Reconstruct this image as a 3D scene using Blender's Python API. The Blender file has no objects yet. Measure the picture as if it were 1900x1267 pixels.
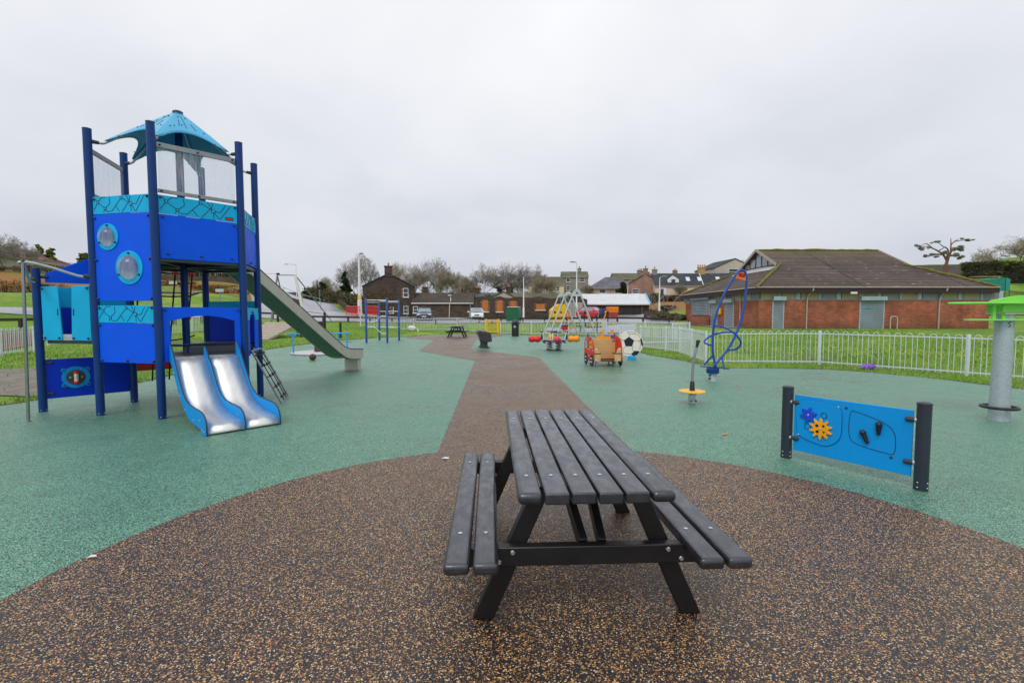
import bpy, bmesh, math, random
import numpy as np
from mathutils import Matrix, Vector, Euler
R = math.radians
random.seed(7)
SC = bpy.context.scene
COL = SC.collection

# ------------------------------------------------------------------ camera
EYE, FPX, PITCH = 1.62, 897.0, R(3.3)          # eye height, focal length in px of the 1900 px wide photo, tilt down
cam_d = bpy.data.cameras.new("camera"); cam = bpy.data.objects.new("camera", cam_d); COL.objects.link(cam)
cam.location = (0, 0, EYE); cam.rotation_euler = (math.pi/2 - PITCH, 0, 0)
cam_d.sensor_width = 36; cam_d.lens = FPX/1900*36; cam_d.clip_end = 3000; cam_d.clip_start = .05
SC.camera = cam
def at(px, py, Y):                               # surveyed point: seen at (px, py) in the photo, Y metres in front
    x = (px-950)/FPX; y = -(py-633.5)/FPX
    d = (x, math.cos(PITCH)+y*math.sin(PITCH), -math.sin(PITCH)+y*math.cos(PITCH))
    t = Y/d[1]
    return Vector((d[0]*t, Y, EYE+d[2]*t))

# ------------------------------------------------------------------ tagging
def tag(o, label=None, cat=None, group=None, kind=None):
    if label: o['label'] = label
    if cat: o['category'] = cat
    if group: o['group'] = group
    if kind: o['kind'] = kind
    return o
def thing(name, label, cat, loc=(0,0,0), rz=0, group=None):
    o = bpy.data.objects.new(name, None); COL.objects.link(o)
    o.location = loc; o.rotation_euler = (0,0,rz); o.empty_display_size = .2
    return tag(o, label, cat, group)
def kids(o): return [c for c in o.children]
def dup(root, loc, rz, label, group=None):
    def cp(o, parent):
        c = o.copy(); COL.objects.link(c); c.parent = parent
        for ch in kids(o): cp(ch, c)
        return c
    c = cp(root, None); c.location = loc; c.rotation_euler = (0,0,rz); c['label'] = label
    if group: c['group'] = group
    return c

# ------------------------------------------------------------------ mesh builder
SPLIT={'bolt','rope_joint','tube_end','yellow_dot','cut_out','roof_groove','slide_rim','wheel_bolt','ground_bolt','node_centre','pattern_node','shape_groove','foot_rest_pad'}
class MB:
    def __init__(s, M=None): s.v=[]; s.f=[]; s.pc=[]; s.M = M or Matrix.Identity(4)
    def add(s, vs, fs):
        n=len(s.v); s.pc.append((n,len(s.f))); s.v += [tuple(s.M @ Vector(p)) for p in vs]; s.f += [tuple(i+n for i in f) for f in fs]; return s
    def box(s, c, size, rot=(0,0,0)):
        m = Matrix.Translation(c) @ Euler(rot).to_matrix().to_4x4()
        x,y,z=[k/2 for k in size]
        vs=[m@Vector(p) for p in ((-x,-y,-z),(x,-y,-z),(x,y,-z),(-x,y,-z),(-x,-y,z),(x,-y,z),(x,y,z),(-x,y,z))]
        return s.add(vs, [(0,3,2,1),(4,5,6,7),(0,1,5,4),(1,2,6,5),(2,3,7,6),(3,0,4,7)])
    def bar(s, p0, p1, w, h, up=(0,0,1)):
        p0=Vector(p0);p1=Vector(p1);d=(p1-p0).normalized();u=Vector(up)
        if abs(d.dot(u))>.99: u=Vector((0,1,0))
        a=d.cross(u).normalized();b=a.cross(d).normalized()
        vs=[]
        for p in (p0,p1):
            for i,j in ((-1,-1),(1,-1),(1,1),(-1,1)): vs.append(p+a*(i*w/2)+b*(j*h/2))
        return s.add(vs, [(3,2,1,0),(4,5,6,7),(0,1,5,4),(1,2,6,5),(2,3,7,6),(3,0,4,7)])
    def tube(s, pts, r, n=10, closed=False, caps=True):
        pts=[Vector(p) for p in pts]; N=len(pts)
        rr = r if isinstance(r,(list,tuple)) else [r]*N
        vs=[]; fs=[]; a=None
        for i,p in enumerate(pts):
            if closed: d=(pts[(i+1)%N]-pts[i-1]).normalized()
            elif i==0: d=(pts[1]-p).normalized()
            elif i==N-1: d=(p-pts[i-1]).normalized()
            else: d=((pts[i+1]-p).normalized()+(p-pts[i-1]).normalized()).normalized()
            if a is None:
                u=Vector((0,0,1)) if abs(d.z)<.9 else Vector((1,0,0))
                a=d.cross(u).normalized()
            else:
                a=(a-d*a.dot(d)); a=a.normalized() if a.length>1e-6 else d.orthogonal().normalized()
            b=d.cross(a)
            for k in range(n):
                t=2*math.pi*k/n; vs.append(p+(a*math.cos(t)+b*math.sin(t))*rr[i])
        M2=N if closed else N-1
        for i in range(M2):
            for k in range(n):
                i2=(i+1)%N; fs.append((i*n+k, i*n+(k+1)%n, i2*n+(k+1)%n, i2*n+k))
        if caps and not closed:
            fs.append(tuple(range(n-1,-1,-1))); fs.append(tuple((N-1)*n+k for k in range(n)))
        return s.add(vs,fs)
    def cyl(s, p0, p1, r0, r1=None, n=20): return s.tube([p0,p1],[r0, r0 if r1 is None else r1],n)
    def lathe(s, prof, n=24, c=(0,0,0)):
        vs=[];fs=[];m=len(prof)
        for r,z in prof:
            for k in range(n):
                t=2*math.pi*k/n; vs.append((c[0]+r*math.cos(t),c[1]+r*math.sin(t),c[2]+z))
        for i in range(m-1):
            for k in range(n): fs.append((i*n+k,i*n+(k+1)%n,(i+1)*n+(k+1)%n,(i+1)*n+k))
        fs.append(tuple(range(n-1,-1,-1))); fs.append(tuple((m-1)*n+k for k in range(n)))
        return s.add(vs,fs)
    def sphere(s, c, r, n=14, sq=(1,1,1)):
        vs=[];fs=[];h=n//2
        for i in range(1,h):
            ph=math.pi*i/h
            for k in range(n):
                t=2*math.pi*k/n
                vs.append((c[0]+r*sq[0]*math.sin(ph)*math.cos(t),c[1]+r*sq[1]*math.sin(ph)*math.sin(t),c[2]+r*sq[2]*math.cos(ph)))
        top=len(vs);vs.append((c[0],c[1],c[2]+r*sq[2]));vs.append((c[0],c[1],c[2]-r*sq[2]))
        for i in range(h-2):
            for k in range(n): fs.append((i*n+k,(i+1)*n+k,(i+1)*n+(k+1)%n,i*n+(k+1)%n))
        for k in range(n):
            fs.append((top,k,(k+1)%n)); fs.append((top+1,(h-2)*n+(k+1)%n,(h-2)*n+k))
        return s.add(vs,fs)
    def plate(s, poly, y0, y1):                       # outline in x,z ; thickness along y
        n=len(poly)
        ar=sum(poly[i][0]*poly[(i+1)%n][1]-poly[(i+1)%n][0]*poly[i][1] for i in range(n))
        if ar<0: poly=poly[::-1]
        if y0>y1: y0,y1=y1,y0
        vs=[(x,y0,z) for x,z in poly]+[(x,y1,z) for x,z in poly]
        fs=[tuple(range(n)),tuple(range(2*n-1,n-1,-1))]+[(i,n+i,n+(i+1)%n,(i+1)%n)for i in range(n)]
        return s.add(vs,fs)
    def slab(s, poly, z0, z1):                        # outline in x,y ; thickness along z
        n=len(poly)
        ar=sum(poly[i][0]*poly[(i+1)%n][1]-poly[(i+1)%n][0]*poly[i][1] for i in range(n))
        if ar<0: poly=poly[::-1]
        vs=[(x,y,z0) for x,y in poly]+[(x,y,z1) for x,y in poly]
        fs=[tuple(range(n-1,-1,-1)),tuple(range(n,2*n))]+[(i,(i+1)%n,n+(i+1)%n,n+i)for i in range(n)]
        return s.add(vs,fs)
    def build(s, name, mat, parent=None, bevel=0, smooth=35, loc=None, label=None, seg=2, uv=True, rz=0):
        if name in SPLIT and len(s.pc)>1:                # each little piece becomes an object of its own
            ends=s.pc[1:]+[(len(s.v),len(s.f))]; out=None
            for (v0,f0),(v1,f1) in zip(s.pc,ends):
                q=MB(); q.v=s.v[v0:v1]; q.f=[tuple(i-v0 for i in f) for f in s.f[f0:f1]]; q.pc=[(0,0)]
                out=q.build(name,mat,parent,bevel,smooth,loc,label,seg,uv,rz)
            return out
        me=bpy.data.meshes.new(name); me.from_pydata(s.v,[],s.f); me.update()
        if uv: boxuv(me)
        o=bpy.data.objects.new(name,me); COL.objects.link(o)
        if mat: me.materials.append(mat)
        if smooth:
            me.shade_smooth(); me.set_sharp_from_angle(angle=R(smooth))
        if bevel:
            b=o.modifiers.new('bevel','BEVEL'); b.width=bevel; b.segments=seg; b.limit_method='ANGLE'; b.angle_limit=R(40)
        if parent: o.parent=parent
        if loc is not None: o.location=loc
        if rz: o.rotation_euler=(0,0,rz)
        if label: o['label']=label
        return o
def boxuv(me):                                          # metres along the face: u level, v up the slope
    nl=len(me.loops)
    if not nl: return
    uv=me.uv_layers.new(name='uv'); data=np.empty(nl*2,dtype=np.float32)
    co=np.empty(len(me.vertices)*3,dtype=np.float32); me.vertices.foreach_get('co',co); co=co.reshape(-1,3)
    li=np.empty(nl,dtype=np.int32); me.loops.foreach_get('vertex_index',li)
    npoly=len(me.polygons); nn=np.empty(npoly*3,dtype=np.float32); me.polygons.foreach_get('normal',nn); nn=nn.reshape(-1,3)
    tot=np.empty(npoly,dtype=np.int32); me.polygons.foreach_get('loop_total',tot)
    n=np.repeat(nn,tot,axis=0)
    t=np.stack([-n[:,1],n[:,0],np.zeros(nl)],1); L=np.linalg.norm(t,axis=1)
    t[L<.05]=(1,0,0); L[L<.05]=1; t/=L[:,None]
    b=np.cross(n,t); p=co[li]
    data=np.stack([(p*t).sum(1),(p*b).sum(1)],1).astype(np.float32).ravel()
    uv.data.foreach_set('uv',data)
def arc(c, r, a0, a1, n): return [(c[0]+r*math.cos(R(a0+(a1-a0)*i/n)), c[1]+r*math.sin(R(a0+(a1-a0)*i/n))) for i in range(n+1)]
def rrect(x0,z0,x1,z1,r,n=5):
    return arc((x1-r,z0+r),r,-90,0,n)+arc((x1-r,z1-r),r,0,90,n)+arc((x0+r,z1-r),r,90,180,n)+arc((x0+r,z0+r),r,180,270,n)
def smooth_path(P, k=6, closed=False):                   # Catmull-Rom
    P=[Vector(p) for p in P]; n=len(P); out=[]
    for i in range(n if closed else n-1):
        a=P[i-1] if (i>0 or closed) else P[0]*2-P[1]; b=P[i]; c=P[(i+1)%n]
        d=P[(i+2)%n] if (i+2<n or closed) else P[-1]*2-P[-2]
        for j in range(k):
            t=j/k
            out.append(.5*((2*b)+(c-a)*t+(2*a-5*b+4*c-d)*t*t+(3*b-a-3*c+d)*t**3))
    if not closed: out.append(P[-1])
    return out
def edge_frame(p, q, inside=(0,0)):                      # matrix: x along p->q, -y outward, origin mid
    p=Vector((p[0],p[1],0));q=Vector((q[0],q[1],0));m=(p+q)/2;x=(q-p).normalized();y=Vector((0,0,1)).cross(x)
    if y.dot(Vector((inside[0],inside[1],0))-m)<0: x=-x; y=-y
    M=Matrix.Identity(4)
    for i in range(3): M[i][0]=x[i];M[i][1]=y[i];M[i][3]=m[i]
    return M,(q-p).length

# ------------------------------------------------------------------ materials
def lin(c):
    if isinstance(c,str):
        c=c.lstrip('#'); c=[int(c[i:i+2],16)/255 for i in (0,2,4)]
        return tuple(x/12.92 if x<=.04045 else ((x+.055)/1.055)**2.4 for x in c)
    return tuple(c)
class NT:
    def __init__(s,name):
        s.m=bpy.data.materials.new(name); s.m.use_nodes=True; s.t=s.m.node_tree; s.n=s.t.nodes
        s.b=s.n['Principled BSDF']; s.out=s.n['Material Output']
    def new(s,ty,**k):
        x=s.n.new(ty)
        for a,v in k.items():
            if a.startswith('_'): x.inputs[a[1:].replace('_',' ')].default_value=v
            else: setattr(x,a,v)
        return x
    def l(s,a,b): s.t.links.new(a,b)
    def coord(s,kind='Object'): return s.new('ShaderNodeTexCoord').outputs[kind]
    def noise(s,scale,vec,detail=3,rough=.55):
        x=s.new('ShaderNodeTexNoise',_Scale=scale,_Detail=detail,_Roughness=rough); s.l(vec,x.inputs['Vector']); return x
    def ramp(s,fac,stops,interp='LINEAR'):
        x=s.new('ShaderNodeValToRGB'); e=x.color_ramp; e.interpolation=interp
        while len(e.elements)<len(stops): e.elements.new(.5)
        for el,(p,c) in zip(e.elements,stops): el.position=p; el.color=(*lin(c),1) if not isinstance(c,(int,float)) else (c,c,c,1)
        s.l(fac,x.inputs[0]); return x.outputs[0]
    def mix(s,f,a,b,mode='MIX'):
        x=s.new('ShaderNodeMix',data_type='RGBA',blend_type=mode)
        for v,i in ((f,0),(a,6),(b,7)):
            if isinstance(v,bpy.types.NodeSocket): s.l(v,x.inputs[i])
            elif i==0: x.inputs[0].default_value=v
            else: x.inputs[i].default_value=(*lin(v),1)
        return x.outputs[2]
    def math(s,op,a,b=0):
        x=s.new('ShaderNodeMath',operation=op)
        for v,i in ((a,0),(b,1)):
            if isinstance(v,bpy.types.NodeSocket): s.l(v,x.inputs[i])
            else: x.inputs[i].default_value=v
        return x.outputs[0]
    def bump(s,h,strength=.3,dist=.01):
        x=s.new('ShaderNodeBump',_Strength=strength,_Distance=dist); s.l(h,x.inputs['Height']); s.l(x.outputs[0],s.b.inputs['Normal'])
    def scalev(s,vec,sc):
        x=s.new('ShaderNodeMapping'); x.inputs['Scale'].default_value=sc; s.l(vec,x.inputs[0]); return x.outputs[0]
    def objrand(s): return s.new('ShaderNodeObjectInfo').outputs['Random']
def mat(name,col,rough=.5,metal=0,var=.12,vs=6,bump=.08,bs=60,dist=.004,coat=0,spec=.5,stretch=None,dirt=0,dirtcol='#4a4438'):
    t=NT(name); c=lin(col); v=t.coord()
    vv=t.scalev(v,stretch) if stretch else v
    n=t.noise(vs,vv,4)
    lo=tuple(x*(1-var) for x in c); hi=tuple(min(1,x*(1+var)) for x in c)
    r=t.ramp(n.outputs[0],[(.3,lo),(.7,hi)])
    if dirt:
        d=t.noise(vs*.7+1.3,t.scalev(v,(1,1,.35)),5,.65)
        f=t.ramp(d.outputs[0],[(.45,0.),(.75,float(dirt))])
        r=t.mix(f,r,dirtcol)
    t.l(r,t.b.inputs['Base Color'])
    t.l(t.ramp(t.noise(vs*2.7,vv,3).outputs[0],[(.3,max(.02,rough*.82)),(.7,min(1.,rough*1.15))]),t.b.inputs['Roughness'])
    t.b.inputs['Metallic'].default_value=metal; t.b.inputs['Specular IOR Level'].default_value=spec
    if coat: t.b.inputs['Coat Weight'].default_value=coat; t.b.inputs['Coat Roughness'].default_value=.12
    if bump: t.bump(t.noise(bs,vv,3).outputs[0],bump,dist)
    return t.m
def brickmat(name,c1,c2,mortar,bw,bh,ms,rough=.85,vs=.6,bump=.5,dist=.01,offset=.5,patch=None,moss=None,mossamt=.5):
    t=NT(name); uv=t.coord('UV')
    b=t.new('ShaderNodeTexBrick',offset=offset,_Scale=1.,_Mortar_Size=ms,_Brick_Width=bw,_Row_Height=bh,_Bias=0.)
    b.inputs['Color1'].default_value=(*lin(c1),1);b.inputs['Color2'].default_value=(*lin(c2),1);b.inputs['Mortar'].default_value=(*lin(mortar),1)
    t.l(uv,b.inputs['Vector'])
    n=t.noise(vs,uv,5,.6); col=t.mix(t.ramp(n.outputs[0],[(.35,0.),(.65,.55)]),b.outputs[0],(1,1,1),'MIX')
    dk=t.ramp(n.outputs[0],[(.3,.55),(.7,1.25)]); col=t.mix(1.,b.outputs[0],dk,'MULTIPLY')
    if patch:
        p=t.noise(vs*2.1+.3,t.scalev(uv,(1,2,1)),5,.65); col=t.mix(t.ramp(p.outputs[0],[(.55,0.),(.72,.7)]),col,patch)
    if moss:
        p=t.noise(vs*3.7+.7,uv,5,.7); col=t.mix(t.ramp(p.outputs[0],[(.5-.2*mossamt,0.),(.85-.2*mossamt,.8)]),col,moss)
    t.l(col,t.b.inputs['Base Color']); t.b.inputs['Roughness'].default_value=rough
    if bump: t.bump(t.mix(.3,b.outputs['Fac'],n.outputs[0]),-bump,dist)
    return t.m
def glassmat(name,streak=.25,col=(.85,.88,.92)):
    t=NT(name); v=t.coord()
    n=t.noise(1,t.scalev(v,(60,60,2.2)),4,.7)
    f=t.ramp(n.outputs[0],[(.42,.06),(.8,streak)])
    tr=t.new('ShaderNodeBsdfTransparent'); tr.inputs[0].default_value=(.9,.92,.95,1)
    df=t.new('ShaderNodeBsdfPrincipled'); df.inputs['Base Color'].default_value=(*col,1); df.inputs['Roughness'].default_value=.25
    m=t.new('ShaderNodeMixShader'); t.l(f,m.inputs[0]); t.l(tr.outputs[0],m.inputs[1]); t.l(df.outputs[0],m.inputs[2])
    t.l(m.outputs[0],t.out.inputs[0]); return t.m

def rubbermat(name, stops, scale, rough, bump=.6, dist=.004, macro=.18, fine=2.3):
    t=NT(name); v=t.coord()
    w=t.noise(scale*.35,v,2); vv=t.mix(.0012*0+.02,v,w.outputs['Color'],'ADD')
    vo=t.new('ShaderNodeTexVoronoi',_Scale=scale,_Randomness=1.); t.l(v,vo.inputs['Vector'])
    sep=t.new('ShaderNodeSeparateColor'); t.l(vo.outputs['Color'],sep.inputs[0])
    c=t.ramp(sep.outputs[0],stops,'CONSTANT')
    dk=t.ramp(vo.outputs['Distance'],[(.25,1.),(.75,.45)]); c=t.mix(1.,c,dk,'MULTIPLY')
    n=t.noise(.55,v,5,.6); n2=t.noise(3.,v,4,.6)
    mm=t.ramp(t.mix(.4,n.outputs[0],n2.outputs[0]),[(.3,1-macro),(.7,1+macro)]); c=t.mix(1.,c,mm,'MULTIPLY')
    st=t.noise(1.6,t.scalev(v,(1,1,1)),6,.75); c=t.mix(t.ramp(st.outputs[0],[(.6,0.),(.82,.28)]),c,'#4a4743')
    t.l(c,t.b.inputs['Base Color'])
    t.l(t.ramp(n.outputs[0],[(.35,rough-.14),(.65,rough+.14)]),t.b.inputs['Roughness'])
    t.b.inputs['Specular IOR Level'].default_value=.6
    t.bump(t.math('SUBTRACT',sep.outputs[1],vo.outputs['Distance']),bump,dist)
    return t.m

BROWN=rubbermat('brown_rubber_granules',[(0,'#13141b'),(.32,'#252730'),(.56,'#3e3a40'),(.66,'#6e4e36'),(.75,'#a8743f'),(.85,'#d69f58'),(.935,'#f0ca93'),(.985,'#ece4d6')],158,.36,bump=.55,macro=.18)
GREEN=rubbermat('green_rubber_granules',[(0,'#15332b'),(.17,'#386c59'),(.36,'#58967b'),(.55,'#6fae90'),(.75,'#85c0a3'),(.93,'#aad6c0')],160,.38,bump=.5,macro=.16)
t=NT('black_recycled_plastic'); v=t.coord(); rnd=t.objrand()
off=t.new('ShaderNodeVectorMath',operation='ADD'); cmb=t.new('ShaderNodeCombineXYZ'); t.l(t.math('MULTIPLY',rnd,37.),cmb.inputs[0]); t.l(t.math('MULTIPLY',rnd,11.),cmb.inputs[1]); t.l(v,off.inputs[0]); t.l(cmb.outputs[0],off.inputs[1]); v=off.outputs[0]
n1=t.noise(4.,t.scalev(v,(2.5,.8,2.5)),6,.65); n2=t.noise(13.,t.scalev(v,(1.6,.7,1.6)),4,.6); n3=t.noise(46.,t.scalev(v,(3,.35,3)),3,.6)
c=t.ramp(n1.outputs[0],[(.3,'#1d1e22'),(.52,'#24252a'),(.72,'#2e2f35')])
c=t.mix(t.ramp(n2.outputs[0],[(.6,0.),(.74,.3)]),c,'#45444a'); c=t.mix(t.ramp(n3.outputs[0],[(.66,0.),(.74,.35)]),c,'#5c5b60')
c=t.mix(1.,c,t.ramp(rnd,[(0.,.8),(1.,1.25)]),'MULTIPLY')
t.l(c,t.b.inputs['Base Color']); t.l(t.ramp(n2.outputs[0],[(.35,.2),(.62,.5)]),t.b.inputs['Roughness']); t.b.inputs['Specular IOR Level'].default_value=.7
t.b.inputs['Coat Weight'].default_value=.45; t.b.inputs['Coat Roughness'].default_value=.2; t.b.inputs['Coat Tint'].default_value=(.85,.9,1,1)
t.bump(t.mix(.55,n2.outputs[0],n3.outputs[0]),.5,.006); BLACKP=t.m
BLACKL=mat('shaded_black_plastic','#131316',.42,var=.3,vs=6,bump=.2,bs=30)  # plank plastic darkened, shade under the table put into its colour
BOLT=mat('galvanised_bolt','#c9ccd0',.3,.9,bump=0)
GALV=mat('galvanised_steel','#c0c8cb',.42,.55,var=.14,vs=14,bump=.05,dirt=.25,dirtcol='#8a8f90')
GALVD=mat('dull_grey_metal','#8d9398',.45,.5,var=.12,vs=9)
STEEL=mat('brushed_stainless','#e6e6e4',.47,.88,var=.05,vs=3,bump=.03,bs=60,stretch=(1,6,1))
STEELR=mat('stainless_sheet','#a3a39c',.3,.9,var=.08,vs=4,bump=.05,bs=40)
NAVY=mat('navy_painted_steel','#0f3a78',.42,.0,spec=.25,var=.1,vs=4,bump=.03,dirt=.12,dirtcol='#33466a')
CAP=mat('dark_plastic_cap','#32363d',.45,bump=0)
ROYAL=mat('royal_blue_board','#0058ec',.5,spec=.18,var=.05,vs=3,bump=.05,bs=150,dirt=.06,dirtcol='#0f56c4')
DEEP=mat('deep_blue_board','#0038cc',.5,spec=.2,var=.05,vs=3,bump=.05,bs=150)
TEAL=mat('turquoise_board','#00aee2',.48,spec=.25,var=.05,vs=3,bump=.05,bs=150,dirt=.06,dirtcol='#2487a8')
SKYB=mat('sky_blue_board','#0694e2',.48,spec=.25,var=.05,vs=3,bump=.05,bs=150,dirt=.08,dirtcol='#2580b0')
ROOFB=mat('light_blue_board','#2c9fcc',.34,var=.06,vs=3,bump=.04,bs=100,dirt=.12,dirtcol='#6fb4cc')
INK=mat('dark_groove','#0d1c2c',.6,bump=0)
POLY=glassmat('wet_polycarbonate',.38,(.95,.96,.98))
SLSIDE=mat('slide_side_metal','#c0bdb2',.45,.3,var=.06,vs=6,bump=.03,dirt=.2,dirtcol='#918d84')
SLUND=mat('slide_underside','#4f6a55',.4,.4,var=.08,vs=4,bump=.04)  # green tint paints the ground's reflection onto the stainless steel
RED=mat('red_paint','#d42420',.4,var=.06,vs=5,bump=.02)
REDD=mat('dark_red_board','#a81c1c',.45,var=.06)
YELL=mat('yellow_paint','#f2bd0c',.4,var=.06,vs=5,bump=.02)
ORNG=mat('orange_paint','#f0941c',.4,var=.06,vs=5,bump=.02)
LIME=mat('lime_green_paint','#82e050',.3,var=.05,vs=5,bump=.02)
WHITE=mat('white_paint','#d9d9d6',.5,var=.05,vs=5,bump=.02)
ROPE=mat('black_rope','#17181b',.8,bump=.3,bs=200)
BLKM=mat('black_metal','#1d1f23',.45,bump=.03)
POSTD=mat('charcoal_post','#2c3540',.4,.1,var=.12,vs=6,bump=.06,bs=120)
BLUEP=mat('bright_blue_paint','#174a9e',.38,.05,var=.08,vs=5,bump=.02)
CYANP=mat('cyan_paint','#1e9be0',.4,var=.06,bump=.02)
TAN=mat('tan_plywood','#cda970',.55,var=.1,vs=3,bump=.08,bs=80,stretch=(1,1,6))
BRNW=mat('brown_stained_wood','#5a3524',.55,var=.2,vs=5)
CREAM=mat('cream_board','#e6e1d6',.5,var=.05,vs=4,dirt=.15,dirtcol='#b9b2a2')
WOODG=mat('weathered_grey_wood','#a2968a',.8,var=.22,vs=4,bump=.3,bs=30,stretch=(1,6,6))
RAILW=mat('dark_rail_timber','#372d28',.8,var=.25,vs=4,bump=.3,bs=30)
# ------------------------------------------------------------------ world and light
w=bpy.data.worlds.new("World"); SC.world=w; w.use_nodes=True; wt=w.node_tree; wn=wt.nodes
bg=wn['Background']; SUN_EL,SUN_AZ=R(52),R(205)
sky=wn.new('ShaderNodeTexSky'); sky.sky_type='NISHITA'; sky.sun_disc=False; sky.sun_elevation=SUN_EL; sky.sun_rotation=SUN_AZ
sky.air_density=1.0; sky.dust_density=4
tc=wn.new('ShaderNodeTexCoord'); sep=wn.new('ShaderNodeSeparateXYZ'); wt.links.new(tc.outputs['Generated'],sep.inputs[0])
# cloud deck: project the view direction onto a flat layer overhead so the clouds flatten towards the horizon
def wm(op,a,b=0,c=None):
    x=wn.new('ShaderNodeMath'); x.operation=op
    for v,i in ((a,0),(b,1)):
        if isinstance(v,bpy.types.NodeSocket): wt.links.new(v,x.inputs[i])
        else: x.inputs[i].default_value=v
    return x.outputs[0]
zz=wm('ADD',wm('MAXIMUM',sep.outputs[2],0.0),.32)
cb=wn.new('ShaderNodeCombineXYZ')
wt.links.new(wm('DIVIDE',sep.outputs[0],zz),cb.inputs[0]); wt.links.new(wm('DIVIDE',sep.outputs[1],zz),cb.inputs[1])
nz=wn.new('ShaderNodeTexNoise'); nz.inputs['Scale'].default_value=1.25; nz.inputs['Detail'].default_value=5; nz.inputs['Roughness'].default_value=.48; nz.inputs['Distortion'].default_value=.25
wt.links.new(cb.outputs[0],nz.inputs['Vector'])
def ramp(fac,stops):
    x=wn.new('ShaderNodeValToRGB')
    while len(x.color_ramp.elements)<len(stops): x.color_ramp.elements.new(.5)
    for el,(p,c) in zip(x.color_ramp.elements,stops): el.position=p; el.color=(*lin(c),1)
    wt.links.new(fac,x.inputs[0]); return x.outputs[0]
grad=ramp(sep.outputs[2],[(0.0,'#cdd1da'),(.10,'#d4d7df'),(.25,'#e2e5ea'),(.42,'#f1f2f5'),(.8,'#fbfbfc')])
cl=ramp(nz.outputs[0],[(.3,'#e9ebf0'),(.48,'#f6f7f9'),(.64,'#ffffff')])
mx=wn.new('ShaderNodeMix'); mx.data_type='RGBA'; mx.blend_type='MULTIPLY'; mx.inputs[0].default_value=1
wt.links.new(grad,mx.inputs[6]); wt.links.new(cl,mx.inputs[7])
sc=wn.new('ShaderNodeMix'); sc.data_type='RGBA'; sc.blend_type='MIX'; sc.inputs[0].default_value=.97
skm=wn.new('ShaderNodeMix'); skm.data_type='RGBA'; skm.blend_type='MULTIPLY'; skm.inputs[0].default_value=1; skm.inputs[7].default_value=(.08,.08,.08,1)
wt.links.new(sky.outputs[0],skm.inputs[6]); wt.links.new(skm.outputs[2],sc.inputs[6]); wt.links.new(mx.outputs[2],sc.inputs[7])
wt.links.new(sc.outputs[2],bg.inputs[0]); bg.inputs[1].default_value=1.10
sd=bpy.data.lights.new("sun",'SUN'); sd.energy=1.35; sd.angle=R(24); sd.color=(1,.97,.93)
so=bpy.data.objects.new("sun",sd); COL.objects.link(so)
sdir=Vector((math.sin(SUN_AZ)*math.cos(SUN_EL),math.cos(SUN_AZ)*math.cos(SUN_EL),math.sin(SUN_EL)))
so.rotation_euler=sdir.to_track_quat('Z','Y').to_euler()
SC.view_settings.view_transform='Standard'; SC.view_settings.look='None'; SC.view_settings.exposure=0; SC.view_settings.gamma=1

# ------------------------------------------------------------------ terrain
GREEN_EDGE=[(-10.6,-5),(-10.2,5),(-9.0,8.42),(-8.91,9.01),(-8.75,11.55),(-9.6,15.5),(-10.94,21.28),(-10.6,26.8),(-8.97,32.15),(-7.13,33.64),(-6.05,36.4),(-3.5,38.4),(-.42,38.2),(.81,36.2),(3.2,34.6),(5.6,33.4),(6.0,30),(5.85,25),(5.32,19.82),(5.83,16.82),(6.31,14.45),(7.6,14.25),(9.41,13.76),(10.48,12.14),(10.99,10.3),(12.6,7.5),(13.2,3),(13.2,-5)]
GREEN_EDGE=[(p.x,p.y) for p in smooth_path([(a,b,0) for a,b in GREEN_EDGE],4)]
def inpoly(x,y,poly):
    c=False;n=len(poly)
    for i in range(n):
        x1,y1=poly[i];x2,y2=poly[i-1]
        if (y1>y)!=(y2>y) and x<(x2-x1)*(y-y1)/(y2-y1)+x1: c=not c
    return c
def polydist(x,y,poly):
    d=1e9;n=len(poly)
    for i in range(n):
        ax,ay=poly[i-1];bx,by=poly[i];dx,dy=bx-ax,by-ay;L=dx*dx+dy*dy
        t=max(0,min(1,((x-ax)*dx+(y-ay)*dy)/L)) if L else 0
        d=min(d,math.hypot(x-ax-t*dx,y-ay-t*dy))
    return d
CP=[]
for px,py,Y in ((380,565,45),(380,545,55),(380,523,66),(380,505,80),(330,550,50),(430,590,42),(440,545,60),(500,600,38),(500,585,60),(490,572,95),(547,566,110),(660,582,75),(600,597,44),(700,599,44),(660,574,110),
  (20,620,24),(20,571,33),(20,545,42),(20,512,50),(20,500,60),(120,575,34),(120,540,45),(150,510,60),(240,560,44),(240,530,58),(10,490,90),(200,500,90),(400,500,110),
  (780,600,44),(786,597,51),(717,588,72),(800,590,68),(900,600,44),(950,600,44),(900,596,56),(950,590.5,66),(1050,600,44),(1050,590.5,67),(1130,599,44),(1130,591,62),(1190,585,70),(1200,600,42),
  (1260,604,42),(1270,592,52),(1262,578,62),(1230,560,82),(1260,548,90),(1200,566,82),(1140,560,84),(1080,560,86),(1260,546,110),(1150,546,110),(1060,545,110),(1200,535,140),
  (1350,606,44),(1450,610,34.5),(1600,610,34.5),(1700,610,34.5),(1840,610,34.5),(1875,600,42),(1875,560,58),(1870,545,70),(1890,515,86),(1750,510,75),(1600,540,60),(1500,545,60),(1890,480,120),
  (20,619,27),(60,613,28),(100,608,30),(500,571,150),(520,570,210),(470,571,130),(440,556,130),(380,530,120),(300,520,130),(150,512,120),(40,508,110),(610,573,150),(660,573,170),(60,511,72),(0,514,66),(950,560,120),(850,562,110),(750,560,110),(1400,520,120)):
    p=at(px,py,Y); CP.append((p.x,p.y,p.z))
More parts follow.
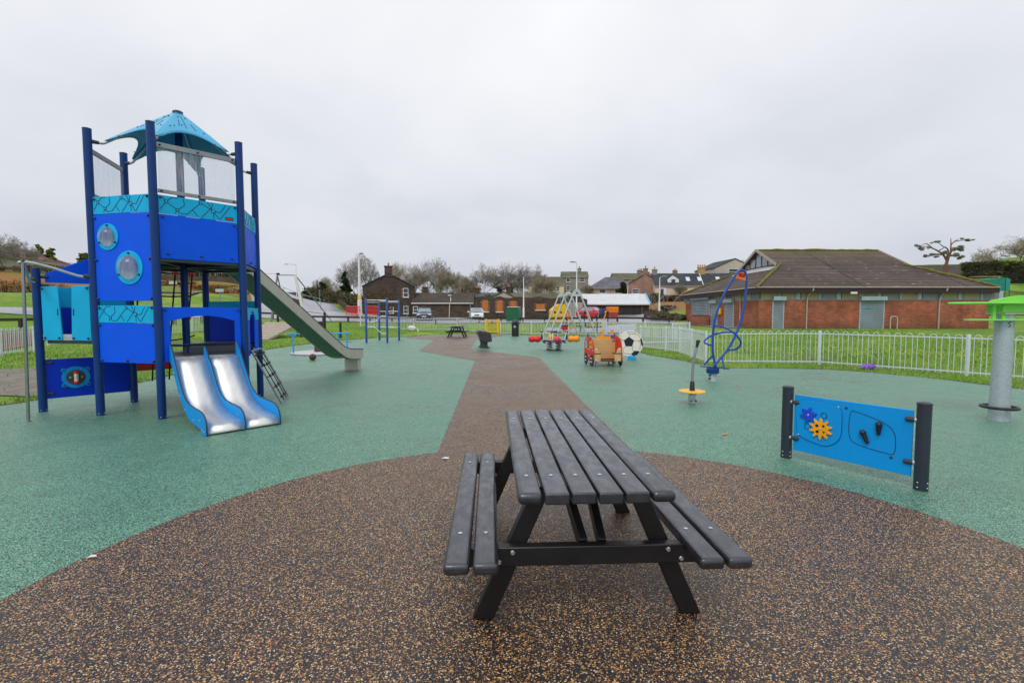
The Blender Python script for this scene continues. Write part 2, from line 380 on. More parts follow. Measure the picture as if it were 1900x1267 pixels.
CP+=[(20,10,0.05),(28,12,.15),(40,20,.5),(16,20,.12),(22,26,.28),(12,24,.05),(8,28,.05),(60,10,1),(60,30,2.5),(-20,20,0),(-20,10,0),(-16,26,.1),(-14,32,.2),(-24,8,.2),(-40,12,2.2),(-50,25,4),(-60,5,4),(0,41,.15),(-8,42,.15),(5,40,.15),
  (9,34,.15),(-150,60,8),(-150,150,10),(0,180,7),(0,300,8),(200,100,12),(200,250,14),(-200,300,9),(120,60,9),(100,120,13),(60,160,12),(0,-20,0),(30,-20,.3),(-30,-20,.5)]
CPA=np.array(CP)
def zraw(X,Y):
    X=np.asarray(X,float);Y=np.asarray(Y,float)
    d2=(X[...,None]-CPA[:,0])**2+(Y[...,None]-CPA[:,1])**2+.6
    W=d2**-2.0
    return (W*CPA[:,2]).sum(-1)/W.sum(-1)
def z_at(x,y):
    z=float(zraw(x,y))
    if inpoly(x,y,GREEN_EDGE): return 0.0
    d=polydist(x,y,GREEN_EDGE); f=min(1,d/5.0); f=f*f*(3-2*f)
    return z*f
def gp(px,py,Y):                                         # point on the terrain under a surveyed direction
    p=at(px,py,Y); return Vector((p.x,p.y,z_at(p.x,p.y)))
xs=np.unique(np.concatenate([np.arange(-48,48.1,1.0),np.arange(-400,-48,8.0),np.arange(56,401,8.0)]))
ys=np.unique(np.concatenate([np.arange(-12,92,1.0),np.arange(96,140,4.0),np.arange(148,640,12.0)]))
XX,YY=np.meshgrid(xs,ys); ZZ=zraw(XX,YY)
for j in range(len(ys)):
    if ys[j]>48: break
    for i in range(len(xs)):
        if abs(xs[i])>26: continue
        x,y=xs[i],ys[j]
        if inpoly(x,y,GREEN_EDGE):
            ZZ[j,i]=-.05 if polydist(x,y,GREEN_EDGE)>.05 else -.01
        else:
            d=polydist(x,y,GREEN_EDGE); f=min(1,d/5.0); f=f*f*(3-2*f); ZZ[j,i]=ZZ[j,i]*f-.02*max(0,1-d)
NX,NY=len(xs),len(ys)
def z_mesh(x,y):                                          # bilinear on the terrain grid
    i=min(max(int(np.searchsorted(xs,x)-1),0),NX-2); j=min(max(int(np.searchsorted(ys,y)-1),0),NY-2)
    u=(x-xs[i])/(xs[i+1]-xs[i]); v=(y-ys[j])/(ys[j+1]-ys[j])
    return float(ZZ[j,i]*(1-u)*(1-v)+ZZ[j,i+1]*u*(1-v)+ZZ[j+1,i]*(1-u)*v+ZZ[j+1,i+1]*u*v)
verts=np.stack([XX,YY,ZZ],-1).reshape(-1,3)
idx=np.arange(NX*NY).reshape(NY,NX)
faces=np.stack([idx[:-1,:-1],idx[:-1,1:],idx[1:,1:],idx[1:,:-1]],-1).reshape(-1,4)
def grassmat():
    t=NT('winter_grass'); v=t.coord()
    n1=t.noise(.22,v,5,.6); n2=t.noise(2.2,v,5,.65); n3=t.noise(28,v,3,.7)
    c=t.ramp(n1.outputs[0],[(.3,'#4d7322'),(.5,'#6d932f'),(.7,'#94a84c')])
    c=t.mix(t.ramp(n2.outputs[0],[(.42,0.),(.75,.55)]),c,'#4f7026')
    c=t.mix(t.ramp(t.noise(.9,v,6,.7).outputs[0],[(.52,0.),(.75,.65)]),c,'#97953f')
    c=t.mix(1.,c,t.ramp(n3.outputs[0],[(.25,.55),(.75,1.3)]),'MULTIPLY')
    at_=t.new('ShaderNodeAttribute',attribute_name='dry'); 
    c=t.mix(at_.outputs['Fac'],c,t.mix(n3.outputs[0],'#6b4a2b','#a67c45'))
    md=t.noise(1.3,v,6,.75); c=t.mix(t.ramp(md.outputs[0],[(.57,0.),(.76,.75)]),c,'#5d4f33')
    t.l(c,t.b.inputs['Base Color']); t.b.inputs['Roughness'].default_value=.8; t.b.inputs['Specular IOR Level'].default_value=.25
    t.bump(n3.outputs[0],.8,.05); return t.m
GRASS=grassmat()
me=bpy.data.meshes.new('grass_ground'); me.from_pydata(verts.tolist(),[],faces.tolist()); me.update(); me.shade_smooth()
dry=np.zeros(NX*NY,dtype=np.float32); fx=verts[:,0];fy=verts[:,1]
def blob(cx,cy,rx,ry,a): 
    return a*np.exp(-(((fx-cx)/rx)**2+((fy-cy)/ry)**2))
dry=blob(-49,47.5,8,4,1.25)+blob(-42,50,6,4,1.)+blob(-56,52,9,4,1.)+blob(-37,61,8,3.5,.9)+blob(-30,66,7,4,.8)+blob(24,80,10,12,1.2)+blob(14,86,14,6,1.0)+blob(30,92,10,8,1.)-blob(21.5,64,3,4,1.3)+blob(-70,50,12,7,.9)
at_=me.attributes.new('dry','FLOAT','POINT'); at_.data.foreach_set('value',np.clip(dry,0,1).astype(np.float32))
me.materials.append(GRASS)
ground=bpy.data.objects.new('grass_ground',me); COL.objects.link(ground); tag(ground,kind='structure')

def flat_sheet(name,poly,z,m):
    b=MB(); b.add([(x,y,z) for x,y in poly],[tuple(range(len(poly)))])
    me_ar=sum(poly[i][0]*poly[(i+1)%len(poly)][1]-poly[(i+1)%len(poly)][0]*poly[i][1] for i in range(len(poly)))
    if me_ar<0: b.f=[tuple(reversed(b.f[0]))]
    return tag(b.build(name,m,smooth=0),kind='structure')
def drape(name,poly,m,off=.04,step=1.0):
    bm=bmesh.new(); vs=[bm.verts.new((x,y,0)) for x,y in poly]; f=bm.faces.new(vs)
    if f.normal.z<0: f.normal_flip()
    x0,x1=min(p[0] for p in poly),max(p[0] for p in poly); y0,y1=min(p[1] for p in poly),max(p[1] for p in poly)
    for x in xs[(xs>x0)&(xs<x1)]:
        bmesh.ops.bisect_plane(bm,geom=bm.verts[:]+bm.edges[:]+bm.faces[:],plane_co=(x,0,0),plane_no=(1,0,0))
    for y in ys[(ys>y0)&(ys<y1)]:
        bmesh.ops.bisect_plane(bm,geom=bm.verts[:]+bm.edges[:]+bm.faces[:],plane_co=(0,y,0),plane_no=(0,1,0))
    bmesh.ops.recalc_face_normals(bm,faces=bm.faces[:])
    for v in bm.verts: v.co.z=z_mesh(v.co.x,v.co.y)+off
    me=bpy.data.meshes.new(name); bm.to_mesh(me); bm.free()
    if me.polygons and me.polygons[0].normal.z<0: me.flip_normals()
    boxuv(me); me.shade_smooth(); me.materials.append(m)
    o=bpy.data.objects.new(name,me); COL.objects.link(o); return tag(o,kind='structure')

# thick rubber edge so that the sheet ends in a real step above the soil
b=MB(); n=len(GREEN_EDGE); b.slab(GREEN_EDGE,-.04,0.0)
tag(b.build('green_safety_surface',GREEN,smooth=0),kind='structure')
SOIL=mat('damp_soil_edge','#3f3326',.85,var=.4,vs=6,bump=.8,bs=25,dist=.03,dirt=.6,dirtcol='#4c5a24')
b=MB(); V=[];F=[]; NE=len(GREEN_EDGE); rgs=random.Random(8)
for i,(x,y) in enumerate(GREEN_EDGE):
    ax,ay=GREEN_EDGE[i-1]; cx_,cy_=GREEN_EDGE[(i+1)%NE]; d=Vector((cx_-ax,cy_-ay,0)).normalized(); nrm=Vector((d.y,-d.x,0))
    if inpoly(x+nrm.x*.1,y+nrm.y*.1,GREEN_EDGE): nrm=-nrm
    wv=.10+.16*rgs.random(); ox,oy=x+nrm.x*wv,y+nrm.y*wv
    V+=[(x-nrm.x*.01,y-nrm.y*.01,-.008),(ox,oy,max(z_mesh(ox,oy)+.012,-.004))]
for i in range(NE-1): F.append((2*i,2*i+1,2*i+3,2*i+2))
b.add(V,F); o=b.build('soil_edge',SOIL,smooth=0); tag(o,kind='structure')
CX,CY,CR=.36,2.55,3.25
circ=[(CX+CR*math.cos(R(a)),CY+CR*math.sin(R(a))) for a in range(112,-248,-3)]
def a_of(x,y): return math.degrees(math.atan2(y-CY,x-CX))
aL=a_of(-.87,5.56);aR=a_of(1.42,5.62)
cpath=[(CX+CR*math.cos(R(aR-(360-(aL-aR))*i/90)),CY+CR*math.sin(R(aR-(360-(aL-aR))*i/90))) for i in range(91)]
brown=cpath+[(-1.28,16.62),(-4.08,20.97),(-4.75,29.53),(-6.9,31.9),(-7.3,33.2),(-5.2,36.2),(-3.4,38.1),(-.9,37.8),(-.2,36.9),(-2.19,30.14),(-1.91,21.92),(.98,17.86)]
flat_sheet('brown_rubber_path',brown,.005,BROWN)
ASPH=mat('wet_tarmac','#8c8e98',.3,var=.14,vs=.35,bump=.25,bs=60,dirt=.35,dirtcol='#6b6c72')
MULCH=mat('bark_mulch','#6a4638',.9,var=.4,vs=14,bump=.8,bs=20,dist=.05)
MUD=mat('grey_mud','#6b6158',.55,var=.35,vs=3,bump=.6,bs=25,dist=.03,dirt=.5,dirtcol='#57633a')
DIRT=mat('bare_earth_path','#9c7a5c',.9,var=.25,vs=3,bump=.4,bs=30,dist=.02)
drape('car_park',[(-15,45.6),(14.6,45.2),(17.2,50),(18,56),(17.5,69.2),(9.4,69.0),(9.0,66.5),(-4.6,66.4),(-5.3,70.5),(-14.5,71),(-22,74.2),(-26.3,78.6),(-30,84),(-34.4,91.5),(-42,102),(-50,114),(-60,110),(-49,92),(-40,74),(-30,56),(-25,47.5),(-31,36),(-38,29.5),(-37,27.5),(-28,33.5),(-21,43.5)],ASPH,.05)
drape('bark_bed',[(-21.7,20.4),(-22.2,24.6),(-24.6,26.4),(-30,26.3),(-32,21.5),(-26,19.4)],MULCH,.04)
drape('earth_path',[(-46,33.2),(-36,34.0),(-28,37.4),(-20.5,39),(-20.6,39.7),(-28.4,38.4),(-36,35.0),(-46,34.3)],DIRT,.03)
drape('muddy_patch',[(-9.3,9.3),(-9.2,10.9),(-12.2,13.2),(-15,12.8),(-14.6,10.2),(-11.5,9.3)],MUD,.02)
drape('entrance_path',[(5.9,25.2),(8.3,25.8),(9.6,25.9),(9.8,27.4),(8.2,27.4),(5.9,27.0)],ASPH,.04)
drape('pavilion_apron',[(15.4,37),(16.6,35.2),(17.7,36),(17.7,48),(16.4,48)],ASPH,.04)
drape('equipment_pad',[(2.4,37.4),(9.2,36.2),(10.5,40.5),(3.0,41.8)],ASPH,.04)
# ================================================================== picnic tables
def picnic_table(label,loc,rz):
    t=thing('picnic_table',label,'picnic table',loc,rz,'picnic tables on the brown rubber')
    W=.118
    for i in range(6):
        x=(i-2.5)*.131; b=MB(); b.box((x,.07+random.uniform(-.006,.006),.725),(W,2.02,.058))
        p=b.build('top_plank',BLACKP,t,bevel=.010 if 0<i<5 else .024,seg=4)
        k=MB()
        for y in (-.68,.72): k.lathe([(.011,.753),(.012,.7565),(.006,.7595)],10,(x,y,0))
        k.build('bolt',BOLT,p)
    for s in (-1,1):
        for k in (0,1):
            x=s*(.542+k*.137); b=MB(); b.box((x,-.1,.42),(.122,1.82,.058))
            p=b.build('seat_plank',BLACKP,t,bevel=.021,seg=4)
            q=MB()
            for y in (-.68,.55): q.lathe([(.011,.448),(.012,.4515),(.006,.4545)],10,(x,y,0))
            q.build('bolt',BOLT,p)
    for y,sg in ((-.7,-1),(.62,1)):
        for s in (-1,1):
            b=MB(); b.plate([(s*.205,.692),(s*.305,.692),(s*.615,0),(s*.505,0)],y-.03,y+.03)
            b.build('leg',BLACKL,t,bevel=.006)
        b=MB(); yy=y+sg*.0615; b.plate(rrect(-.64,.325,.64,.39,.01),yy-.03,yy+.03) if False else b.box((0,yy,.368),(1.32,.058,.1))
        cb=b.build('cross_beam',BLACKL,t,bevel=.006)
        q=MB()
        for s in (-1,1):
            for (bx,bz) in ((.405,.391),(.475,.341)): q.cyl((s*bx,yy+sg*.028,bz),(s*bx,yy+sg*.036,bz),.014,.009,10)
        q.build('bolt',BOLT,cb)
        b=MB(); b.box((0,y,.667),(.62,.058,.05)); b.build('top_batten',BLACKP,t,bevel=.004)
        for bx in (-.05,.05):
            b=MB(); b.bar((bx+.02,y+sg*.03,.40),(bx+.02-.06*(bx<0),y-sg*.50,.685),.045,.07); b.build('brace',BLACKL,t,bevel=.005)
    return t
tab=picnic_table('near black picnic table with six planks in the centre foreground',(.373,3.22,.006),R(2.55))
dup(tab,(-3.80,33.6,.006),R(-1),'distant black picnic table beside the fence left of the yellow gate')

# ================================================================== gear play panel
pp=thing('play_panel','low blue play panel with yellow and blue gears between two dark posts','play panel',(3.435,4.88,0),R(-56.2))
for x,h in ((-.605,.80),(.605,.80)):
    b=MB(); b.cyl((x,0,-.02),(x,0,h),.056,n=28); p=b.build('post',POSTD,pp)
    b=MB(); b.lathe([(.059,h-.012),(.059,h+.004),(.045,h+.012),(.0,h+.014)],28,(x,0,0)); b.build('post_cap',CAP,p)
    b=MB()
    for z in (.03,.075):
        for a in (-100,-20,60): b.sphere((x+.056*math.cos(R(a)),.056*math.sin(R(a)),z),.008,8)
    b.build('bolt',BOLT,p)
b=MB(); b.box((0,0,.415),(1.06,.019,.62)); bd=b.build('board',SKYB,pp,bevel=.004)
b=MB(); pl=smooth_path([(-.53+.04,.40,0),(-.50,.62,0),(-.40,.685,0),(-.20,.675,0),(-.075,.64,0),(-.055,.50,0),(-.07,.33,0),(-.17,.235,0),(-.28,.232,0),(-.46,.285,0)],5,True)
b.plate([(p.x,p.y) for p in pl],-.0125,-.022); b.build('raised_board',SKYB,bd,bevel=.003)
b=MB(); b.tube([(p.x,-.0125,p.y) for p in pl],.0032,5,True); b.build('groove',INK,bd)
b=MB(); pr=smooth_path([(.02,.61,0),(.06,.635,0),(.28,.575,0),(.375,.51,0),(.402,.42,0),(.395,.29,0),(.33,.275,0),(.12,.30,0),(.03,.345,0),(.008,.46,0)],5,True)
b.tube([(p.x,-.0092,p.y) for p in pr],.0036,5,True); b.build('groove',INK,bd)
def gear(name,m,c,r,teeth,holes):
    pts=[]
    for i in range(teeth*8):
        a=2*math.pi*i/(teeth*8); s=.5+.5*math.cos(a*teeth); pts.append((c[0]+r*(.60+.40*s**1.4)*math.cos(a+.3),c[1]+r*(.60+.40*s**1.4)*math.sin(a+.3)))
    b=MB(); b.plate(pts,-.024,-.039); g=b.build(name,m,bd,bevel=.002)
    b=MB(); b.sphere((c[0],-.042,c[1]),.011,10,(1,.6,1)); b.build('bolt',BOLT,g)
    if holes:
        b=MB()
        for a,n in ((50,4),(140,16),(230,16),(320,3)):
            hx,hz=c[0]+r*.38*math.cos(R(a)),c[1]+r*.38*math.sin(R(a))
            b.plate([(hx+.017*math.cos(2*math.pi*k/n+.4),hz+.017*math.sin(2*math.pi*k/n+.4)) for k in range(n)],-.0385,-.0398)
        b.build('cut_out',INK,g)
gear('gear',mat('amber_plastic','#f5a615',.35,bump=.02),(-.245,.40),.118,10,True)
gear('gear',mat('cobalt_plastic','#1749cf',.35,bump=.02),(-.37,.527),.088,6,False)
b=MB(); b.tube([(-.22+.028*math.cos(R(a)),-.0225,.545+.03*math.sin(R(a))) for a in range(0,360,20)],.004,6,True)
b.tube([(-.405,-.0225,.37),(-.405,-.0225,.43),(-.35,-.0225,.43),(-.35,-.0225,.37)],.004,6,True); b.build('shape_groove',INK,bd)
for (x,z,x2,z2) in ((.272,.545,.268,.455),(.14,.44,.178,.35)):
    b=MB(); b.tube([(x,-.03,z),(x2,-.026,z2)],[.026,.017],14); b.sphere((x,-.034,z),.029,14); b.sphere((x2,-.026,z2),.0165,12); b.build('handle',BLKM,bd)
b=MB()
for x,z in ((-.09,.655),(-.475,.29)): b.sphere((x,-.0235,z),.012,10,(1,.5,1))
b.build('bolt',BOLT,bd)
b=MB()
for x,z in ((-.02,.66),(.375,.245)): b.sphere((x,-.012,z),.014,10,(1,.6,1))
b.build('bolt_cap',CAP,bd)
for x in (-1,1):
    for z in (.64,.24):
        b=MB(); b.cyl((x*.55,-.012,z),(x*.49,-.014,z),.021,.023,14); b.sphere((x*.49,-.014,z),.023,12); k=b.build('clamp',CAP,pp)
        b=MB(); b.cyl((x*.563,-.012,z),(x*.545,-.012,z),.025,.024,14); b.build('collar',BOLT,k)

# ================================================================== standing spinner
sp=thing('standing_spinner','grey pole spinner on a round yellow disc','spinner',(3.24,8.63,0),R(10))
b=MB(); b.box((0,0,.1),(.1,.085,.2)); p=b.build('base_bracket',GALV,sp,bevel=.008)
b=MB(); [b.sphere((dx,-.05,.06),.017,8) for dx in (-.045,.05)]; b.sphere((-.04,-.048,.185),.02,8); b.sphere((.04,-.048,.185),.02,8); b.build('bolt_cap',BLKM,p)
b=MB(); b.lathe([(.224,.212),(.232,.218),(.232,.232),(.224,.238)],40); d=b.build('foot_disc',mat('yellow_disc','#e8b25a',.5,dirt=.25,dirtcol='#c9953e'),sp)
b=MB(); b.lathe([(.215,.2385),(.215,.2395)],40); b.lathe([(.09,.24),(.09,.241)],24)
b.build('wear_ring',mat('yellow_top','#efb31a',.5,dirt=.4,dirtcol='#d9b277'),d)
b=MB(); b.lathe([(.05,.235),(.046,.26),(.036,.40),(.03,.41)],20); b.build('rubber_boot',BLKM,sp)
b=MB(); b.tube(smooth_path([(0,0,.4),(0.005,0,.62),(.03,0,.85),(.075,0,1.04)],6),.023,12); b.build('pole',GALVD,sp)
b=MB(); b.tube([(.065,0,1.0),(.082,0,1.07),(.095,0,1.125),(.103,0,1.14)],[.022,.026,.036,.03],14); b.sphere((.1,0,1.135),.034,12,(1.1,1,.45)); b.build('grip',BLKM,sp)

# ================================================================== looped spinner
ls=thing('loop_spinner','tall looped dark blue tube spinner with orange badge at its tip','spinner',(4.82,11.55,0))
def LP(x,z,y=0): return ((x-176)*.002338,y,2.802-.002338*z)
b=MB(); b.lathe([(.088,-.02),(.088,.2)],24); p=b.build('base_post',mat('pale_base_post','#b9bfc0',.5,.2,dirt=.3,dirtcol='#8d9294'),ls)
b=MB(); b.cyl((-.08,-.05,.07),(-.115,-.07,.07),.02,n=10);b.cyl((-.08,-.05,.15),(-.115,-.07,.15),.02,n=10); b.build('bolt_cap',BLKM,p)
b=MB(); b.lathe([(.13,.19),(.145,.2),(.145,.3),(.13,.315)],30); b.build('hub',NAVY,ls)
loop=[(210,1062),(190,980),(176,900),(172,760),(180,628),(200,520),(225,430),(258,345),(300,255),(370,130),(410,82),(440,67),(472,78),(492,115),(500,180),(501,240),(498,300),(480,460),(440,620),(395,740),(330,860),(260,950),(178,1045)]
b=MB(); b.tube(smooth_path([LP(x,z,.02*math.sin(i*.5)) for i,(x,z) in enumerate(loop)],4),.028,12); b.build('main_loop',BLUEP,ls)
r1=[(180,628,0),(240,638,-.12),(310,680,-.22),(375,740,-.26),(408,800,-.24),(400,850,-.16),(370,873,-.08),(320,878,0)]
r2=[(405,697,0),(300,700,.12),(210,725,.2),(140,770,.22),(115,800,.18),(130,820,.1),(165,830,0)]
for rr in (r1,r2):
    b=MB(); b.tube(smooth_path([LP(*q) for q in rr],5),.024,10); b.build('climbing_ring',BLUEP,ls)
b=MB(); b.tube([LP(176,930),LP(113,1038,.16)],.021,10); b.build('brace',BLUEP,ls)
b=MB(); b.tube([LP(265,945),LP(270,1068,-.14)],.021,10); b.build('brace',BLUEP,ls)
b=MB(); b.bar((-.215,.22,.335),(.285,-.24,.325),.07,.022); b.build('foot_bar',NAVY,ls,bevel=.004)
b=MB(); b.plate([((x-176)*.002338,2.802-.002338*z) for x,z in ((384,148),(410,102),(438,84),(466,90),(484,120),(490,176),(440,158))],-.012,.012); bd2=b.build('badge',mat('orange_badge','#f26a16',.4,bump=0),ls,bevel=.002)
b=MB(); c=LP(447,118); M0=Matrix.Translation((c[0],-.0135,c[2]))@Matrix.Rotation(R(12),4,'Y'); b.M=M0; b.plate(rrect(-.078,-.04,.078,.04,.038),-.003,.0); b.build('badge_rim',INK,bd2)
b=MB(M0); b.plate(rrect(-.058,-.02,.058,.02,.0195),-.0035,-.0055); b.build('badge_emblem',mat('crimson','#b8202c',.4,bump=0),bd2)

# ================================================================== green hanging spinner on its post
gs=thing('plane_rocker','lime green flat plane shape on a thick galvanised post','play post',(7.43,7.3,0),R(0))
b=MB(); b.lathe([(.132,-.02),(.118,.4),(.112,1.60)],36); ps=b.build('post',mat('spangled_galvanised','#b4bec4',.38,.45,var=.12,vs=30,bump=.04,dirt=.2,dirtcol='#939ea5'),gs)
b=MB(); b.tube([(.21*math.cos(R(a)),.21*math.sin(R(a)),.2) for a in range(0,360,12)],.022,10,True)
for a in (20,140,260): b.bar((.11*math.cos(R(a)),.11*math.sin(R(a)),.205),(.2*math.cos(R(a)),.2*math.sin(R(a)),.2),.03,.02)
b.build('foot_ring',BLKM,gs)
b=MB(); b.box((.02,0,1.615),(.33,.3,.02)); b.build('cap_plate',GALV,gs,bevel=.003)
b=MB(); b.box((.02,0,1.69),(.36,.26,.12)); b.build('mount_block',LIME,gs,bevel=.008)
def wing(name,x0,x1,hw,z,th):
    pts=smooth_path([(x0,0,0),(x0+.10,-hw*.45,0),(x0+.42,-hw*.9,0),((x0+x1)/2,-hw,0),(x1-.42,-hw*.9,0),(x1-.1,-hw*.45,0),(x1,0,0),(x1-.1,hw*.45,0),(x1-.42,hw*.9,0),((x0+x1)/2,hw,0),(x0+.42,hw*.9,0),(x0+.1,hw*.45,0)],5,True)
    b=MB(); b.slab([(p.x,p.y) for p in pts],z-th/2,z+th/2); return b.build(name,LIME,gs,bevel=.01)
wing('upper_wing',-.84,1.0,.26,1.775,.03)
wing('lower_wing',-.60,.86,.2,1.525,.026)
for x in (-.27,-.12,.36,.5):
    b=MB(); b.box((x,-.1,1.65),(.048,.03,.225)); b.build('strut',LIME,gs,bevel=.003)
b=MB(); b.plate([(p.x,p.y) for p in smooth_path([(-.46,1.795,0),(-.3,1.835,0),(-.08,1.875,0),(.14,1.885,0),(.4,1.87,0),(.6,1.83,0),(.72,1.795,0)],5)],-.19,-.215); fb=b.build('tail_board',LIME,gs,bevel=.004)
b=MB(); b.plate(rrect(.125,1.826,.265,1.866,.0195),-.2145,-.2165); b.build('badge_rim',INK,fb)
b=MB(); b.plate(rrect(.138,1.836,.252,1.857,.0102),-.2160,-.2175); b.build('badge_emblem',mat('bright_red_badge','#d8222a',.4,bump=0),fb)
b=MB(); b.M=Matrix.Rotation(R(-18),4,'Z')@Matrix.Translation((0,-.114,0))
b.tube(smooth_path([(-.02,0,1.475),(-.005,0,1.478),(.008,0,1.487),(.016,0,1.50)],4),.006,6)
b.tube(smooth_path([(-.012,0,1.452),(.006,-.001,1.45),(.012,-.001,1.438),(.004,-.001,1.425),(-.012,-.001,1.424)],5),.0075,6); b.build('post_marking',BLKM,ps)
b=MB(); b.M=Matrix.Rotation(R(-18),4,'Z')@Matrix.Translation((-.01,-.116,1.438)); b.sphere((0,0,0),.016,12,(1,.4,1)); b.build('white_dot',WHITE,ps)

# ================================================================== climbing tower
TC=(-5.766,8.551); TR=1.208; TROT=R(-72.74)
tw=thing('climbing_tower','tall blue play tower with umbrella roof and bubble windows','play tower',(TC[0],TC[1],0),TROT,)
HEX=[(TR*math.cos(R(60*i)),TR*math.sin(R(60*i))) for i in range(6)]    # A C D G E B
VA,VC,VD,VG,VE,VB=HEX; VH=(0,-TR*math.sqrt(3)); VH=(VB[0]+VE[0],VB[1]+VE[1])
def post(p,h,r=.058):
    b=MB(); b.cyl((p[0],p[1],-.02),(p[0],p[1],h),r,n=28); o=b.build('post',NAVY,tw)
    b=MB(); b.lathe([(r+.002,h-.01),(r+.002,h+.006),(r*.6,h+.014),(.0,h+.016)],28,(p[0],p[1],0)); b.build('post_cap',CAP,o)
    b=MB()
    for a in range(0,360,72): b.sphere((p[0]+r*math.cos(R(a)),p[1]+r*math.sin(R(a)),.03),.009,8)
    b.build('bolt',BOLT,o); return o
for v in HEX: post(v,4.474)
post(VH,2.36); post((0,0),4.97)
def caps(M,pts,parent,r=.02):
    for x,z in pts:
        b=MB(M); b.cyl((x,-.006,z),(x,-.03,z),r*1.05,r*.8,12); b.sphere((x,-.03,z),r*.8,10,(1,.7,1)); b.build('bolt_cap',CAP,parent)
PAT_L=[[(.093,.68),(.02,.25)],[(.093,.68),(.05,.9)],[(.093,.68),(.16,.95),(.235,.95)],[(.093,.68),(.222,.3)],[(.222,.3),(.19,.1)],[(.222,.3),(.25,.12),(.34,.14),(.515,.87)],[(.222,.3),(.31,.6),(.30,.95)],[(.515,.87),(.485,.97)],[(.515,.87),(.675,.5)],[(.41,.42),(.47,.1)],[(.675,.5),(.60,.97)],[(.675,.5),(.68,.08)],[(.675,.5),(.77,.48),(.84,.92)],[(.52,.06),(.66,.72),(.665,.97)],[(.76,.06),(.91,.92)],[(.675,.5),(.75,.08)]]
def pattern(M,x0,x1,z0,z1,parent):
    b=MB(M); X=lambda u:x0+(x1-x0)*u; Z=lambda v:z0+(z1-z0)*v
    for L in PAT_L:
        for (u0,v0),(u1,v1) in zip(L,L[1:]): b.bar((X(u0),-.0114,Z(v0)),(X(u1),-.0114,Z(v1)),.0085,.003,up=(0,1,0))
    b.build('line_pattern',INK,parent)
    b=MB(M)
    for u,v,r in ((.093,.68,.027),(.222,.3,.025),(.515,.86,.025),(.675,.5,.033)):
        b.lathe([(0,0)],3) if False else None
        n=18; b.plate([(X(u)+r*math.cos(2*math.pi*k/n),Z(v)+r*math.sin(2*math.pi*k/n)) for k in range(n)],-.0125,-.0138)
    ring=b.build('pattern_node',INK,parent)
    b=MB(M)
    for u,v,r in ((.093,.68,.017),(.222,.3,.015),(.515,.86,.015),(.675,.5,.023)):
        n=16; b.plate([(X(u)+r*math.cos(2*math.pi*k/n),Z(v)+r*math.sin(2*math.pi*k/n)) for k in range(n)],-.0136,-.0145)
    b.build('node_centre',TEAL,parent)
def panel(M,x0,x1,z0,z1,m,name='panel',capz=None,bev=.004):
    b=MB(M); b.box(((x0+x1)/2,0,(z0+z1)/2),(x1-x0,.02,z1-z0)); o=b.build(name,m,tw,bevel=bev)
    if capz: caps(M,capz,o)
    return o
e=.545
# --- side with the bubble windows (B-A)
M,L=edge_frame(VB,VA)
panel(M,-e,e,1.815,3.155,ROYAL,'wall_panel',[(-e+.03,3.10),(e-.03,3.10),(-e+.03,2.45),(e-.03,2.45),(-e+.03,1.85),(e-.03,1.85)])
o=panel(M,-e,e,3.16,3.425,TEAL,'patterned_panel',[(-e+.03,3.39),(e-.04,3.39)]); pattern(M,-e,e,3.16,3.425,o)
o=panel(M,-e,e,1.475,1.745,TEAL,'patterned_panel',[(-e+.03,1.71),(e-.04,1.71)]); pattern(M,-e,e,1.475,1.745,o)
panel(M,-e,e,.85,1.47,ROYAL,'wall_panel',[(-e+.03,1.44),(e-.03,1.44),(-e+.04,.885),(0,.885),(e-.04,.885)])
DOME=None
t=NT('clear_bubble'); t.b.inputs['Base Color'].default_value=(.55,.6,.68,1); t.b.inputs['Roughness'].default_value=.06; t.b.inputs['Coat Weight'].default_value=1
v=t.coord(); nn=t.noise(2.,t.scalev(v,(7,7,.5)),3,.5)
tr=t.new('ShaderNodeBsdfTransparent'); tr.inputs[0].default_value=(.86,.89,.94,1); ms=t.new('ShaderNodeMixShader'); t.l(t.ramp(nn.outputs[0],[(.35,.16),(.7,.34)]),ms.inputs[0]); t.l(tr.outputs[0],ms.inputs[1]); t.l(t.b.outputs[0],ms.inputs[2]); t.l(ms.outputs[0],t.out.inputs[0]); DOME=t.m
t=NT('painted_bubble_view'); v=t.coord('Generated'); s_=t.new('ShaderNodeSeparateXYZ'); t.l(v,s_.inputs[0])
t.l(t.ramp(t.mix(.45,s_.outputs[2],t.noise(3.,t.scalev(v,(2.5,1,.8)),3).outputs[0]),[(.25,'#c3c9d4'),(.42,'#7f8cab'),(.55,'#2b428c'),(.75,'#33468a'),(.9,'#a5afc6')]),t.b.inputs['Base Color']); INTER=t.m  # sky reflections and dim interior painted as pale and dark bands
for (x,z,r) in ((-.275,2.805,.205),(.115,2.325,.258)):
    b=MB(M); ro=[(x+r*math.cos(2*math.pi*k/40),z+r*math.sin(2*math.pi*k/40)) for k in range(40)]
    b.plate(ro,-.011,-.022); win=b.build('bubble_window',TEAL,tw,bevel=.003)
    caps(M@Matrix.Translation((0,-.012,0)),[(x+r*.86*math.cos(R(a)),z+r*.86*math.sin(R(a))) for a in (88,208,330)],win,.016)
    rr=r*.7; b=MB(M); b.plate([(x+rr*math.cos(2*math.pi*k/40),z+rr*math.sin(2*math.pi*k/40)) for k in range(40)],-.0222,-.024); b.build('bubble_view_plate',INTER,win)  # added disc carrying the painted view through the dome
    b=MB(M@Matrix.Translation((x,-.023,z))@Matrix.Rotation(R(90),4,'X')); N=9
    b.lathe([(rr*math.cos(R(90*i/N)),rr*.72*math.sin(R(90*i/N))) for i in range(N)]+[(.002,rr*.72)],40); b.build('clear_dome',DOME,win,smooth=80)
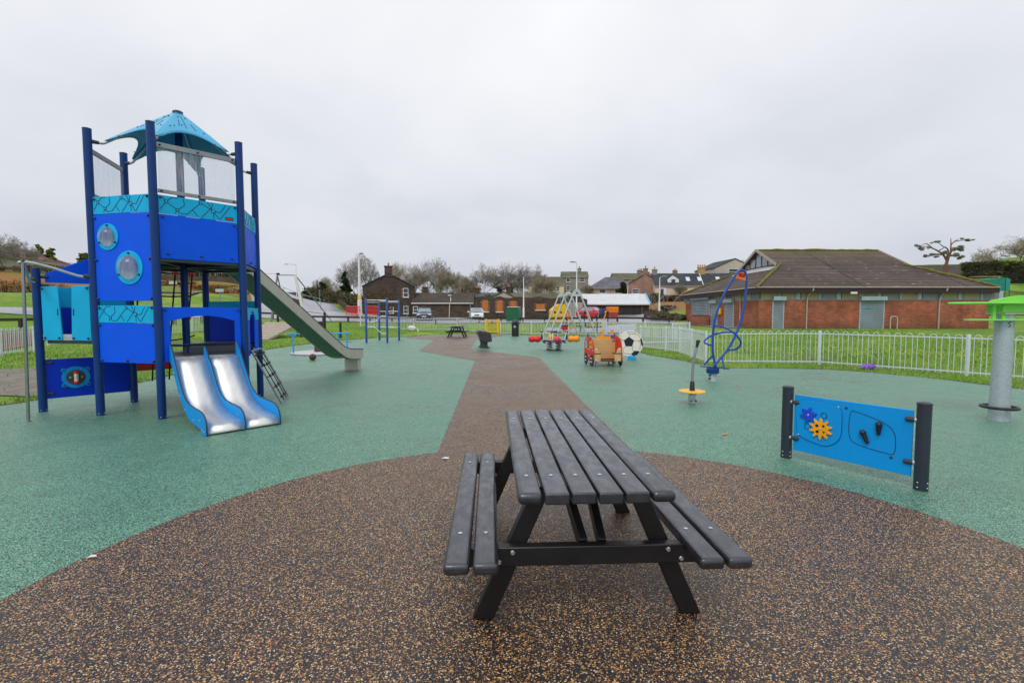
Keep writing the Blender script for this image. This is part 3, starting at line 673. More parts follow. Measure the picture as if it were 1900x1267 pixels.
# --- side with the double slide (A-C)
M,L=edge_frame(VA,VC)
panel(M,-e,e,2.465,3.135,ROYAL,'wall_panel',[(-e+.05,3.09),(e-.05,3.09),(-e+.10,2.535),(0,2.535),(e-.10,2.535)])
o=panel(M,-e,e,3.14,3.42,TEAL,'patterned_panel',[(-e+.03,3.385),(e-.03,3.385)]); pattern(M,-e,e,3.14,3.42,o)
b=MB(M); b.plate(rrect(.36,3.165,.485,3.215,.0245),-.0112,-.0145); k=b.build('maker_badge',INK,o)
b=MB(M); b.plate(rrect(.375,3.176,.47,3.204,.0135),-.0142,-.016); b.build('badge_emblem',mat('badge_red','#cf2a24',.4,bump=0),k)
def glazing(M,z0,z1):
    b=MB(M); b.box((0,0,z0+.02),(1.08,.03,.055)); g1=b.build('window_rail',GALVD,tw,bevel=.004); caps(M,[(-.5,z0+.02),(0,z0+.02),(.5,z0+.02)],g1,.018)
    b=MB(M); b.box((0,0,z1),(1.08,.03,.075)); g2=b.build('window_rail',GALVD,tw,bevel=.004); caps(M,[(-.5,z1),(0,z1),(.5,z1)],g2,.018)
    b=MB(M); b.box((0,.006,(z0+z1)/2),(1.06,.006,z1-z0-.02)); b.build('clear_window',POLY,tw)
glazing(M,3.46,4.165)
arch=[(-e,.87),(-e,1.72),(e,1.72),(e,.87),(e-.09,.87),(e-.09,1.50)]+[(x,1.50+.085*(1-(x/.44)**2)) for x in (.40,.3,.2,.1,0,-.1,-.2,-.3,-.40)]+[(-e+.09,1.50),(-e+.09,.87)]
b=MB(M); b.plate(arch,-.01,.01); o=b.build('arch_panel',ROYAL,tw,bevel=.003); caps(M,[(-e+.035,1.675),(e-.035,1.675)],o)
# --- side with the net ramp (C-D)
M2,L=edge_frame(VC,VD)
panel(M2,-e,e,2.485,3.13,ROYAL,'wall_panel',[(-e+.05,3.09),(e-.05,3.09),(0,2.535),(e-.10,2.535)])
o=panel(M2,-e,e,3.14,3.42,TEAL,'patterned_panel',[(e-.03,3.385)]); pattern(M2,-e,e,3.14,3.42,o)
slot=[(-e,.87),(-e,1.72),(e,1.72),(e,.87),(.22,.87),(.22,1.42)]+arc((0,1.42),.22,0,180,10)+[(-.22,.87)]
b=MB(M2); b.plate([(-e,.87),(-e,1.50),(e,1.50),(e,.87),(.22,.87),(.22,1.42)]+[p for p in arc((0,1.42),.22,0,180,10) if p[1]<1.5]+[(-.22,.87)] if False else slot,-.01,.01); o=b.build('doorway_panel',ROYAL,tw,bevel=.003)
caps(M2,[(e-.03,1.68),(e-.03,.93),(-e+.03,.93)],o)
ttop=[(-e,1.50),(-e,1.721),(e,1.721),(e,1.50)]+[(.25,1.50)]+[p for p in arc((0,1.42),.25,15,165,10)]+[(-.25,1.50)]
b=MB(M2); b.plate(ttop,-.0105,-.016); b.build('doorway_trim',TEAL,o,bevel=.002)
b=MB(M2)
b.tube([(-.4,-.52,.02),(-.4,-.08,.93),(-.37,-.05,.95),(.37,-.05,.95),(.4,-.08,.93),(.4,-.52,.02)],.022,12)
nr=b.build('net_frame',GALVD,tw)
b=MB(M2)
for k in range(5):
    y0=-.115-.092*k; z0=.88-.195*k; b.tube([(-.4,y0,z0),(-.13,y0-.02,z0-.015),(.13,y0-.02,z0-.015),(.4,y0,z0)],.009,6)
for x in (-.13,.13): b.tube([(x,-.08,.92),(x*1.2,-.31,.47),(x,-.52,.03)],.009,6)
for k in range(5):
    for x in (-.4,-.13,.13,.4): b.sphere((x,-.115-.092*k,.88-.195*k),.022,8)
b.build('rope_net',ROPE,nr)
# --- back sides
M3,L=edge_frame(VD,VG)
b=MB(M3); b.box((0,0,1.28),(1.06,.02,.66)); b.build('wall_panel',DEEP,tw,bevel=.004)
o=panel(M3,-e,e,1.62,1.86,TEAL,'patterned_panel',[(-e+.03,1.8),(e-.03,1.8)]); pattern(M3,-e,e,1.62,1.86,o)
for s in (-1,1):
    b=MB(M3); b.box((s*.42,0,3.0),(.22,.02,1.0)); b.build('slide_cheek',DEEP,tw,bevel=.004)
M4,L=edge_frame(VG,VE)
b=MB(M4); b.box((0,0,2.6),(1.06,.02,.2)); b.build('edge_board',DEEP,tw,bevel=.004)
b=MB(M4); b.box((0,0,3.3),(1.08,.04,.05)); b.build('guard_rail',GALVD,tw)
M5,L=edge_frame(VE,VB)
glazing(M5,3.46,4.165)
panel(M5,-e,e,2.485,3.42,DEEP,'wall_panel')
# --- decks
def hexslab(r,z0,z1,name,m):
    b=MB(); b.slab([(r*math.cos(R(60*i)),r*math.sin(R(60*i))) for i in range(6)],z0,z1); return b.build(name,m,tw,bevel=.004)
DECK=mat('anthracite_deck','#474d55',.4,var=.15,vs=8,bump=.3,bs=70)
hexslab(TR-.06,2.475,2.53,'upper_deck',DECK)
b=MB()
for i in range(6):
    p,q=HEX[i],HEX[(i+1)%6]; b.bar((p[0]*.97,p[1]*.97,2.445),(q[0]*.97,q[1]*.97,2.445),.05,.05)
for i in range(3): b.bar((HEX[i][0]*.95,HEX[i][1]*.95,2.44),(-HEX[i][0]*.95,-HEX[i][1]*.95,2.44),.04,.05)
b.build('deck_frame',POSTD,tw)
hexslab(TR-.06,.87,.915,'lower_deck',DECK)
b=MB(); b.slab([(.05,-.02)]+[(HEX[i][0]*.93,HEX[i][1]*.93) for i in (2,3)]+[(HEX[4][0]*.6,HEX[4][1]*.6)],1.035,1.075); b.build('raised_step',DECK,tw,bevel=.004)
b=MB(); b.bar((.06,-.02,.975),(HEX[2][0]*.9+.02,HEX[2][1]*.9+.02,.975),.025,.115); b.bar((.065,-.02,1.083),(HEX[2][0]*.9+.03,HEX[2][1]*.9+.02,1.083),.045,.014); b.build('step_riser',mat('grey_riser','#5d646b',.5),tw)
# --- triangular bay with shutters (B-H) and the long H-E panels
M6,L=edge_frame(VB,VH,inside=VE)
for s in (-1,1):
    if s<0: pts=[(-.5,1.19),(-.5,2.06),(-.30,2.06)]+arc((-.22,1.98),.08,90,0,5)+[(-.10,1.19)]
    else: pts=[(.5,1.19),(.5,2.06),(.30,2.06)]+[(.22-.08*math.sin(R(a)),1.98+.08*math.cos(R(a))) for a in range(0,91,18)]+[(.10,1.19)]
    pts=[(x*1.0,z) for x,z in pts]
    b=MB(M6); b.plate(pts,-.01,.01); o=b.build('shutter',TEAL,tw,bevel=.003)
    caps(M6,[(s*.47,2.02),(s*.45,1.225),(s*.15,1.225)],o,.018)
    b=MB(M6); b.plate(rrect(s*.165-.012,1.585,s*.165+.012,1.695,.0115),-.0105,-.012); b.build('hand_hole',INK,o)
b=MB(M6); b.box((0,.02,1.235),(1.06,.03,.10)); b.build('sill_bar',GALV,tw,bevel=.004)
M7,L=edge_frame(VH,VE,inside=VB)
sx=-1 if (M7@Vector((-.5,0,0))-Vector((VH[0],VH[1],0))).length<.3 else 1
b=MB(M7); b.plate([(sx*.50,2.13),(sx*.50,2.27),(sx*-.5,2.80),(sx*-.5,2.13)],-.01,.01); o=b.build('sloping_panel',ROYAL,tw,bevel=.003)
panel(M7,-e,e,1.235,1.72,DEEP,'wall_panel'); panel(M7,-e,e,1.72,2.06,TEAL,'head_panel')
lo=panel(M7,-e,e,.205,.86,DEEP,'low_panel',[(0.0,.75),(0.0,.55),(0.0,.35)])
def clampz(M,x,z,s):
    b=MB(M); b.cyl((x,-.0,z),(x-s*.07,-.0,z),.026,.028,14); b.sphere((x-s*.07,0,z),.028,12); b.build('clamp',CAP,tw)
for z in (2.22,2.08,.80,.29): clampz(M7,sx*.545,z,sx)
xw=sx*.10*1; xw=sx*.20
IM=Matrix.Rotation(math.pi,4,'Z')
for MM in (M7,M7@IM):
    pass
# window with rolling tube on the inner face of the low panel (it faces the photo's viewer)
inn=1 if (M7@Vector((0,1,0))).length<(M7@Vector((0,-1,0))).length else -1
Mi=M7@Matrix.Rotation(math.pi,4,'Z') if inn==1 else M7
xw=-sx*.18 if inn==1 else sx*.18
b=MB(Mi); b.plate([(xw+.185*math.cos(2*math.pi*k/36),.535+.185*math.sin(2*math.pi*k/36)) for k in range(36)],-.011,-.022)
for a in (40,140,220,320): b.plate([(xw+.2*math.cos(R(a))+.035*math.cos(2*math.pi*k/16),.535+.2*math.sin(R(a))+.035*math.sin(2*math.pi*k/16)) for k in range(16)],-.011,-.0215)
rw=b.build('round_window',SKYB,lo,bevel=.002)
caps(Mi@Matrix.Translation((0,-.012,0)),[(xw+.2*math.cos(R(a)),.535+.2*math.sin(R(a))) for a in (40,140,220,320)],rw,.016)
b=MB(Mi); b.plate([(xw+.128*math.cos(2*math.pi*k/32),.535+.128*math.sin(2*math.pi*k/32)) for k in range(32)],-.0222,-.0235); b.build('inner_disc',mat('grey_disc','#3c414c',.4),rw)
b=MB(Mi); b.cyl((xw,-.05,.455),(xw,-.05,.615),.03,n=16); b.build('rolling_tube',mat('sand_tube','#cfc9b4',.25,var=.2,vs=20),rw)
b=MB(Mi)
for z in (.45,.62): b.cyl((xw,-.05,z-.018),(xw,-.05,z+.018),.036,n=16)
b.build('tube_end',RED,rw)
b=MB(Mi)
for s in (-1,1): b.sphere((xw+s*.075,-.024,.535),.013,10,(1,.5,1))
b.build('yellow_dot',mat('pale_yellow','#d8d060',.5,bump=0),rw)
hsl=[(VB[0]*.95,VB[1]*.95),(VE[0]*.95,VE[1]*.95),(VH[0]*.95,VH[1]*.95)]
b=MB(); b.slab(hsl,1.13,1.18); b.build('bay_deck',DECK,tw)
# --- umbrella roof: six scalloped boards
ZR=lambda t:5.105-.75*t**1.05
for i in range(6):
    a0,a1=R(60*i),R(60*i+60); V=[];F=[]; NS,NTT=20,8
    for s in range(NS+1):
        u=s/NS; w_=abs(2*u-1)
        cut=1-.27*max(0,1-(w_/.84)**2.4)**.62 if w_<.84 else 1.
        ex=(1.0*(math.cos(a0)*(1-u)+math.cos(a1)*u),1.0*(math.sin(a0)*(1-u)+math.sin(a1)*u))
        for t_ in range(NTT+1):
            t=.06+(cut-.06)*t_/NTT
            V.append((ex[0]*t,ex[1]*t,ZR(t)))
    for s in range(NS):
        for t_ in range(NTT): k=s*(NTT+1)+t_; F.append((k,k+1,k+NTT+2,k+NTT+1))
    b=MB(); b.add(V,F); o=b.build('roof_board',ROOFB,tw,smooth=25)
    so_=o.modifiers.new('solid','SOLIDIFY'); so_.thickness=.014; so_.offset=-1
    b=MB()
    def rp(u,t,dz=.002):
        return Vector(((math.cos(a0)*(1-u)+math.cos(a1)*u)*t,(math.sin(a0)*(1-u)+math.sin(a1)*u)*t,ZR(t)+dz))
    for u,t0,t1 in ((.5,.2,.58),(.32,.36,.56),(.72,.42,.6),(.2,.55,.62)): b.bar(rp(u,t0),rp(u,t1),.009,.004)
    b.build('roof_groove',INK,o)
    b=MB()
    for u,t in ((.12,.62),(.14,.9),(.86,.9),(.88,.62),(.3,.25),(.7,.25),(.4,.5)): b.sphere(tuple(rp(u,t,.004)),.013,8,(1,1,.5))
    b.build('bolt',CAP,o)
    b=MB(); d=(math.cos(a0),math.sin(a0)); pp_=[(d[0]*t,d[1]*t,ZR(t)-.045) for t in (.12,.4,.7,.95)]+[(d[0]*1.02,d[1]*1.02,4.30),(d[0]*1.09,d[1]*1.09,4.295)]
    b.tube(smooth_path(pp_,3),.02,8); b.build('roof_arm',GALV,tw)
    b=MB(); b.cyl((d[0]*1.07,d[1]*1.07,4.295),(d[0]*1.155,d[1]*1.155,4.295),.026,.032,14); b.build('clamp',CAP,tw)
b=MB(); b.lathe([(.08,5.04),(.08,5.085),(.06,5.1),(0,5.103)],24); b.build('roof_cap',CAP,tw)
# --- double slide
M,L=edge_frame(VA,VC)
prof=[(-.07,.922),(0.0,.915),(.06,.90),(.16,.85),(.35,.66),(.6,.41),(.85,.235),(1.1,.16),(1.4,.125),(1.62,.115),(1.70,.095),(1.735,.05),(1.74,.02)]
ps_=smooth_path([(d,z,0) for d,z in prof],4); pr_=[(p.x,p.y) for p in ps_]
for sgn in (-1,1):
    xa,xb=(.005,.455) if sgn>0 else (-.455,-.005)
    b=MB(M); V=[];F=[]
    for d,z in pr_: V+= [(xa,-d,z),(xb,-d,z)]
    for i in range(len(pr_)-1): F.append((2*i,2*i+1,2*i+3,2*i+2))
    b.add(V,F); o=b.build('slide_chute',STEEL,tw,smooth=60); s2=o.modifiers.new('solid','SOLIDIFY'); s2.thickness=.012
topc=[(-.02,1.13),(.03,1.14),(.10,1.09),(.20,.98),(.42,.70),(.65,.455),(.9,.335),(1.2,.305),(1.45,.295),(1.62,.27),(1.72,.20),(1.755,.10),(1.755,.0)]
botc=[(1.72,-.0),(1.55,.0),(1.52,.05),(1.45,.06),(1.05,.095),(.8,.18),(.55,.34),(.3,.6),(.12,.82),(.0,.87),(-.02,.9)]
tp=[(p.x,p.y) for p in smooth_path([(a,b_,0) for a,b_ in topc],4)]; bp=[(p.x,p.y) for p in smooth_path([(a,b_,0) for a,b_ in botc],3)]
for x,m in ((-.47,SKYB),(.47,SKYB),(0,SKYB)):
    sc_=1 if x else .9
    b=MB(M@Matrix.Translation((x,0,0))@Matrix.Rotation(R(-90),4,'Z')); b.plate([(d,z if x else z-.055*(d<.3)) for d,z in tp+bp],-.0125,.0125); o=b.build('slide_side',m,tw,bevel=.004)
    b=MB(M); b.tube([(x,-d,z+.003-(0 if x else .055*(d<.3))) for d,z in tp],.011,6); b.build('side_edge',mat('dark_edge_strip','#1d3848',.5,bump=0) if x==-.47 else bpy.data.materials['dark_edge_strip'],o)
    b=MB(M)
    for d,z in ((.25,.72),(.55,.4),(.8,.23),(1.2,.14),(1.5,.18),(1.6,.06),(1.68,.05)): b.sphere((x+(-.0145 if x<=0 else .0145),-d,z),.011,8)
    b.build('bolt',BOLT,o)
# --- rope climber at the back (G-E)
b=MB(M4)
for s in (-1,1): b.cyl((s*.48,-1.05,-.02),(s*.48,-1.05,2.12),.03,n=14)
b.tube([(-.6,0,2.06),(-.6,-1.05,2.06),(.6,-1.05,2.06),(.6,0,2.06)],.024,10); fr=b.build('climber_frame',GALVD,tw)
b=MB(M4); J=[]
for i,x in enumerate((-.42,-.14,.14,.42)):
    b.tube([(x,-.06,2.62),(x*1.02,-.35,2.0),(x,-.7,1.2),(x*1.03,-.98,.25)],.015,6)
for k,(y,z) in enumerate(((-.16,2.42),(-.36,1.98),(-.56,1.54),(-.75,1.1),(-.88,.68))):
    b.tube([(-.6,y-.1,z+.06),(-.42,y,z),(-.14,y,z-.03),(.14,y,z-.02),(.42,y,z),(.6,y-.1,z+.05)],.015,6)
    for x in (-.42,-.14,.14,.42):
        if (k+int(x*7))%2==0: J.append((x,y,z-.015))
        else: b.sphere((x,y,z-.015),.026,8)
b.build('climbing_rope',ROPE,fr)
b=MB(M4)
for p in J: b.box(p,(.085,.085,.07),(0,0,.7))
b.build('rope_joint',RED,fr,bevel=.012)
b=MB(M4); b.box((0,-.98,.62),(1.0,.03,.30)); b.build('low_board',REDD,tw,bevel=.005)
# --- long slide (leaves D-G)
Ms,L=edge_frame(VD,VG)
def slprof(off=0):
    P=[(0,2.455),(.22,2.44),(.45,2.30),(1.2,1.86),(2.2,1.27),(3.05,.77),(3.35,.60),(3.6,.475),(3.9,.405),(4.3,.375),(4.48,.36)]
    return [(p.x,p.y+off) for p in smooth_path([(a,b_,0) for a,b_ in P],4)]
W2=.25; pf=slprof(); SHT=.235
b=MB(Ms); V=[];F=[]
for d,z in pf: V+=[(-W2,-d,z),(W2,-d,z),(-W2,-d,z-.02),(W2,-d,z-.02)]
for i in range(len(pf)-1):
    k=4*i; F+=[(k,k+1,k+5,k+4)]
b.add(V,F); o=b.build('slide_bed',STEELR,tw,smooth=40)
b=MB(Ms); b.add(V,[(4*i+3,4*i+2,4*i+6,4*i+7) for i in range(len(pf)-1)]); b.build('slide_underside',SLUND,tw,smooth=40)
for s_ in (-1,1):
    b=MB(Ms@Matrix.Translation((s_*(W2+.01),0,0))@Matrix.Rotation(R(-90),4,'Z')); b.plate([(d,z-.03) for d,z in pf]+[(d,z+SHT-(.09 if i==0 else 0)-.0*(d>4)) for i,(d,z) in reversed(list(enumerate(pf)))],-.012,.012); b.build('slide_wall',SLSIDE,tw,smooth=0)
b=MB(Ms); b.tube([(-W2-.012,-d,z+SHT+.004) for d,z in pf],.017,8); b.tube([(W2+.012,-d,z+SHT+.004) for d,z in pf],.017,8); b.build('slide_rim',POSTD,o)  # charcoal colour stands in for the shadow line along the rim
b=MB(Ms); b.box((0,-4.36,.165),(.44,.16,.35)); b.build('slide_foot',SLSIDE,tw,bevel=.02)
b=MB(Ms); V=[];F=[]
b.build('x',None,tw) if False else None
# --- fireman's pole and its curved bar
Mi_=tw.matrix_basis.inverted() if False else (Matrix.Translation((TC[0],TC[1],0))@Matrix.Rotation(TROT,4,'Z')).inverted()
fp=Mi_@Vector((-7.27,7.19,0)); top=Mi_@Vector((-7.20,7.17,2.36))
b=MB(); b.tube([(fp.x,fp.y,-.02),(fp.x,fp.y,.1),(top.x,top.y,2.36)],.021,14); b.lathe([(.04,0),(.04,.012)],14,(fp.x,fp.y,0)); b.build('fire_pole',STEELR,tw)
vb=Vector((VB[0],VB[1],2.18));vh=Vector((VH[0],VH[1],2.10)); tt=Vector((top.x,top.y,2.36))
b=MB(); dB=(tt-vb); dH=(tt-vh)
b.tube(smooth_path([vb+dB*.06,vb+dB*.25+Vector((0,0,-.02)),vb+dB*.6+Vector((0,0,.02)),vb+dB*.9+Vector((0,0,.03)),tt+(tt-vb).normalized()*.04,vh+dH*.9+Vector((0,0,-.02)),vh+dH*.55+Vector((0,0,-.12)),vh+dH*.1],6),.021,12); b.build('curved_bar',mat('pale_grey_bar','#aeb9bb',.4,.3),tw)
b=MB(); b.cyl(vb+dB*.05,vb+dB*.16,.034,.03,14); b.build('clamp',CAP,tw)
b=MB(); b.cyl(vh+dH*.12,vh+dH*.3,.03,.026,12); b.build('clamp',CAP,tw)
b=MB(); b.sphere(tuple(tt+Vector((0,0,.03))),.032,12); b.build('pole_cap',CAP,tw)
# ================================================================== fences
FENCE=mat('pale_grey_fence_paint','#cfd6dd',.42,.15,var=.06,vs=8,bump=.02)
def fence(name,label,pts,h=1.06,period=.245,follow=True,m=FENCE,skip_first=False,skip_last=False,maxpan=2.75):
    pts=[Vector((a,b,0)) for a,b in pts]; o=thing(name,label,'fence',(pts[0].x,pts[0].y,0),0,'bow topped railings round the playground')
    base=pts[0].copy()
    def zz(p): return max(z_mesh(p.x,p.y),-.02) if follow else 0
    posts=[]
    for p,q in zip(pts,pts[1:]):
        n=max(1,round((q-p).length/maxpan))
        for k in range(n): posts.append(p.lerp(q,k/n))
    posts.append(pts[-1])
    for ip,p in enumerate(posts):
        if ip==0 and skip_first: continue
        if p is posts[-1] and skip_last: continue
        b=MB(); z=zz(p); b.box((p.x-base.x,p.y-base.y,z+.53),(.07,.07,1.08)); b.build('post',m,o,bevel=.006)
    for p,q in zip(posts,posts[1:]):
        d=(q-p); L=d.length; d.normalize(); n=max(1,round((L-.12)/period)); per=(L-.12)/n
        z0,z1=zz(p),zz(q); b=MB(); near=p.length<20
        off=lambda s: (p.x-base.x+d.x*s, p.y-base.y+d.y*s)
        zl=lambda s: z0+(z1-z0)*s/L
        x0,y0=off(.035);x1,y1=off(L-.035)
        for zr in (.10,h-.085): b.bar((x0,y0,zl(0)+zr),(x1,y1,zl(L)+zr),.018,.032)
        hw=per*.29
        for k in range(n):
            s=.06+per*(k+.5); zb=zl(s)
            P=[(-hw,.04),(-hw,h-.09),(-hw*.87,h-.045),(-hw*.5,h-.01),(0,h),(hw*.5,h-.01),(hw*.87,h-.045),(hw,h-.09),(hw,.04)] if near else [(-hw,.05),(-hw,h-.08),(-hw*.6,h-.015),(hw*.6,h-.015),(hw,h-.08),(hw,.05)]
            b.tube([(*off(s+a),zb+c) for a,c in P],.0085 if near else .0125,6 if near else 4,caps=False)
        b.build('railing_panel',m,o)
    return o
fence('bow_top_fence','pale grey bow topped railing along the lawn in front of the brick pavilion',[(6.32,15.72),(9.6,15.06),(11.67,12.34),(13.6,9.3),(14.4,5)],maxpan=3.45)
fence('bow_top_fence','pale grey railing stepping back past the looped spinner towards the side entrance',[(6.32,15.72),(6.71,19.29),(6.59,20.67)],maxpan=1.9,period=.2,skip_first=True)
fence('bow_top_fence','pale grey railing directly behind the football board',[(6.59,20.67),(6.11,22.97),(5.44,24.4)],period=.2,skip_first=True)
fence('bow_top_fence','pale grey railing closing the entrance path below the round shrub',[(6.5,33.2),(8.6,31.2),(10.5,28.6),(9.4,28.3)],period=.22,skip_first=True)
fence('bow_top_fence','long pale grey railing from the yellow gate along the back to the swing frame',[(-.93,38.55),(1.49,36.9),(4.2,35.9),(6.5,34.6),(6.5,33.2)],period=.24)
fence('bow_top_fence','long pale grey railing behind the climbing frame and the distant picnic table',[(-12.25,39.08),(-8.18,40.3),(-4.6,40.6),(-2.15,39.6)],period=.24)
fence('bow_top_fence','pale grey railing beside the bark bed at the far left',[(-18.8,15.5),(-19.42,18.31),(-20.19,20.38)],period=.26,maxpan=2.4)
fence('bow_top_fence','pale grey railing seen beneath the shutters of the blue tower',[(-21.4,22.26),(-20.88,24.12),(-20.4,28.0),(-19.6,32.5)],period=.25)
# yellow gate
g=thing('gate','yellow metal gate with upright bars in the back railing','gate',(-2.09,39.35,0),math.atan2(-.9,1.14))
W_=1.28
for x in (0,W_):
    b=MB(); b.box((x,0,.59),(.1,.1,1.2)); b.build('post',YELL,g,bevel=.008)
b=MB(); b.box((W_/2,0,.16),(W_-.14,.05,.07)); b.box((W_/2,0,1.07),(W_-.14,.05,.06))
for x in (.1,W_-.1): b.box((x,0,.62),(.06,.048,.86))
b.build('gate_frame',YELL,g)
b=MB()
for k in range(9): b.cyl((.2+k*(W_-.4)/8,0,.18),(.2+k*(W_-.4)/8,0,1.06),.011,n=6)
b.build('gate_bars',YELL,g)
b=MB(); b.box((W_/2,-.03,.92),(.05,.05,.18)); b.build('latch',BLKM,g)

# ================================================================== swing frame
sw=thing('swing_set','galvanised swing frame with three A shaped pairs of legs','swing',(3.82,28.6,0),math.atan2(-.36,6.0)*-1)
HS=2.99
for k,y in enumerate((0,2.9,5.8)):
    b=MB()
    for s in (-1,1): b.cyl((s*1.30,y,-.02),(s*.15,y,HS-.06),.045,.045,12)
    for s in (-1,1):
        b=MB(); b.cyl((s*1.30,y,-.02),(s*.15,y,HS-.06),.055,.055,12); b.build('leg',GALV,sw)
    b=MB(); b.plate([(-.30,HS-.34),(-.13,HS+.04),(-.09,HS+.07),(.09,HS+.07),(.13,HS+.04),(.30,HS-.34),(.12,HS-.22),(-.12,HS-.22)],y-.06,y-.045) if k else b.plate([(-.30,HS-.36),(-.13,HS+.04),(-.09,HS+.07),(.09,HS+.07),(.13,HS+.04),(.30,HS-.36)],y-.06,y-.045)
    hp=b.build('head_plate',GALV,sw)
    if k==0:
        b=MB(); b.cyl((0,y-.075,HS-.16),(0,y-.061,HS-.16),.055,n=18); b.build('tube_end',BLKM,hp)
b=MB(); b.cyl((0,-.05,HS-.16),(0,5.86,HS-.16),.05,n=14); b.build('top_beam',GALV,sw)
ts=thing('cradle_swing_seat','red cradle swing seat with blue rim hanging in the swing frame','swing seat',(3.57,32.9,0),.1)
b=MB(); b.lathe([(.16,.52),(.22,.56),(.25,.75),(.24,.80)],14); b.build('bucket',RED,ts)
b=MB(); b.tube([(.26*math.cos(R(a)),.26*math.sin(R(a)),.82) for a in range(0,360,24)],.045,8,True); b.build('rim',BLUEP,ts)
b=MB()
for s in (-1,1): b.cyl((s*.25,0,.82),(s*.3,0,HS-.2),.006,n=5)
b.build('chain',GALV,ts)

# ================================================================== four seat springer
sg=thing('spring_rocker','four seat spring rocker with red and orange peanut shaped seats','rocker',(1.86,21.28,0),R(4))
for dx,dy in ((-.2,-.1),(.2,-.1),(-.2,.2),(.2,.2)):
    b=MB(); b.tube([(dx+.1*math.cos(a*.5),dy+.1*math.sin(a*.5),.03+.40*a/50) for a in range(51)],.02,6); b.build('spring',GALVD,sg)
b=MB(); b.box((0,.05,.015),(.66,.6,.03)); b.build('ground_plate',BLKM,sg)
b=MB(); b.lathe([(.46,.445),(.47,.455),(.47,.475),(.46,.485)],28); b.build('centre_disc',GALVD,sg)
for i,(a,m) in enumerate(((180,RED),(0,ORNG),(-90,RED),(90,ORNG))):
    M=Matrix.Rotation(R(a),4,'Z')
    b=MB(M); b.tube([(.3,0,.42),(.62,0,.46),(1.0,0,.46)],.035,8); arm=b.build('arm',GALVD,sg)
    b=MB(M@Matrix.Translation((.86,0,.50))@Matrix.Rotation(R(90),4,'Y')); Lh=.27
    b.lathe([(.0,-Lh),(.07,-Lh+.012),(.125,-Lh+.06),(.15,-Lh+.14),(.118,-.02),(.115,.02),(.15,Lh-.14),(.125,Lh-.06),(.07,Lh-.012),(0,Lh)],22); st=b.build('seat',m,sg,smooth=80)
    b=MB(M@Matrix.Translation((1.118,0,.5))); b.box((0,0,0),(.03,.035,.2)); b.box((0,0,0),(.028,.2,.03)); b.build('seat_strap',NAVY,st,bevel=.008)
    b=MB(M); b.plate([(.50,.46),(.62,.5),(.57,.72),(.535,.74)],-.02,.02); b.build('knee_board',NAVY,sg)
    b=MB(M); b.tube(smooth_path([(.46,0,.46),(.50,0,.62),(.56,0,.80)],4),.022,8); b.build('handle_stem',WHITE if i!=2 else GALVD,sg)
    b=MB(M); b.cyl((.56,-.2,.81),(.56,.2,.81),.024,n=10); b.sphere((.56,-.2,.81),.035,8); b.sphere((.56,.2,.81),.035,8); b.build('hand_grip',BLKM,sg)
    b=MB(M)
    for s in (-1,1): b.tube([(.42,0,.43),(.44,s*.16,.38),(.44,s*.22,.36)],.02,6); b.sphere((.44,s*.23,.36),.04,8)
    b.build('foot_rest',BLKM,sg)

# ================================================================== toy fire engine
fe=thing('toy_fire_engine','red wooden toy fire engine with tan back board and seats','play vehicle',(2.86,15.2,0),R(7.5))
side=[(-.52,.14),(-.52,.56),(-.46,.72),(-.36,.83),(-.2,.885),(.2,.885),(.46,.80),(.52,.68),(.52,.14),(.36,.14),(.36,.26),(.14,.26),(.14,.14)]
for s in (-1,1):
    b=MB(Matrix.Rotation(R(90),4,'Z')); b.plate(side,s*.44-.011,s*.44+.011); sd_=b.build('side_board',RED,fe,bevel=.003)
    sf=1 if s>0 else -1                                    # outer face is at local x = -s*.44
    ox=-s*.4535
    b=MB(); b.box((ox,-.22,.655),(.006,.34,.20)); lb=b.build('yellow_sign',mat('sign_yellow','#e8b318',.4,bump=0) if s<0 else bpy.data.materials['sign_yellow'],sd_)
    b=MB(); ox2=ox+(-.0045 if ox<0 else .0045)
    for k,y in enumerate((-.35,-.27,-.19,-.11)):
        b.box((ox2,y,.66),(.003,.018,.12))
        if k!=2: b.box((ox2,y+.02,.70-.05*(k%2)),(.003,.03,.022))
    b.build('sign_mark',BLKM,lb)
    for y in (-.34,.30):
        b=MB(Matrix.Translation((ox,y,.19))@Matrix.Rotation(R(90),4,'Y')); b.lathe([(.0,-.016),(.175,-.016),(.185,-.008),(.185,.008),(.175,.016),(0,.016)],26); wh=b.build('wheel',mat('black_hdpe','#1b1d20',.5,bump=0) if not bpy.data.materials.get('black_hdpe') else bpy.data.materials['black_hdpe'],fe)
        b=MB(Matrix.Translation((ox+(-.02 if ox<0 else .02),y,.19)))
        for a in (45,135,225,315): b.sphere((0,.075*math.cos(R(a)),.075*math.sin(R(a))),.026,8,(.5,1,1))
        b.build('wheel_bolt',WHITE,wh)
    b=MB()
    for y,z in ((-.45,.50),(-.1,.5),(.1,.5),(.4,.56),(-.46,.2),(.0,.3),(.1,.82),(-.33,.8),(.44,.7)): b.sphere((ox,y,z),.022,8,(.5,1,1))
    b.build('bolt_cap',WHITE,sd_)
    b=MB(); b.box((ox,.28,.66),(.006,.16,.28)); b.build('window_opening',mat('cab_window','#8fb3bd',.3) if not bpy.data.materials.get('cab_window') else bpy.data.materials['cab_window'],sd_)
    b=MB(); b.lathe([(.03,0),(.032,.08),(.02,.1),(0,.105)],12,(-s*.44,.18,.885)); b.build('blue_lamp',BLUEP,fe)
b=MB(); b.plate([(-.425,.20),(.425,.20),(.425,.80),(.30,.815),(0,.825),(-.30,.815),(-.425,.80)],.06,.038); b.build('back_board',TAN,fe,bevel=.003)
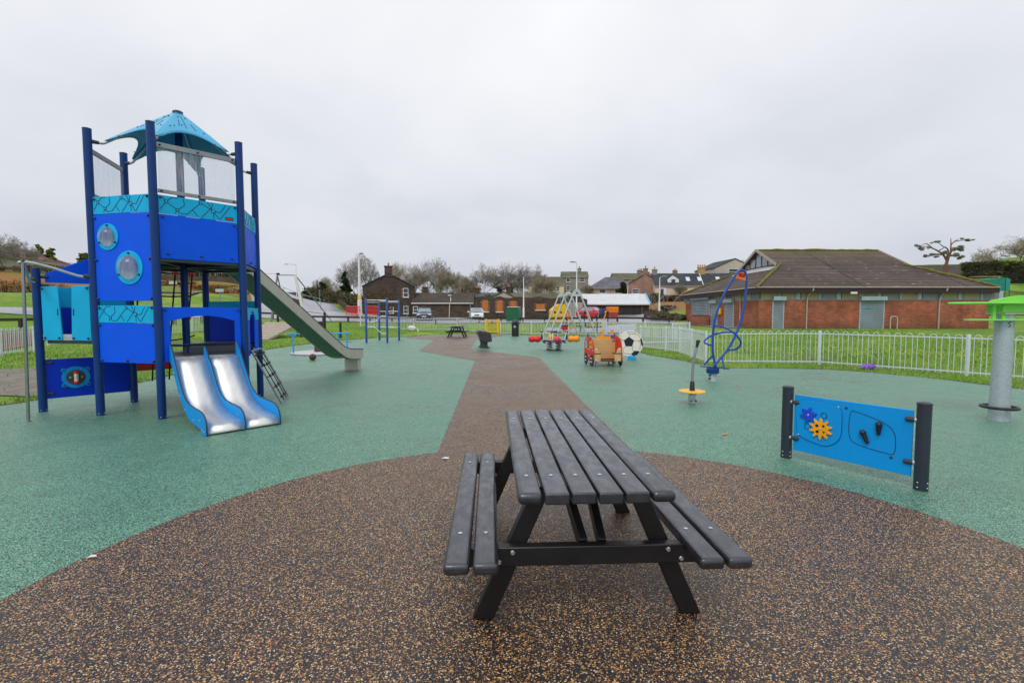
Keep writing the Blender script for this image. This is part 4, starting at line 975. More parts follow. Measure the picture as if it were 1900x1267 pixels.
for s in (-1,1):
    b=MB(); b.box((s*.315,-.39,.40),(.22,.22,.03)); b.build('seat',BRNW,fe,bevel=.006)
    b=MB(); b.plate([(s*.43,.16),(s*.43,.58),(s*.36,.58),(s*.29,.50),(s*.29,.44),(s*.22,.40),(s*.22,.16)],-.47,-.49); k=b.build('seat_support',TAN,fe,bevel=.003)
    b=MB()
    for z in (.2,.52): b.sphere((s*.36,-.495,z),.024,8,(1,.5,1))
    b.build('bolt_cap',WHITE,k)
b=MB(); b.box((0,-.1,.165),(.86,.72,.03)); b.build('floor_board',BRNW,fe,bevel=.003)
b=MB(); b.box((.36,.03,.775),(.09,.03,.05)); b.build('hinge',GALVD,fe,bevel=.006)
for x,y in ((-.3,-.3),(.3,-.3),(-.3,.3),(.3,.3)):
    b=MB(); b.cyl((x,y,-.01),(x,y,.15),.03,n=12); b.build('leg',GALV,fe)
b=MB(); b.box((0,.45,.5),(.86,.02,.6)); b.build('front_board',RED,fe)

# ================================================================== football board
fb_=thing('football_board','round cream football board with black pentagons on a blue foot','play board',(4.15,17.0,0),R(-14))
r=.455; zc=.56
b=MB(Matrix.Translation((0,0,zc))@Matrix.Rotation(R(90),4,'X')); b.lathe([(0,-.03),(r-.012,-.03),(r,-.02),(r,.02),(r-.012,.03),(0,.03)],48); bd=b.build('ball_disc',CREAM,fb_)
b=MB(Matrix.Translation((0,0,zc)))
P5=[(.185*math.cos(R(90+72*k))-.03,.185*math.sin(R(90+72*k))+.06) for k in range(5)]
def fp5(poly,bb): bb.plate(poly,-.0305,-.0345)
fp5(P5,b); b.build('black_patch',INK,bd)
for poly in ([(.05,-.36),(.13,-.43),(.26,-.385),(.335,-.27),(.30,-.245),(.16,-.245)],[(.36,.20),(.40,.19),(.455,.0),(.435,-.09),(.40,-.05),(.355,.12)],[(-.44,-.13),(-.40,-.19),(-.27,-.35),(-.22,-.37),(-.30,-.22)]):
    b=MB(Matrix.Translation((0,0,zc))); fp5([(x,z) for x,z in poly if True],b); b.build('black_patch',INK,bd)
b=MB(Matrix.Translation((0,0,zc)))
seams=[[P5[0],(-.02,.33),(-.1,.42)],[(-.02,.33),(.1,.35),(.28,.32),(.36,.2)],[P5[4],(.30,.11),(.38,.16)],[P5[3],(.12,-.12),(.08,-.15),(.11,-.24),(.16,-.245)],[P5[2],(-.20,-.16),(-.22,-.22),(-.18,-.34),(.05,-.36)],[P5[1],(-.28,.14),(-.36,.22),(-.30,.30)],[(-.28,.14),(-.34,-.05),(-.30,-.22)],[(.30,.11),(.36,.0),(.34,-.2)],[(-.1,.42),(.05,.42),(.2,.39)]]
for S in seams: b.tube([(x,-.031,z) for x,z in smooth_path([(x,z,0) for x,z in S],3) and [(p.x,p.y) for p in smooth_path([(x,z,0) for x,z in S],3)]],.006,5)
b.build('seam',INK,bd)
b=MB(); b.box((.08,0,.06),(.30,.14,.12)); b.box((.05,0,.10),(.16,.08,.1)); b.build('foot',CYANP,fb_,bevel=.01)

# ================================================================== small orange animal rocker
ar=thing('animal_rocker','small orange animal shaped rocker with blue saddle','rocker',(3.92,20.0,0),R(-20))
for s in (-1,1):
    b=MB(); b.plate([(p.x,p.y) for p in smooth_path([(-.34,.42,0),(-.40,.56,0),(-.34,.68,0),(-.22,.72,0),(-.2,.93,0),(-.13,.94,0),(-.12,.76,0),(.02,.70,0),(.14,.78,0),(.2,.96,0),(.27,.94,0),(.24,.7,0),(.3,.5,0),(.2,.3,0),(-.05,.26,0),(-.1,.44,0)],3,True)],s*.12-.012,s*.12+.012); b.build('side_board',ORNG,ar,bevel=.004)
b=MB(); b.box((.05,0,.74),(.28,.3,.05)); b.build('saddle',CYANP,ar,bevel=.01)
b=MB(); b.box((.22,0,.62),(.06,.3,.22)); b.build('back_rest',BLUEP,ar,bevel=.01)
b=MB(); b.tube([(.1*math.cos(a*.5),.1*math.sin(a*.5),.02+.28*a/60) for a in range(61)],.016,6); b.build('spring',BLKM,ar)
b=MB(); b.sphere((.36,.1,.62),.14,10,(1.1,.6,.7)); b.build('tail_board',BRNW,ar)

# ================================================================== roundabout
mg=thing('roundabout','low grey roundabout with bright blue hand rails half hidden by the long slide','roundabout',(-7.77,19.75,0),R(0))
b=MB(); b.lathe([(0,0),(1.16,0),(1.2,.02),(1.2,.05),(1.17,.06),(0,.065)],48); b.build('platform',mat('pale_grey_deck','#b4b6ba',.5,var=.08,vs=6,bump=.2,bs=80),mg)
PR=[(-.85,-.74),(.97,.15),(.42,.72),(-.55,.8)]
for x,y in PR:
    b=MB(); b.cyl((x,y,.05),(x,y,.8),.03,n=12); b.build('rail_post',CYANP,mg)
b=MB(); b.tube(smooth_path([(-1.0,-.82,.80),(-.85,-.74,.82),(.1,-.1,.80),(.42,.72,.80)],5),.03,10); b.build('hand_rail',CYANP,mg)
b=MB(); b.tube(smooth_path([(1.03,.05,.80),(.97,.15,.82),(.35,.3,.80),(-.55,.8,.78)],5),.03,10); b.build('hand_rail',CYANP,mg)
b=MB(); b.box((.72,.3,.46),(.75,.28,.04),(0,0,.1)); st=b.build('bench_seat',GALVD,mg,bevel=.01)
b=MB(); b.box((-.15,.05,.19),(.3,.3,.25)); b.build('centre_block',BRNW,mg,bevel=.03)
bl=MB(); bl.sphere((0,0,.11),.118,18); o=bl.build('ball',mat('brown_ball','#4a3428',.6,var=.3,vs=9),None,loc=(-6.93,16.75,0),smooth=80); tag(o,'dark brown ball lying on the green rubber under the long slide','ball')
b=MB(Matrix.Translation((0,0,.11))@Matrix.Rotation(R(62),4,'X')@Matrix.Rotation(R(15),4,'Y')); b.lathe([(.118,-.02),(.1205,-.012),(.1205,.012),(.118,.02)],24); b.build('orange_stripe',mat('rust_orange','#a4512c',.6,bump=0),o)

# ================================================================== bar climber
cl=thing('bar_climber','blue post climbing frame with bent white bars','climbing frame',(-8.11,26.9,0),R(-1))
PC={'A':(0,0,2.47),'B':(1.17,0,2.47),'C':(0,2.5,2.44),'D':(1.2,2.5,2.44)}
CB=mat('cobalt_painted_post','#17479c',.36,.05,var=.08,bump=.02); WB=mat('white_bar','#c6ccce',.4,.2,bump=.02)
for k,(x,y,h) in PC.items():
    b=MB(); b.lathe([(.058,-.02),(.058,h-.02),(.045,h),(0,h+.006)],18,(x,y,0)); b.build('post',CB,cl)
def cbar(*pts):
    b=MB(); b.tube(smooth_path(pts,4) if len(pts)>2 else pts,.021,8); b.build('bar',WB,cl)
cbar((.05,0,2.36),(1.12,0,2.36)); cbar((.05,2.5,2.36),(1.15,2.5,2.36)); cbar((1.18,.05,2.24),(1.2,2.45,2.3)); cbar((0,.05,2.24),(0,2.45,2.3))
cbar((1.18,.05,1.14),(1.2,2.45,1.1)); cbar((1.18,.05,.84),(1.2,2.45,.8)); cbar((.05,2.5,1.75),(1.15,2.5,1.75)); cbar((.05,2.5,.8),(1.15,2.5,.8))
cbar((.05,0,1.16),(.42,0,1.16),(.55,0,1.2),(.78,0,1.44),(.9,0,1.48),(1.12,0,1.48))
cbar((.05,0,.86),(.4,0,.86),(.52,0,.82),(.82,0,.55),(.92,0,.51),(1.12,0,.51))
cbar((1.1,.02,1.75),(1.12,.02,1.48))

# ================================================================== seat, bin, clothes bank
bs=thing('talking_bench','black moulded bench seat facing the yellow gate side','bench',(-1.36,23.1,0),R(8))
b=MB(); b.plate([(p.x,p.y) for p in smooth_path([(-.30,.80,0),(-.25,.84,0),(-.18,.80,0),(-.12,.46,0),(-.06,.36,0),(.30,.30,0),(.33,.36,0),(.33,.40,0),(-.02,.44,0),(-.04,.50,0),(-.1,.78,0),(-.16,.88,0),(-.27,.86,0),(-.33,.74,0),(-.22,.34,0),(-.14,.24,0),(-.2,.3,0)],3,True)] if False else [(-.33,.72),(-.27,.83),(-.17,.83),(-.10,.74),(-.03,.44),(.30,.40),(.30,.31),(-.08,.33),(-.18,.38)],-.62,.62); b.build('seat_shell',BLACKP,bs,bevel=.02)
for y in (-.6,.6):
    b=MB(); b.plate([(p.x,p.y) for p in smooth_path([(-.12,.74,0),(.12,.75,0),(.29,.70,0),(.32,.5,0),(.34,.44,0),(.30,.30,0),(-.06,.32,0),(-.1,.5,0)],3,True)],y-.03,y+.03); b.build('side_shell',BLACKP,bs,bevel=.012)
    b=MB(); b.plate([(-.20,.40),(-.02,.36),(.02,.12),(.14,.0),(-.24,.0),(-.13,.09),(-.12,.2)],y*.75-.04,y*.75+.04); b.build('leg',BLACKP,bs,bevel=.008)
    b=MB(); b.plate([(.06,.34),(.16,.34),(.15,.1),(.28,.0),(.02,.0),(.07,.08)],y*.75-.04,y*.75+.04); b.build('leg',BLACKP,bs,bevel=.008)
lb=thing('litter_bin','black litter bin with domed hood and white round sticker','litter bin',(.23,34.6,0),R(4))
b=MB(); b.lathe([(.25,0),(.255,.05),(.255,.82),(.25,.84)],24); b.build('bin_body',BLKM,lb)
b=MB(); b.lathe([(.275,.80),(.28,.84),(.28,.9),(.26,1.04),(.17,1.14),(.05,1.18),(0,1.18)],24); hd=b.build('hood',POSTD,lb)
b=MB(); b.M=Matrix.Rotation(R(-90),4,'Z'); b.box((.265,0,.95),(.04,.26,.13)); b.build('opening',mat('bin_dark','#0a0b0d',.8,bump=0),hd,bevel=.01)
b=MB(Matrix.Translation((-.06,-.252,.69))@Matrix.Rotation(R(90),4,'X')); b.lathe([(0,-.004),(.068,-.004),(.068,.004),(0,.005)],20); stk=b.build('sticker',WHITE,lb)
b=MB(); b.plate([(-.08,.66),(-.05,.65),(-.045,.69),(-.06,.73),(-.075,.70)],-.2565,-.2585); b.build('sticker_emblem',BLKM,stk)

# ================================================================== outdoor gym pieces on the pad behind the back fence
gy=thing('pull_down_trainer','outdoor trainer with yellow arms and black rounded frame behind the railing','exercise machine',(6.7,38.2,0),R(-5))
b=MB(); b.cyl((0,0,0),(0,0,1.5),.06,n=12); b.build('column',BLKM,gy)
b=MB(); b.tube(smooth_path([(-1.0,0,1.72),(-.98,0,1.1),(-.86,0,.7),(-.5,0,.56),(.5,0,.56),(.78,0,.72),(.86,0,1.1),(.86,0,1.72)],5),.04,8); b.build('frame_hoop',BLKM,gy)
for s,xo in ((-1,-.9),(1,.78)):
    b=MB(); b.cyl((xo-.08*s,-.1,1.72),(xo+.12*s,-.1,1.72),.12,n=14); b.build('pivot',BLKM,gy)
    b=MB(); b.tube([(xo-.14*s,-.1,1.74),(xo-.1*s,-.12,1.62),(-.05+s*.42,-.15,.72),(-.05+s*.15,-.15,.72)],.05,8); b.sphere((xo-.1*s,-.12,1.72),.11,10); b.build('arm',ORNG,gy)
gy2=thing('leg_press_trainer','outdoor trainer with tall red bars among the swing legs behind the railing','exercise machine',(4.62,38.4,0),R(5))
for s in (-1,1):
    b=MB(); b.tube([(s*.09-.3,0,1.85),(s*.11+.02,0,.75),(s*.1+.02,-.02,.45),(s*.1-.5,-.05,.05)],.035,8); b.build('bar',RED,gy2)
b=MB()
for z in (1.7,1.4,1.0): b.cyl((-.3+(1.85-z)*.3,0,z),(-.1+(1.85-z)*.25,0,z),.025,n=6)
b.build('rungs',RED,gy2)
b=MB(); b.box((.9,.3,.62),(.9,.3,.1)); b.cyl((.9,.3,0),(.9,.3,.6),.06,n=10); b.build('seat',BLKM,gy2,bevel=.02)
gy3=thing('hand_cycle','outdoor trainer with two black hand wheels and an orange grip behind the railing','exercise machine',(4.05,38.6,0),R(0))
b=MB(); b.cyl((.1,0,0),(.1,0,1.0),.06,n=10); b.tube([(.1,0,.9),(.6,0,.85),(1.6,0,.9)],.045,8); b.build('frame',BLKM,gy3)
b=MB(); b.tube([(.02+.13*math.cos(R(a)),-.08,.86+.13*math.sin(R(a))) for a in range(0,360,30)],.03,6,True); b.build('wheel',ORNG,gy3)
b=MB(); b.tube([(2.0+.2*math.cos(R(a)),-.08,.7+.2*math.sin(R(a))) for a in range(0,360,30)],.03,6,True); b.build('wheel',BLKM,gy3)

# ================================================================== adventure trail on the left lawn
rp_=thing('wooden_ramp','weathered slatted wooden ramp on dark posts beyond the slide','ramp',(-14.4,27.8,z_at(-14.4,27.8)),0)
b=MB(); A0=Vector((-1.4,0,.06));A1=Vector((.35,0,.06));B0=Vector((-1.0,2.6,1.0));B1=Vector((1.15,2.6,1.0))
n=8
for k in range(n):
    t0,t1=k/n,(k+.80)/n
    p=[A0.lerp(B0,t0),A1.lerp(B1,t0),A1.lerp(B1,t1),A0.lerp(B0,t1)]
    b.add([tuple(q) for q in p]+[tuple(q+Vector((0,0,-.05))) for q in p],[(0,1,2,3),(7,6,5,4),(0,4,5,1),(1,5,6,2),(2,6,7,3),(3,7,4,0)])
b.build('ramp_boards',WOODG,rp_)
b=MB(); b.bar(A1+Vector((-.02,0,-.08)),B1+Vector((-.02,0,-.08)),.06,.1); b.build('side_rail',WOODG,rp_)
for x,y,h in ((1.25,2.3,1.75),(.6,3.3,1.85),(-.5,3.0,1.9),(2.3,3.4,1.2),(3.4,3.2,.95),(1.9,4.5,1.6)):
    b=MB(); b.cyl((x,y,-.2),(x,y,h),.075,n=12); b.build('post',RAILW,rp_)
b=MB(); b.tube(smooth_path([(-.5,3.0,1.7),(.05,3.1,1.62),(.6,3.3,1.7),(1.9,4.5,1.5)],4),.014,5); b.build('hand_rope',ROPE,rp_)
for px,py,Y,h,lab in ((600,620,31,1.0,'dark square post standing alone on the lawn right of the long slide'),(671,619,38.8,0,None)):
    if lab:
        p=gp(px,py,Y); b=MB(); b.box((0,0,h/2-.1),(.11,.11,h+.2)); o=b.build('post',RAILW,None,loc=p,bevel=.01); tag(o,lab,'post')
p=gp(592,613,33); db=thing('dog_bin','small black bin on a post behind the long slide','litter bin',p,R(20))
b=MB(); b.cyl((0,0,-.1),(0,0,.5),.04,n=10); b.build('post',BLKM,db)
b=MB(); b.box((0,0,.62),(.42,.34,.5)); b.build('bin_box',BLKM,db,bevel=.03)
b=MB(); b.box((0,0,.885),(.46,.38,.04)); b.build('lid',GALVD,db,bevel=.01)
zw=thing('zip_wire_goal','tall white zip wire goal frame beyond the long slide','zip wire',(-18.0,40.5,z_at(-18,40.5)),R(3))
for (a,b_,m,r) in (((0.75,0,-.2),(-.05,0,3.95),WHITE,.14),((-2.15,0,-.2),(-1.5,0,3.95),GALVD,.09),((-.05,0,3.95),(1.15,5.5,.0),GALVD,.05),((-1.5,0,3.95),(-2.6,4.5,0),GALVD,.05)):
    b=MB(); b.cyl(a,b_,r,r*.8,10); b.build('leg',m,zw)
b=MB(); b.cyl((-1.55,0,3.95),(0,0,3.95),.05,n=10); b.build('top_bar',GALVD,zw)
b=MB(); b.sphere((-1.45,0,4.05),.12,10,(1.4,1,.7)); b.build('pulley',BLKM,zw)
b=MB(); b.cyl((-1.45,0,4.05),(-12,1,4.2),.012,n=4); b.build('cable',GALVD,zw)
# ---- litter lying about
def scrap(name,label,cat,px,py,size,m,rz=0.3):
    d=at(px,py,1.0); k=EYE/(EYE-d.z); x,y=d.x*k,k
    b=MB(); s=size; b.add([(-s,-s*.3,.004),(-s*.2,-s*.45,.012),(s,-s*.1,.006),(s*.7,s*.35,.014),(-s*.3,s*.4,.005),(0,0,.022)],[(0,1,5),(1,2,5),(2,3,5),(3,4,5),(4,0,5)])
    z=max(.006,z_mesh(x,y)); o=b.build(name,m,None,loc=(x,y,z),rz=rz); tag(o,label,cat)
scrap('fallen_leaf','small orange leaf on the green rubber right of the picnic table','leaf',1345,807,.05,mat('leaf_orange','#c9793f',.6))
scrap('fallen_leaf','small yellow leaf on the green rubber right of the football board','leaf',1196,663,.14,mat('leaf_yellow','#cfae52',.6))
scrap('fallen_leaf','rust coloured leaf on the green rubber right of the looped spinner foot','leaf',1369,716,.06,mat('leaf_rust','#b06a3c',.6))
scrap('paper_scrap','white paper scrap on the brown rubber left of the picnic table','litter',826,852,.05,WHITE,-.1)
scrap('paper_scrap','white paper scrap at the left edge of the brown circle','litter',170,1036,.03,WHITE)
scrap('fallen_leaf','tiny blue scrap on the green rubber behind the gear panel','litter',1679,711,.03,CYANP)
p=Vector((8.9,13.05,0)); p=at(1611,684,13.9); pz=z_at(p.x,p.y)
b=MB(); rng=random.Random(3)
b.sphere((0,0,.04),.17,12,(1.3,.7,.5)); b.v=[(x+rng.uniform(-.03,.03),y+rng.uniform(-.03,.03),z+rng.uniform(-.02,.04)) for x,y,z in b.v]
o=b.build('crumpled_bag',mat('purple_plastic','#7a52b5',.4),None,loc=(p.x,p.y,pz+.02)); tag(o,'crumpled purple bag at the foot of the railing by the lawn','bag')
b=MB(); b.sphere((0,0,.2),.26,12,(1.4,.8,.9)); b.v=[(x+rng.uniform(-.05,.05),y+rng.uniform(-.05,.05),max(0,z+rng.uniform(-.05,.06))) for x,y,z in b.v]
o=b.build('litter_bag',WHITE,None,loc=(-8.1,39.1,z_at(-8.1,39.1))); tag(o,'white litter bag lying against a fence post behind the climbing frame','bag')
b=MB(); b.cyl((0,0,0),(-.12,0,.5),.05,.03,8); b.cyl((.08,0,0),(-.1,0,.35),.04,.03,8); o=b.build('marker_stake',WHITE,None,loc=(-7.45,38.6,0)); tag(o,'short white stake left of the distant picnic table','stake')
# ================================================================== buildings
STONE=brickmat('dark_rubble_stone','#4a3b30','#2d2723','#5a4d42',.42,.2,.02,vs=.8,patch='#6a533f',bump=.6,dist=.03)
STONE2=brickmat('brown_rubble_stone','#5a4638','#3a3029','#5c4e42',.38,.19,.02,vs=.9,patch='#6d5643',bump=.6,dist=.03)
BRICK=brickmat('orange_red_brick','#c06440','#a04a2c','#8d6f5c',.30,.105,.016,vs=.8,patch='#70402c',bump=.3)
def weather(m_,zlo,zhi):
    t_=m_.node_tree; b_=t_.nodes['Principled BSDF']; old_=b_.inputs['Base Color'].links[0].from_socket
    c_=t_.nodes.new('ShaderNodeTexCoord'); s_=t_.nodes.new('ShaderNodeSeparateXYZ'); t_.links.new(c_.outputs['Object'],s_.inputs[0])
    r_=t_.nodes.new('ShaderNodeMapRange'); r_.inputs[1].default_value=zhi; r_.inputs[2].default_value=zlo; t_.links.new(s_.outputs[2],r_.inputs[0])
    mp=t_.nodes.new('ShaderNodeMapping'); mp.inputs['Scale'].default_value=(3,3,.35); t_.links.new(c_.outputs['Object'],mp.inputs[0])
    n_=t_.nodes.new('ShaderNodeTexNoise'); n_.inputs['Scale'].default_value=1.1; n_.inputs['Detail'].default_value=6; n_.inputs['Roughness'].default_value=.7; t_.links.new(mp.outputs[0],n_.inputs['Vector'])
    a_=t_.nodes.new('ShaderNodeMath'); a_.operation='MULTIPLY_ADD'; t_.links.new(n_.outputs[0],a_.inputs[0]); a_.inputs[1].default_value=1.5; a_.inputs[2].default_value=-.55
    k_=t_.nodes.new('ShaderNodeMath'); k_.operation='ADD'; k_.use_clamp=True; t_.links.new(r_.outputs[0],k_.inputs[0]); t_.links.new(a_.outputs[0],k_.inputs[1])
    d_=t_.nodes.new('ShaderNodeMath'); d_.operation='MULTIPLY'; t_.links.new(k_.outputs[0],d_.inputs[0]); d_.inputs[1].default_value=.62
    x_=t_.nodes.new('ShaderNodeMix'); x_.data_type='RGBA'; t_.links.new(d_.outputs[0],x_.inputs[0]); t_.links.new(old_,x_.inputs[6]); x_.inputs[7].default_value=(*lin('#4f3a2b'),1); t_.links.new(x_.outputs[2],b_.inputs['Base Color'])
weather(BRICK,-.1,.7)
BRICKP=brickmat('pink_brown_brick','#9a7565','#86604f','#a18d80',.225,.075,.012,vs=.5)
TILE=brickmat('brown_concrete_tiles','#61514a','#52453f','#171312',7.3,.34,.065,vs=.35,offset=0.,moss='#5f5c30',mossamt=-.1,bump=.8,dist=.04)
TILED=brickmat('dark_concrete_tiles','#4c423f','#3d3634','#201c1b',.33,.30,.03,vs=.4,offset=0.,moss='#5d5b33',mossamt=.2,bump=.6,dist=.03)
SLATE=brickmat('grey_slates','#565b66','#4a4f59','#383c44',.3,.22,.014,vs=.3,bump=.3)
SLATED=brickmat('dark_slates','#3c424c','#333942','#272b31',.3,.22,.014,vs=.3,bump=.3)
SLATEV=brickmat('violet_grey_tiles','#6e6c78','#5f5e69','#4a4a52',.33,.28,.014,vs=.3,bump=.3)
MOSSR=brickmat('mossy_tiles','#66624f','#575645','#43422f',.33,.3,.02,vs=.3,moss='#6a7040',mossamt=.15,bump=.4)
REDR=brickmat('red_brown_tiles','#7a5650','#6b4a45','#4a3431',.33,.3,.02,vs=.3,bump=.4)
HARL=mat('grey_harling','#8b8580',.9,var=.15,vs=.6,bump=.5,bs=12,dist=.02,dirt=.3,dirtcol='#6d675f')
CREAMW=mat('cream_render','#d8c6b4',.9,var=.08,vs=.5,bump=.2,bs=12,dirt=.3,dirtcol='#b09a88')
PALEW=mat('pale_render','#b7afa3',.9,var=.1,vs=.5,bump=.2,bs=12,dirt=.3,dirtcol='#8f877a')
PANE=mat('dark_window_glass','#3a4450',.12,var=.4,vs=1.5,bump=0)
FASC=mat('dark_maroon_fascia','#301c20',.6,var=.12,vs=2)
PIPE=mat('pale_pipe','#a9a097',.6,var=.15,vs=4)
UPVC=mat('white_window_frame','#dcdcda',.5,bump=0)
BOARD=mat('boarded_orange_ply','#b5692c',.7,var=.15,vs=2,bump=.1)
POT=mat('clay_pot','#c08055',.7,var=.1,vs=8,bump=.1)
def window(parent,M,x,z,w,h,frame=UPVC,pane=PANE,bars=1,y=0,name='window'):
    b=MB(M); f=.07
    b.box((x,y-.03,z+h-f/2),(w,.08,f)); b.box((x,y-.03,z+f/2),(w,.08,f))
    for s in (-1,1): b.box((x+s*(w/2-f/2),y-.03,z+h/2),(f,.079,h-2*f))
    if bars: b.box((x,y-.03,z+h*.48),(w-2*f,.07,.06))
    b.box((x,y-.05,z-.04),(w+.2,.16,.08))
    o=b.build(name,frame,parent); b=MB(M); b.box((x,y-.012,z+h/2),(w-2*f,.03,h-2*f)); b.build('pane',pane,o); return o
def chimney(parent,x,y,z0,z1,w,d,m,pots=1,dx=.4):
    b=MB(); b.box((x,y,(z0+z1)/2),(w,d,z1-z0)); b.box((x,y,z1+.07),(w+.16,d+.16,.14)); c=b.build('chimney',m,parent)
    for k in range(pots):
        b=MB(); b.lathe([(.13,z1+.14),(.12,z1+.5),(.15,z1+.53),(.14,z1+.62),(0,z1+.62)],10,(x+(k-(pots-1)/2)*dx,y,0)); b.build('chimney_pot',POT,c)
    return c
def house(name,label,cat,loc,rz,w,d,he,hr,wm_,rm,hip=0,over=.3,ch=(),win=(),found=1.5,group=None,gable=None):
    """w along local x (ridge), d along local y; the front is local -y"""
    o=thing(name,label,cat,loc,rz,group); b=MB()
    X,Y=w/2,d/2
    V=[(-X,-Y,-found),(X,-Y,-found),(X,Y,-found),(-X,Y,-found),(-X,-Y,he),(X,-Y,he),(X,Y,he),(-X,Y,he)]
    if hip: b.add(V,[(0,1,5,4),(1,2,6,5),(2,3,7,6),(3,0,4,7)])
    else: b.add(V+[(-X,0,hr-.06),(X,0,hr-.06)],[(0,1,5,4),(2,3,7,6),(1,2,6,9,5),(3,0,4,8,7)])
    b.build('wall',wm_,o)
    b=MB(); s=(hr-he)/Y; ov=over; ze=he-ov*s; th=.12
    xr=X+ (.12 if not hip else ov); rx=X-hip if hip else xr
    e=[(-xr,-Y-ov,ze),(xr,-Y-ov,ze),(xr,Y+ov,ze),(-xr,Y+ov,ze)]; r=[(-rx,0,hr),(rx,0,hr)]
    vs=e+r+[(x,y,z+th) for x,y,z in e+r]
    b.add(vs,[(6,7,11,10),(8,9,10,11),(9,6,10),(7,8,11),(1,0,4,5),(3,2,5,4),(0,3,4),(2,1,5),(0,1,7,6),(2,3,9,8)]+([(1,2,8,7),(3,0,6,9)] if hip else []))
    if not hip:
        b.f=b.f[:-2] ; b.f=[f for f in b.f if f not in ((9,6,10),(7,8,11),(0,3,4),(2,1,5))]
        b.add([], []) ; b.f+=[(0,6,10,4),(3,4,10,9),(1,5,11,7),(2,8,11,5),(0,1,7,6),(2,3,9,8)]
    b.build('roof',rm,o,smooth=0)
    b=MB(); b.box((0,-Y-ov-.05,ze+.02),(2*xr,.1,.12)); b.build('gutter',PIPE,o)
    for (x,y,z0,z1,cw,cd,m,pots) in ch: chimney(o,x,y,z0,z1,cw,cd,m,pots)
    for (side,x,z,ww,hh) in win:
        if side=='f': M=Matrix.Translation((0,-Y,0))
        elif side=='l': M=Matrix.Translation((-X,0,0))@Matrix.Rotation(R(-90),4,'Z')
        else: M=Matrix.Translation((X,0,0))@Matrix.Rotation(R(90),4,'Z')
        window(o,M,x,z,ww,hh,bars=1 if hh>.9 else 0)
    return o
# ---- red brick pavilion -------------------------------------------------
pv=thing('brick_pavilion','long low orange brick pavilion with mossy brown tiled roof and grey shutters','building',(17.6,34.5,.45))
PW,PD=16.4,14.6                                             # local: front y=0, left x=0
b=MB(); b.add([(0,0,-1),(PW,0,-1),(PW,PD,-1),(0,PD,-1),(0,0,2.12),(PW,0,2.12),(PW,PD,2.12),(0,PD,2.12)],[(0,1,5,4),(1,2,6,5),(2,3,7,6),(3,0,4,7),(4,5,6,7)]); b.build('wall',BRICK,pv,smooth=0)
b=MB(); b.box((PW/2,PD/2,2.16),(PW+.06,PD+.06,.07)); b.build('wall_ledge',mat('blue_grey_metal','#7d8ea3',.5,.2),pv)
BAND=mat('cream_high_panel','#a79a7c',.6,var=.12,vs=1.2,dirt=.5,dirtcol='#7d7462'); BAND2=mat('grey_high_pane','#7f8487',.35,var=.2,vs=1.2)
MULL=mat('pale_blue_mullion','#a4b0be',.5)
k=0; xx=.1
while xx<PW-.3:
    w_=1.22; b=MB(); b.box((xx+w_/2,.04,2.47),(w_,.06,.56)); b.build('high_panel',BAND if (k%5) not in (1,3) or k<3 else BAND2,pv); k+=1
    b=MB(); b.box((xx+w_+.06,.02,2.47),(.12 if k%2 else .3,.12,.56)); b.build('mullion',MULL,pv); xx+=w_+(.13 if k%2 else .31)
k=0; yy=.1
while yy<PD-.3:
    b=MB(); b.box((.04,yy+.6,2.47),(.06,1.2,.56)); b.build('high_panel',BAND if k%3 else BAND2,pv)
    b=MB(); b.box((.02,yy+1.27,2.47),(.12,.14,.56)); b.build('mullion',MULL,pv); yy+=1.36; k+=1
b=MB(); b.box((PW/2,PD/2,2.47),(PW-.3,PD-.3,.58)); b.build('inner_wall',PALEW,pv)
SH=NT('roller_shutter'); uvn=SH.coord('UV'); wv=SH.new('ShaderNodeTexWave',wave_type='BANDS',bands_direction='Y',_Scale=2.2,_Distortion=0.); SH.l(uvn,wv.inputs['Vector'])
SH.l(SH.ramp(SH.noise(.9,uvn,4).outputs[0],[(.3,'#7e8a96'),(.7,'#95a1ab')]),SH.b.inputs['Base Color']); c_=SH.mix(1.,SH.b.inputs['Base Color'].links[0].from_socket,SH.ramp(wv.outputs[0],[(0,.55),(.35,1.05)]),'MULTIPLY'); SH.l(c_,SH.b.inputs['Base Color'])
SH.b.inputs['Roughness'].default_value=.45; SH.b.inputs['Metallic'].default_value=.3; SH.bump(wv.outputs[0],.6,.03); SHUT=SH.m
SBOX=mat('shutter_box','#9fb0b4',.5,.2,dirt=.3,dirtcol='#77868c')
def shutter(M,x0,x1,z0,z1,lab=None,box=.28):
    b=MB(M); b.box(((x0+x1)/2,-.02,(z0+z1)/2),(x1-x0,.05,z1-z0)); s=b.build('roller_shutter',SHUT,pv,label=lab)
    b=MB(M); b.box(((x0+x1)/2,-.14,z1+box/2),(x1-x0+.12,.26,box)); b.build('shutter_box',SBOX,s)
    b=MB(M); 
    for x in (x0,x1): b.box((x,-.035,(z0+z1)/2),(.07,.06,z1-z0))
    b.build('side_rail',MULL,s) if False else [MB(M).box((x,-.035,(z0+z1)/2),(.07,.06,z1-z0)).build('side_rail',MULL,s) for x in (x0,x1)]
    return s
IDM=Matrix.Identity(4); ML=Matrix.Rotation(R(-90),4,'Z')       # left wall: local x runs towards the viewer
shutter(IDM,.95,1.72,.02,2.10)
s2=shutter(IDM,7.15,8.85,.02,2.10)
b=MB(); rg=random.Random(5)
for k in range(7): b.tube([(7.35+.1*k,-.049,1.52+rg.uniform(-.04,.04)),(7.38+.1*k,-.049,1.62+rg.uniform(-.08,.06)),(7.45+.1*k,-.049,1.5+rg.uniform(-.05,.05))],.03,4)
b.build('teal_scrawl',mat('teal_spray','#35aab4',.6,bump=0),s2)
def lx(y): return -(y-34.5)                                   # along the left wall: world y -> local x in ML frame
shutter(ML,lx(47.2),lx(43.0),1.0,2.45,'widest shutter at the far left over a low brick wall',.3)
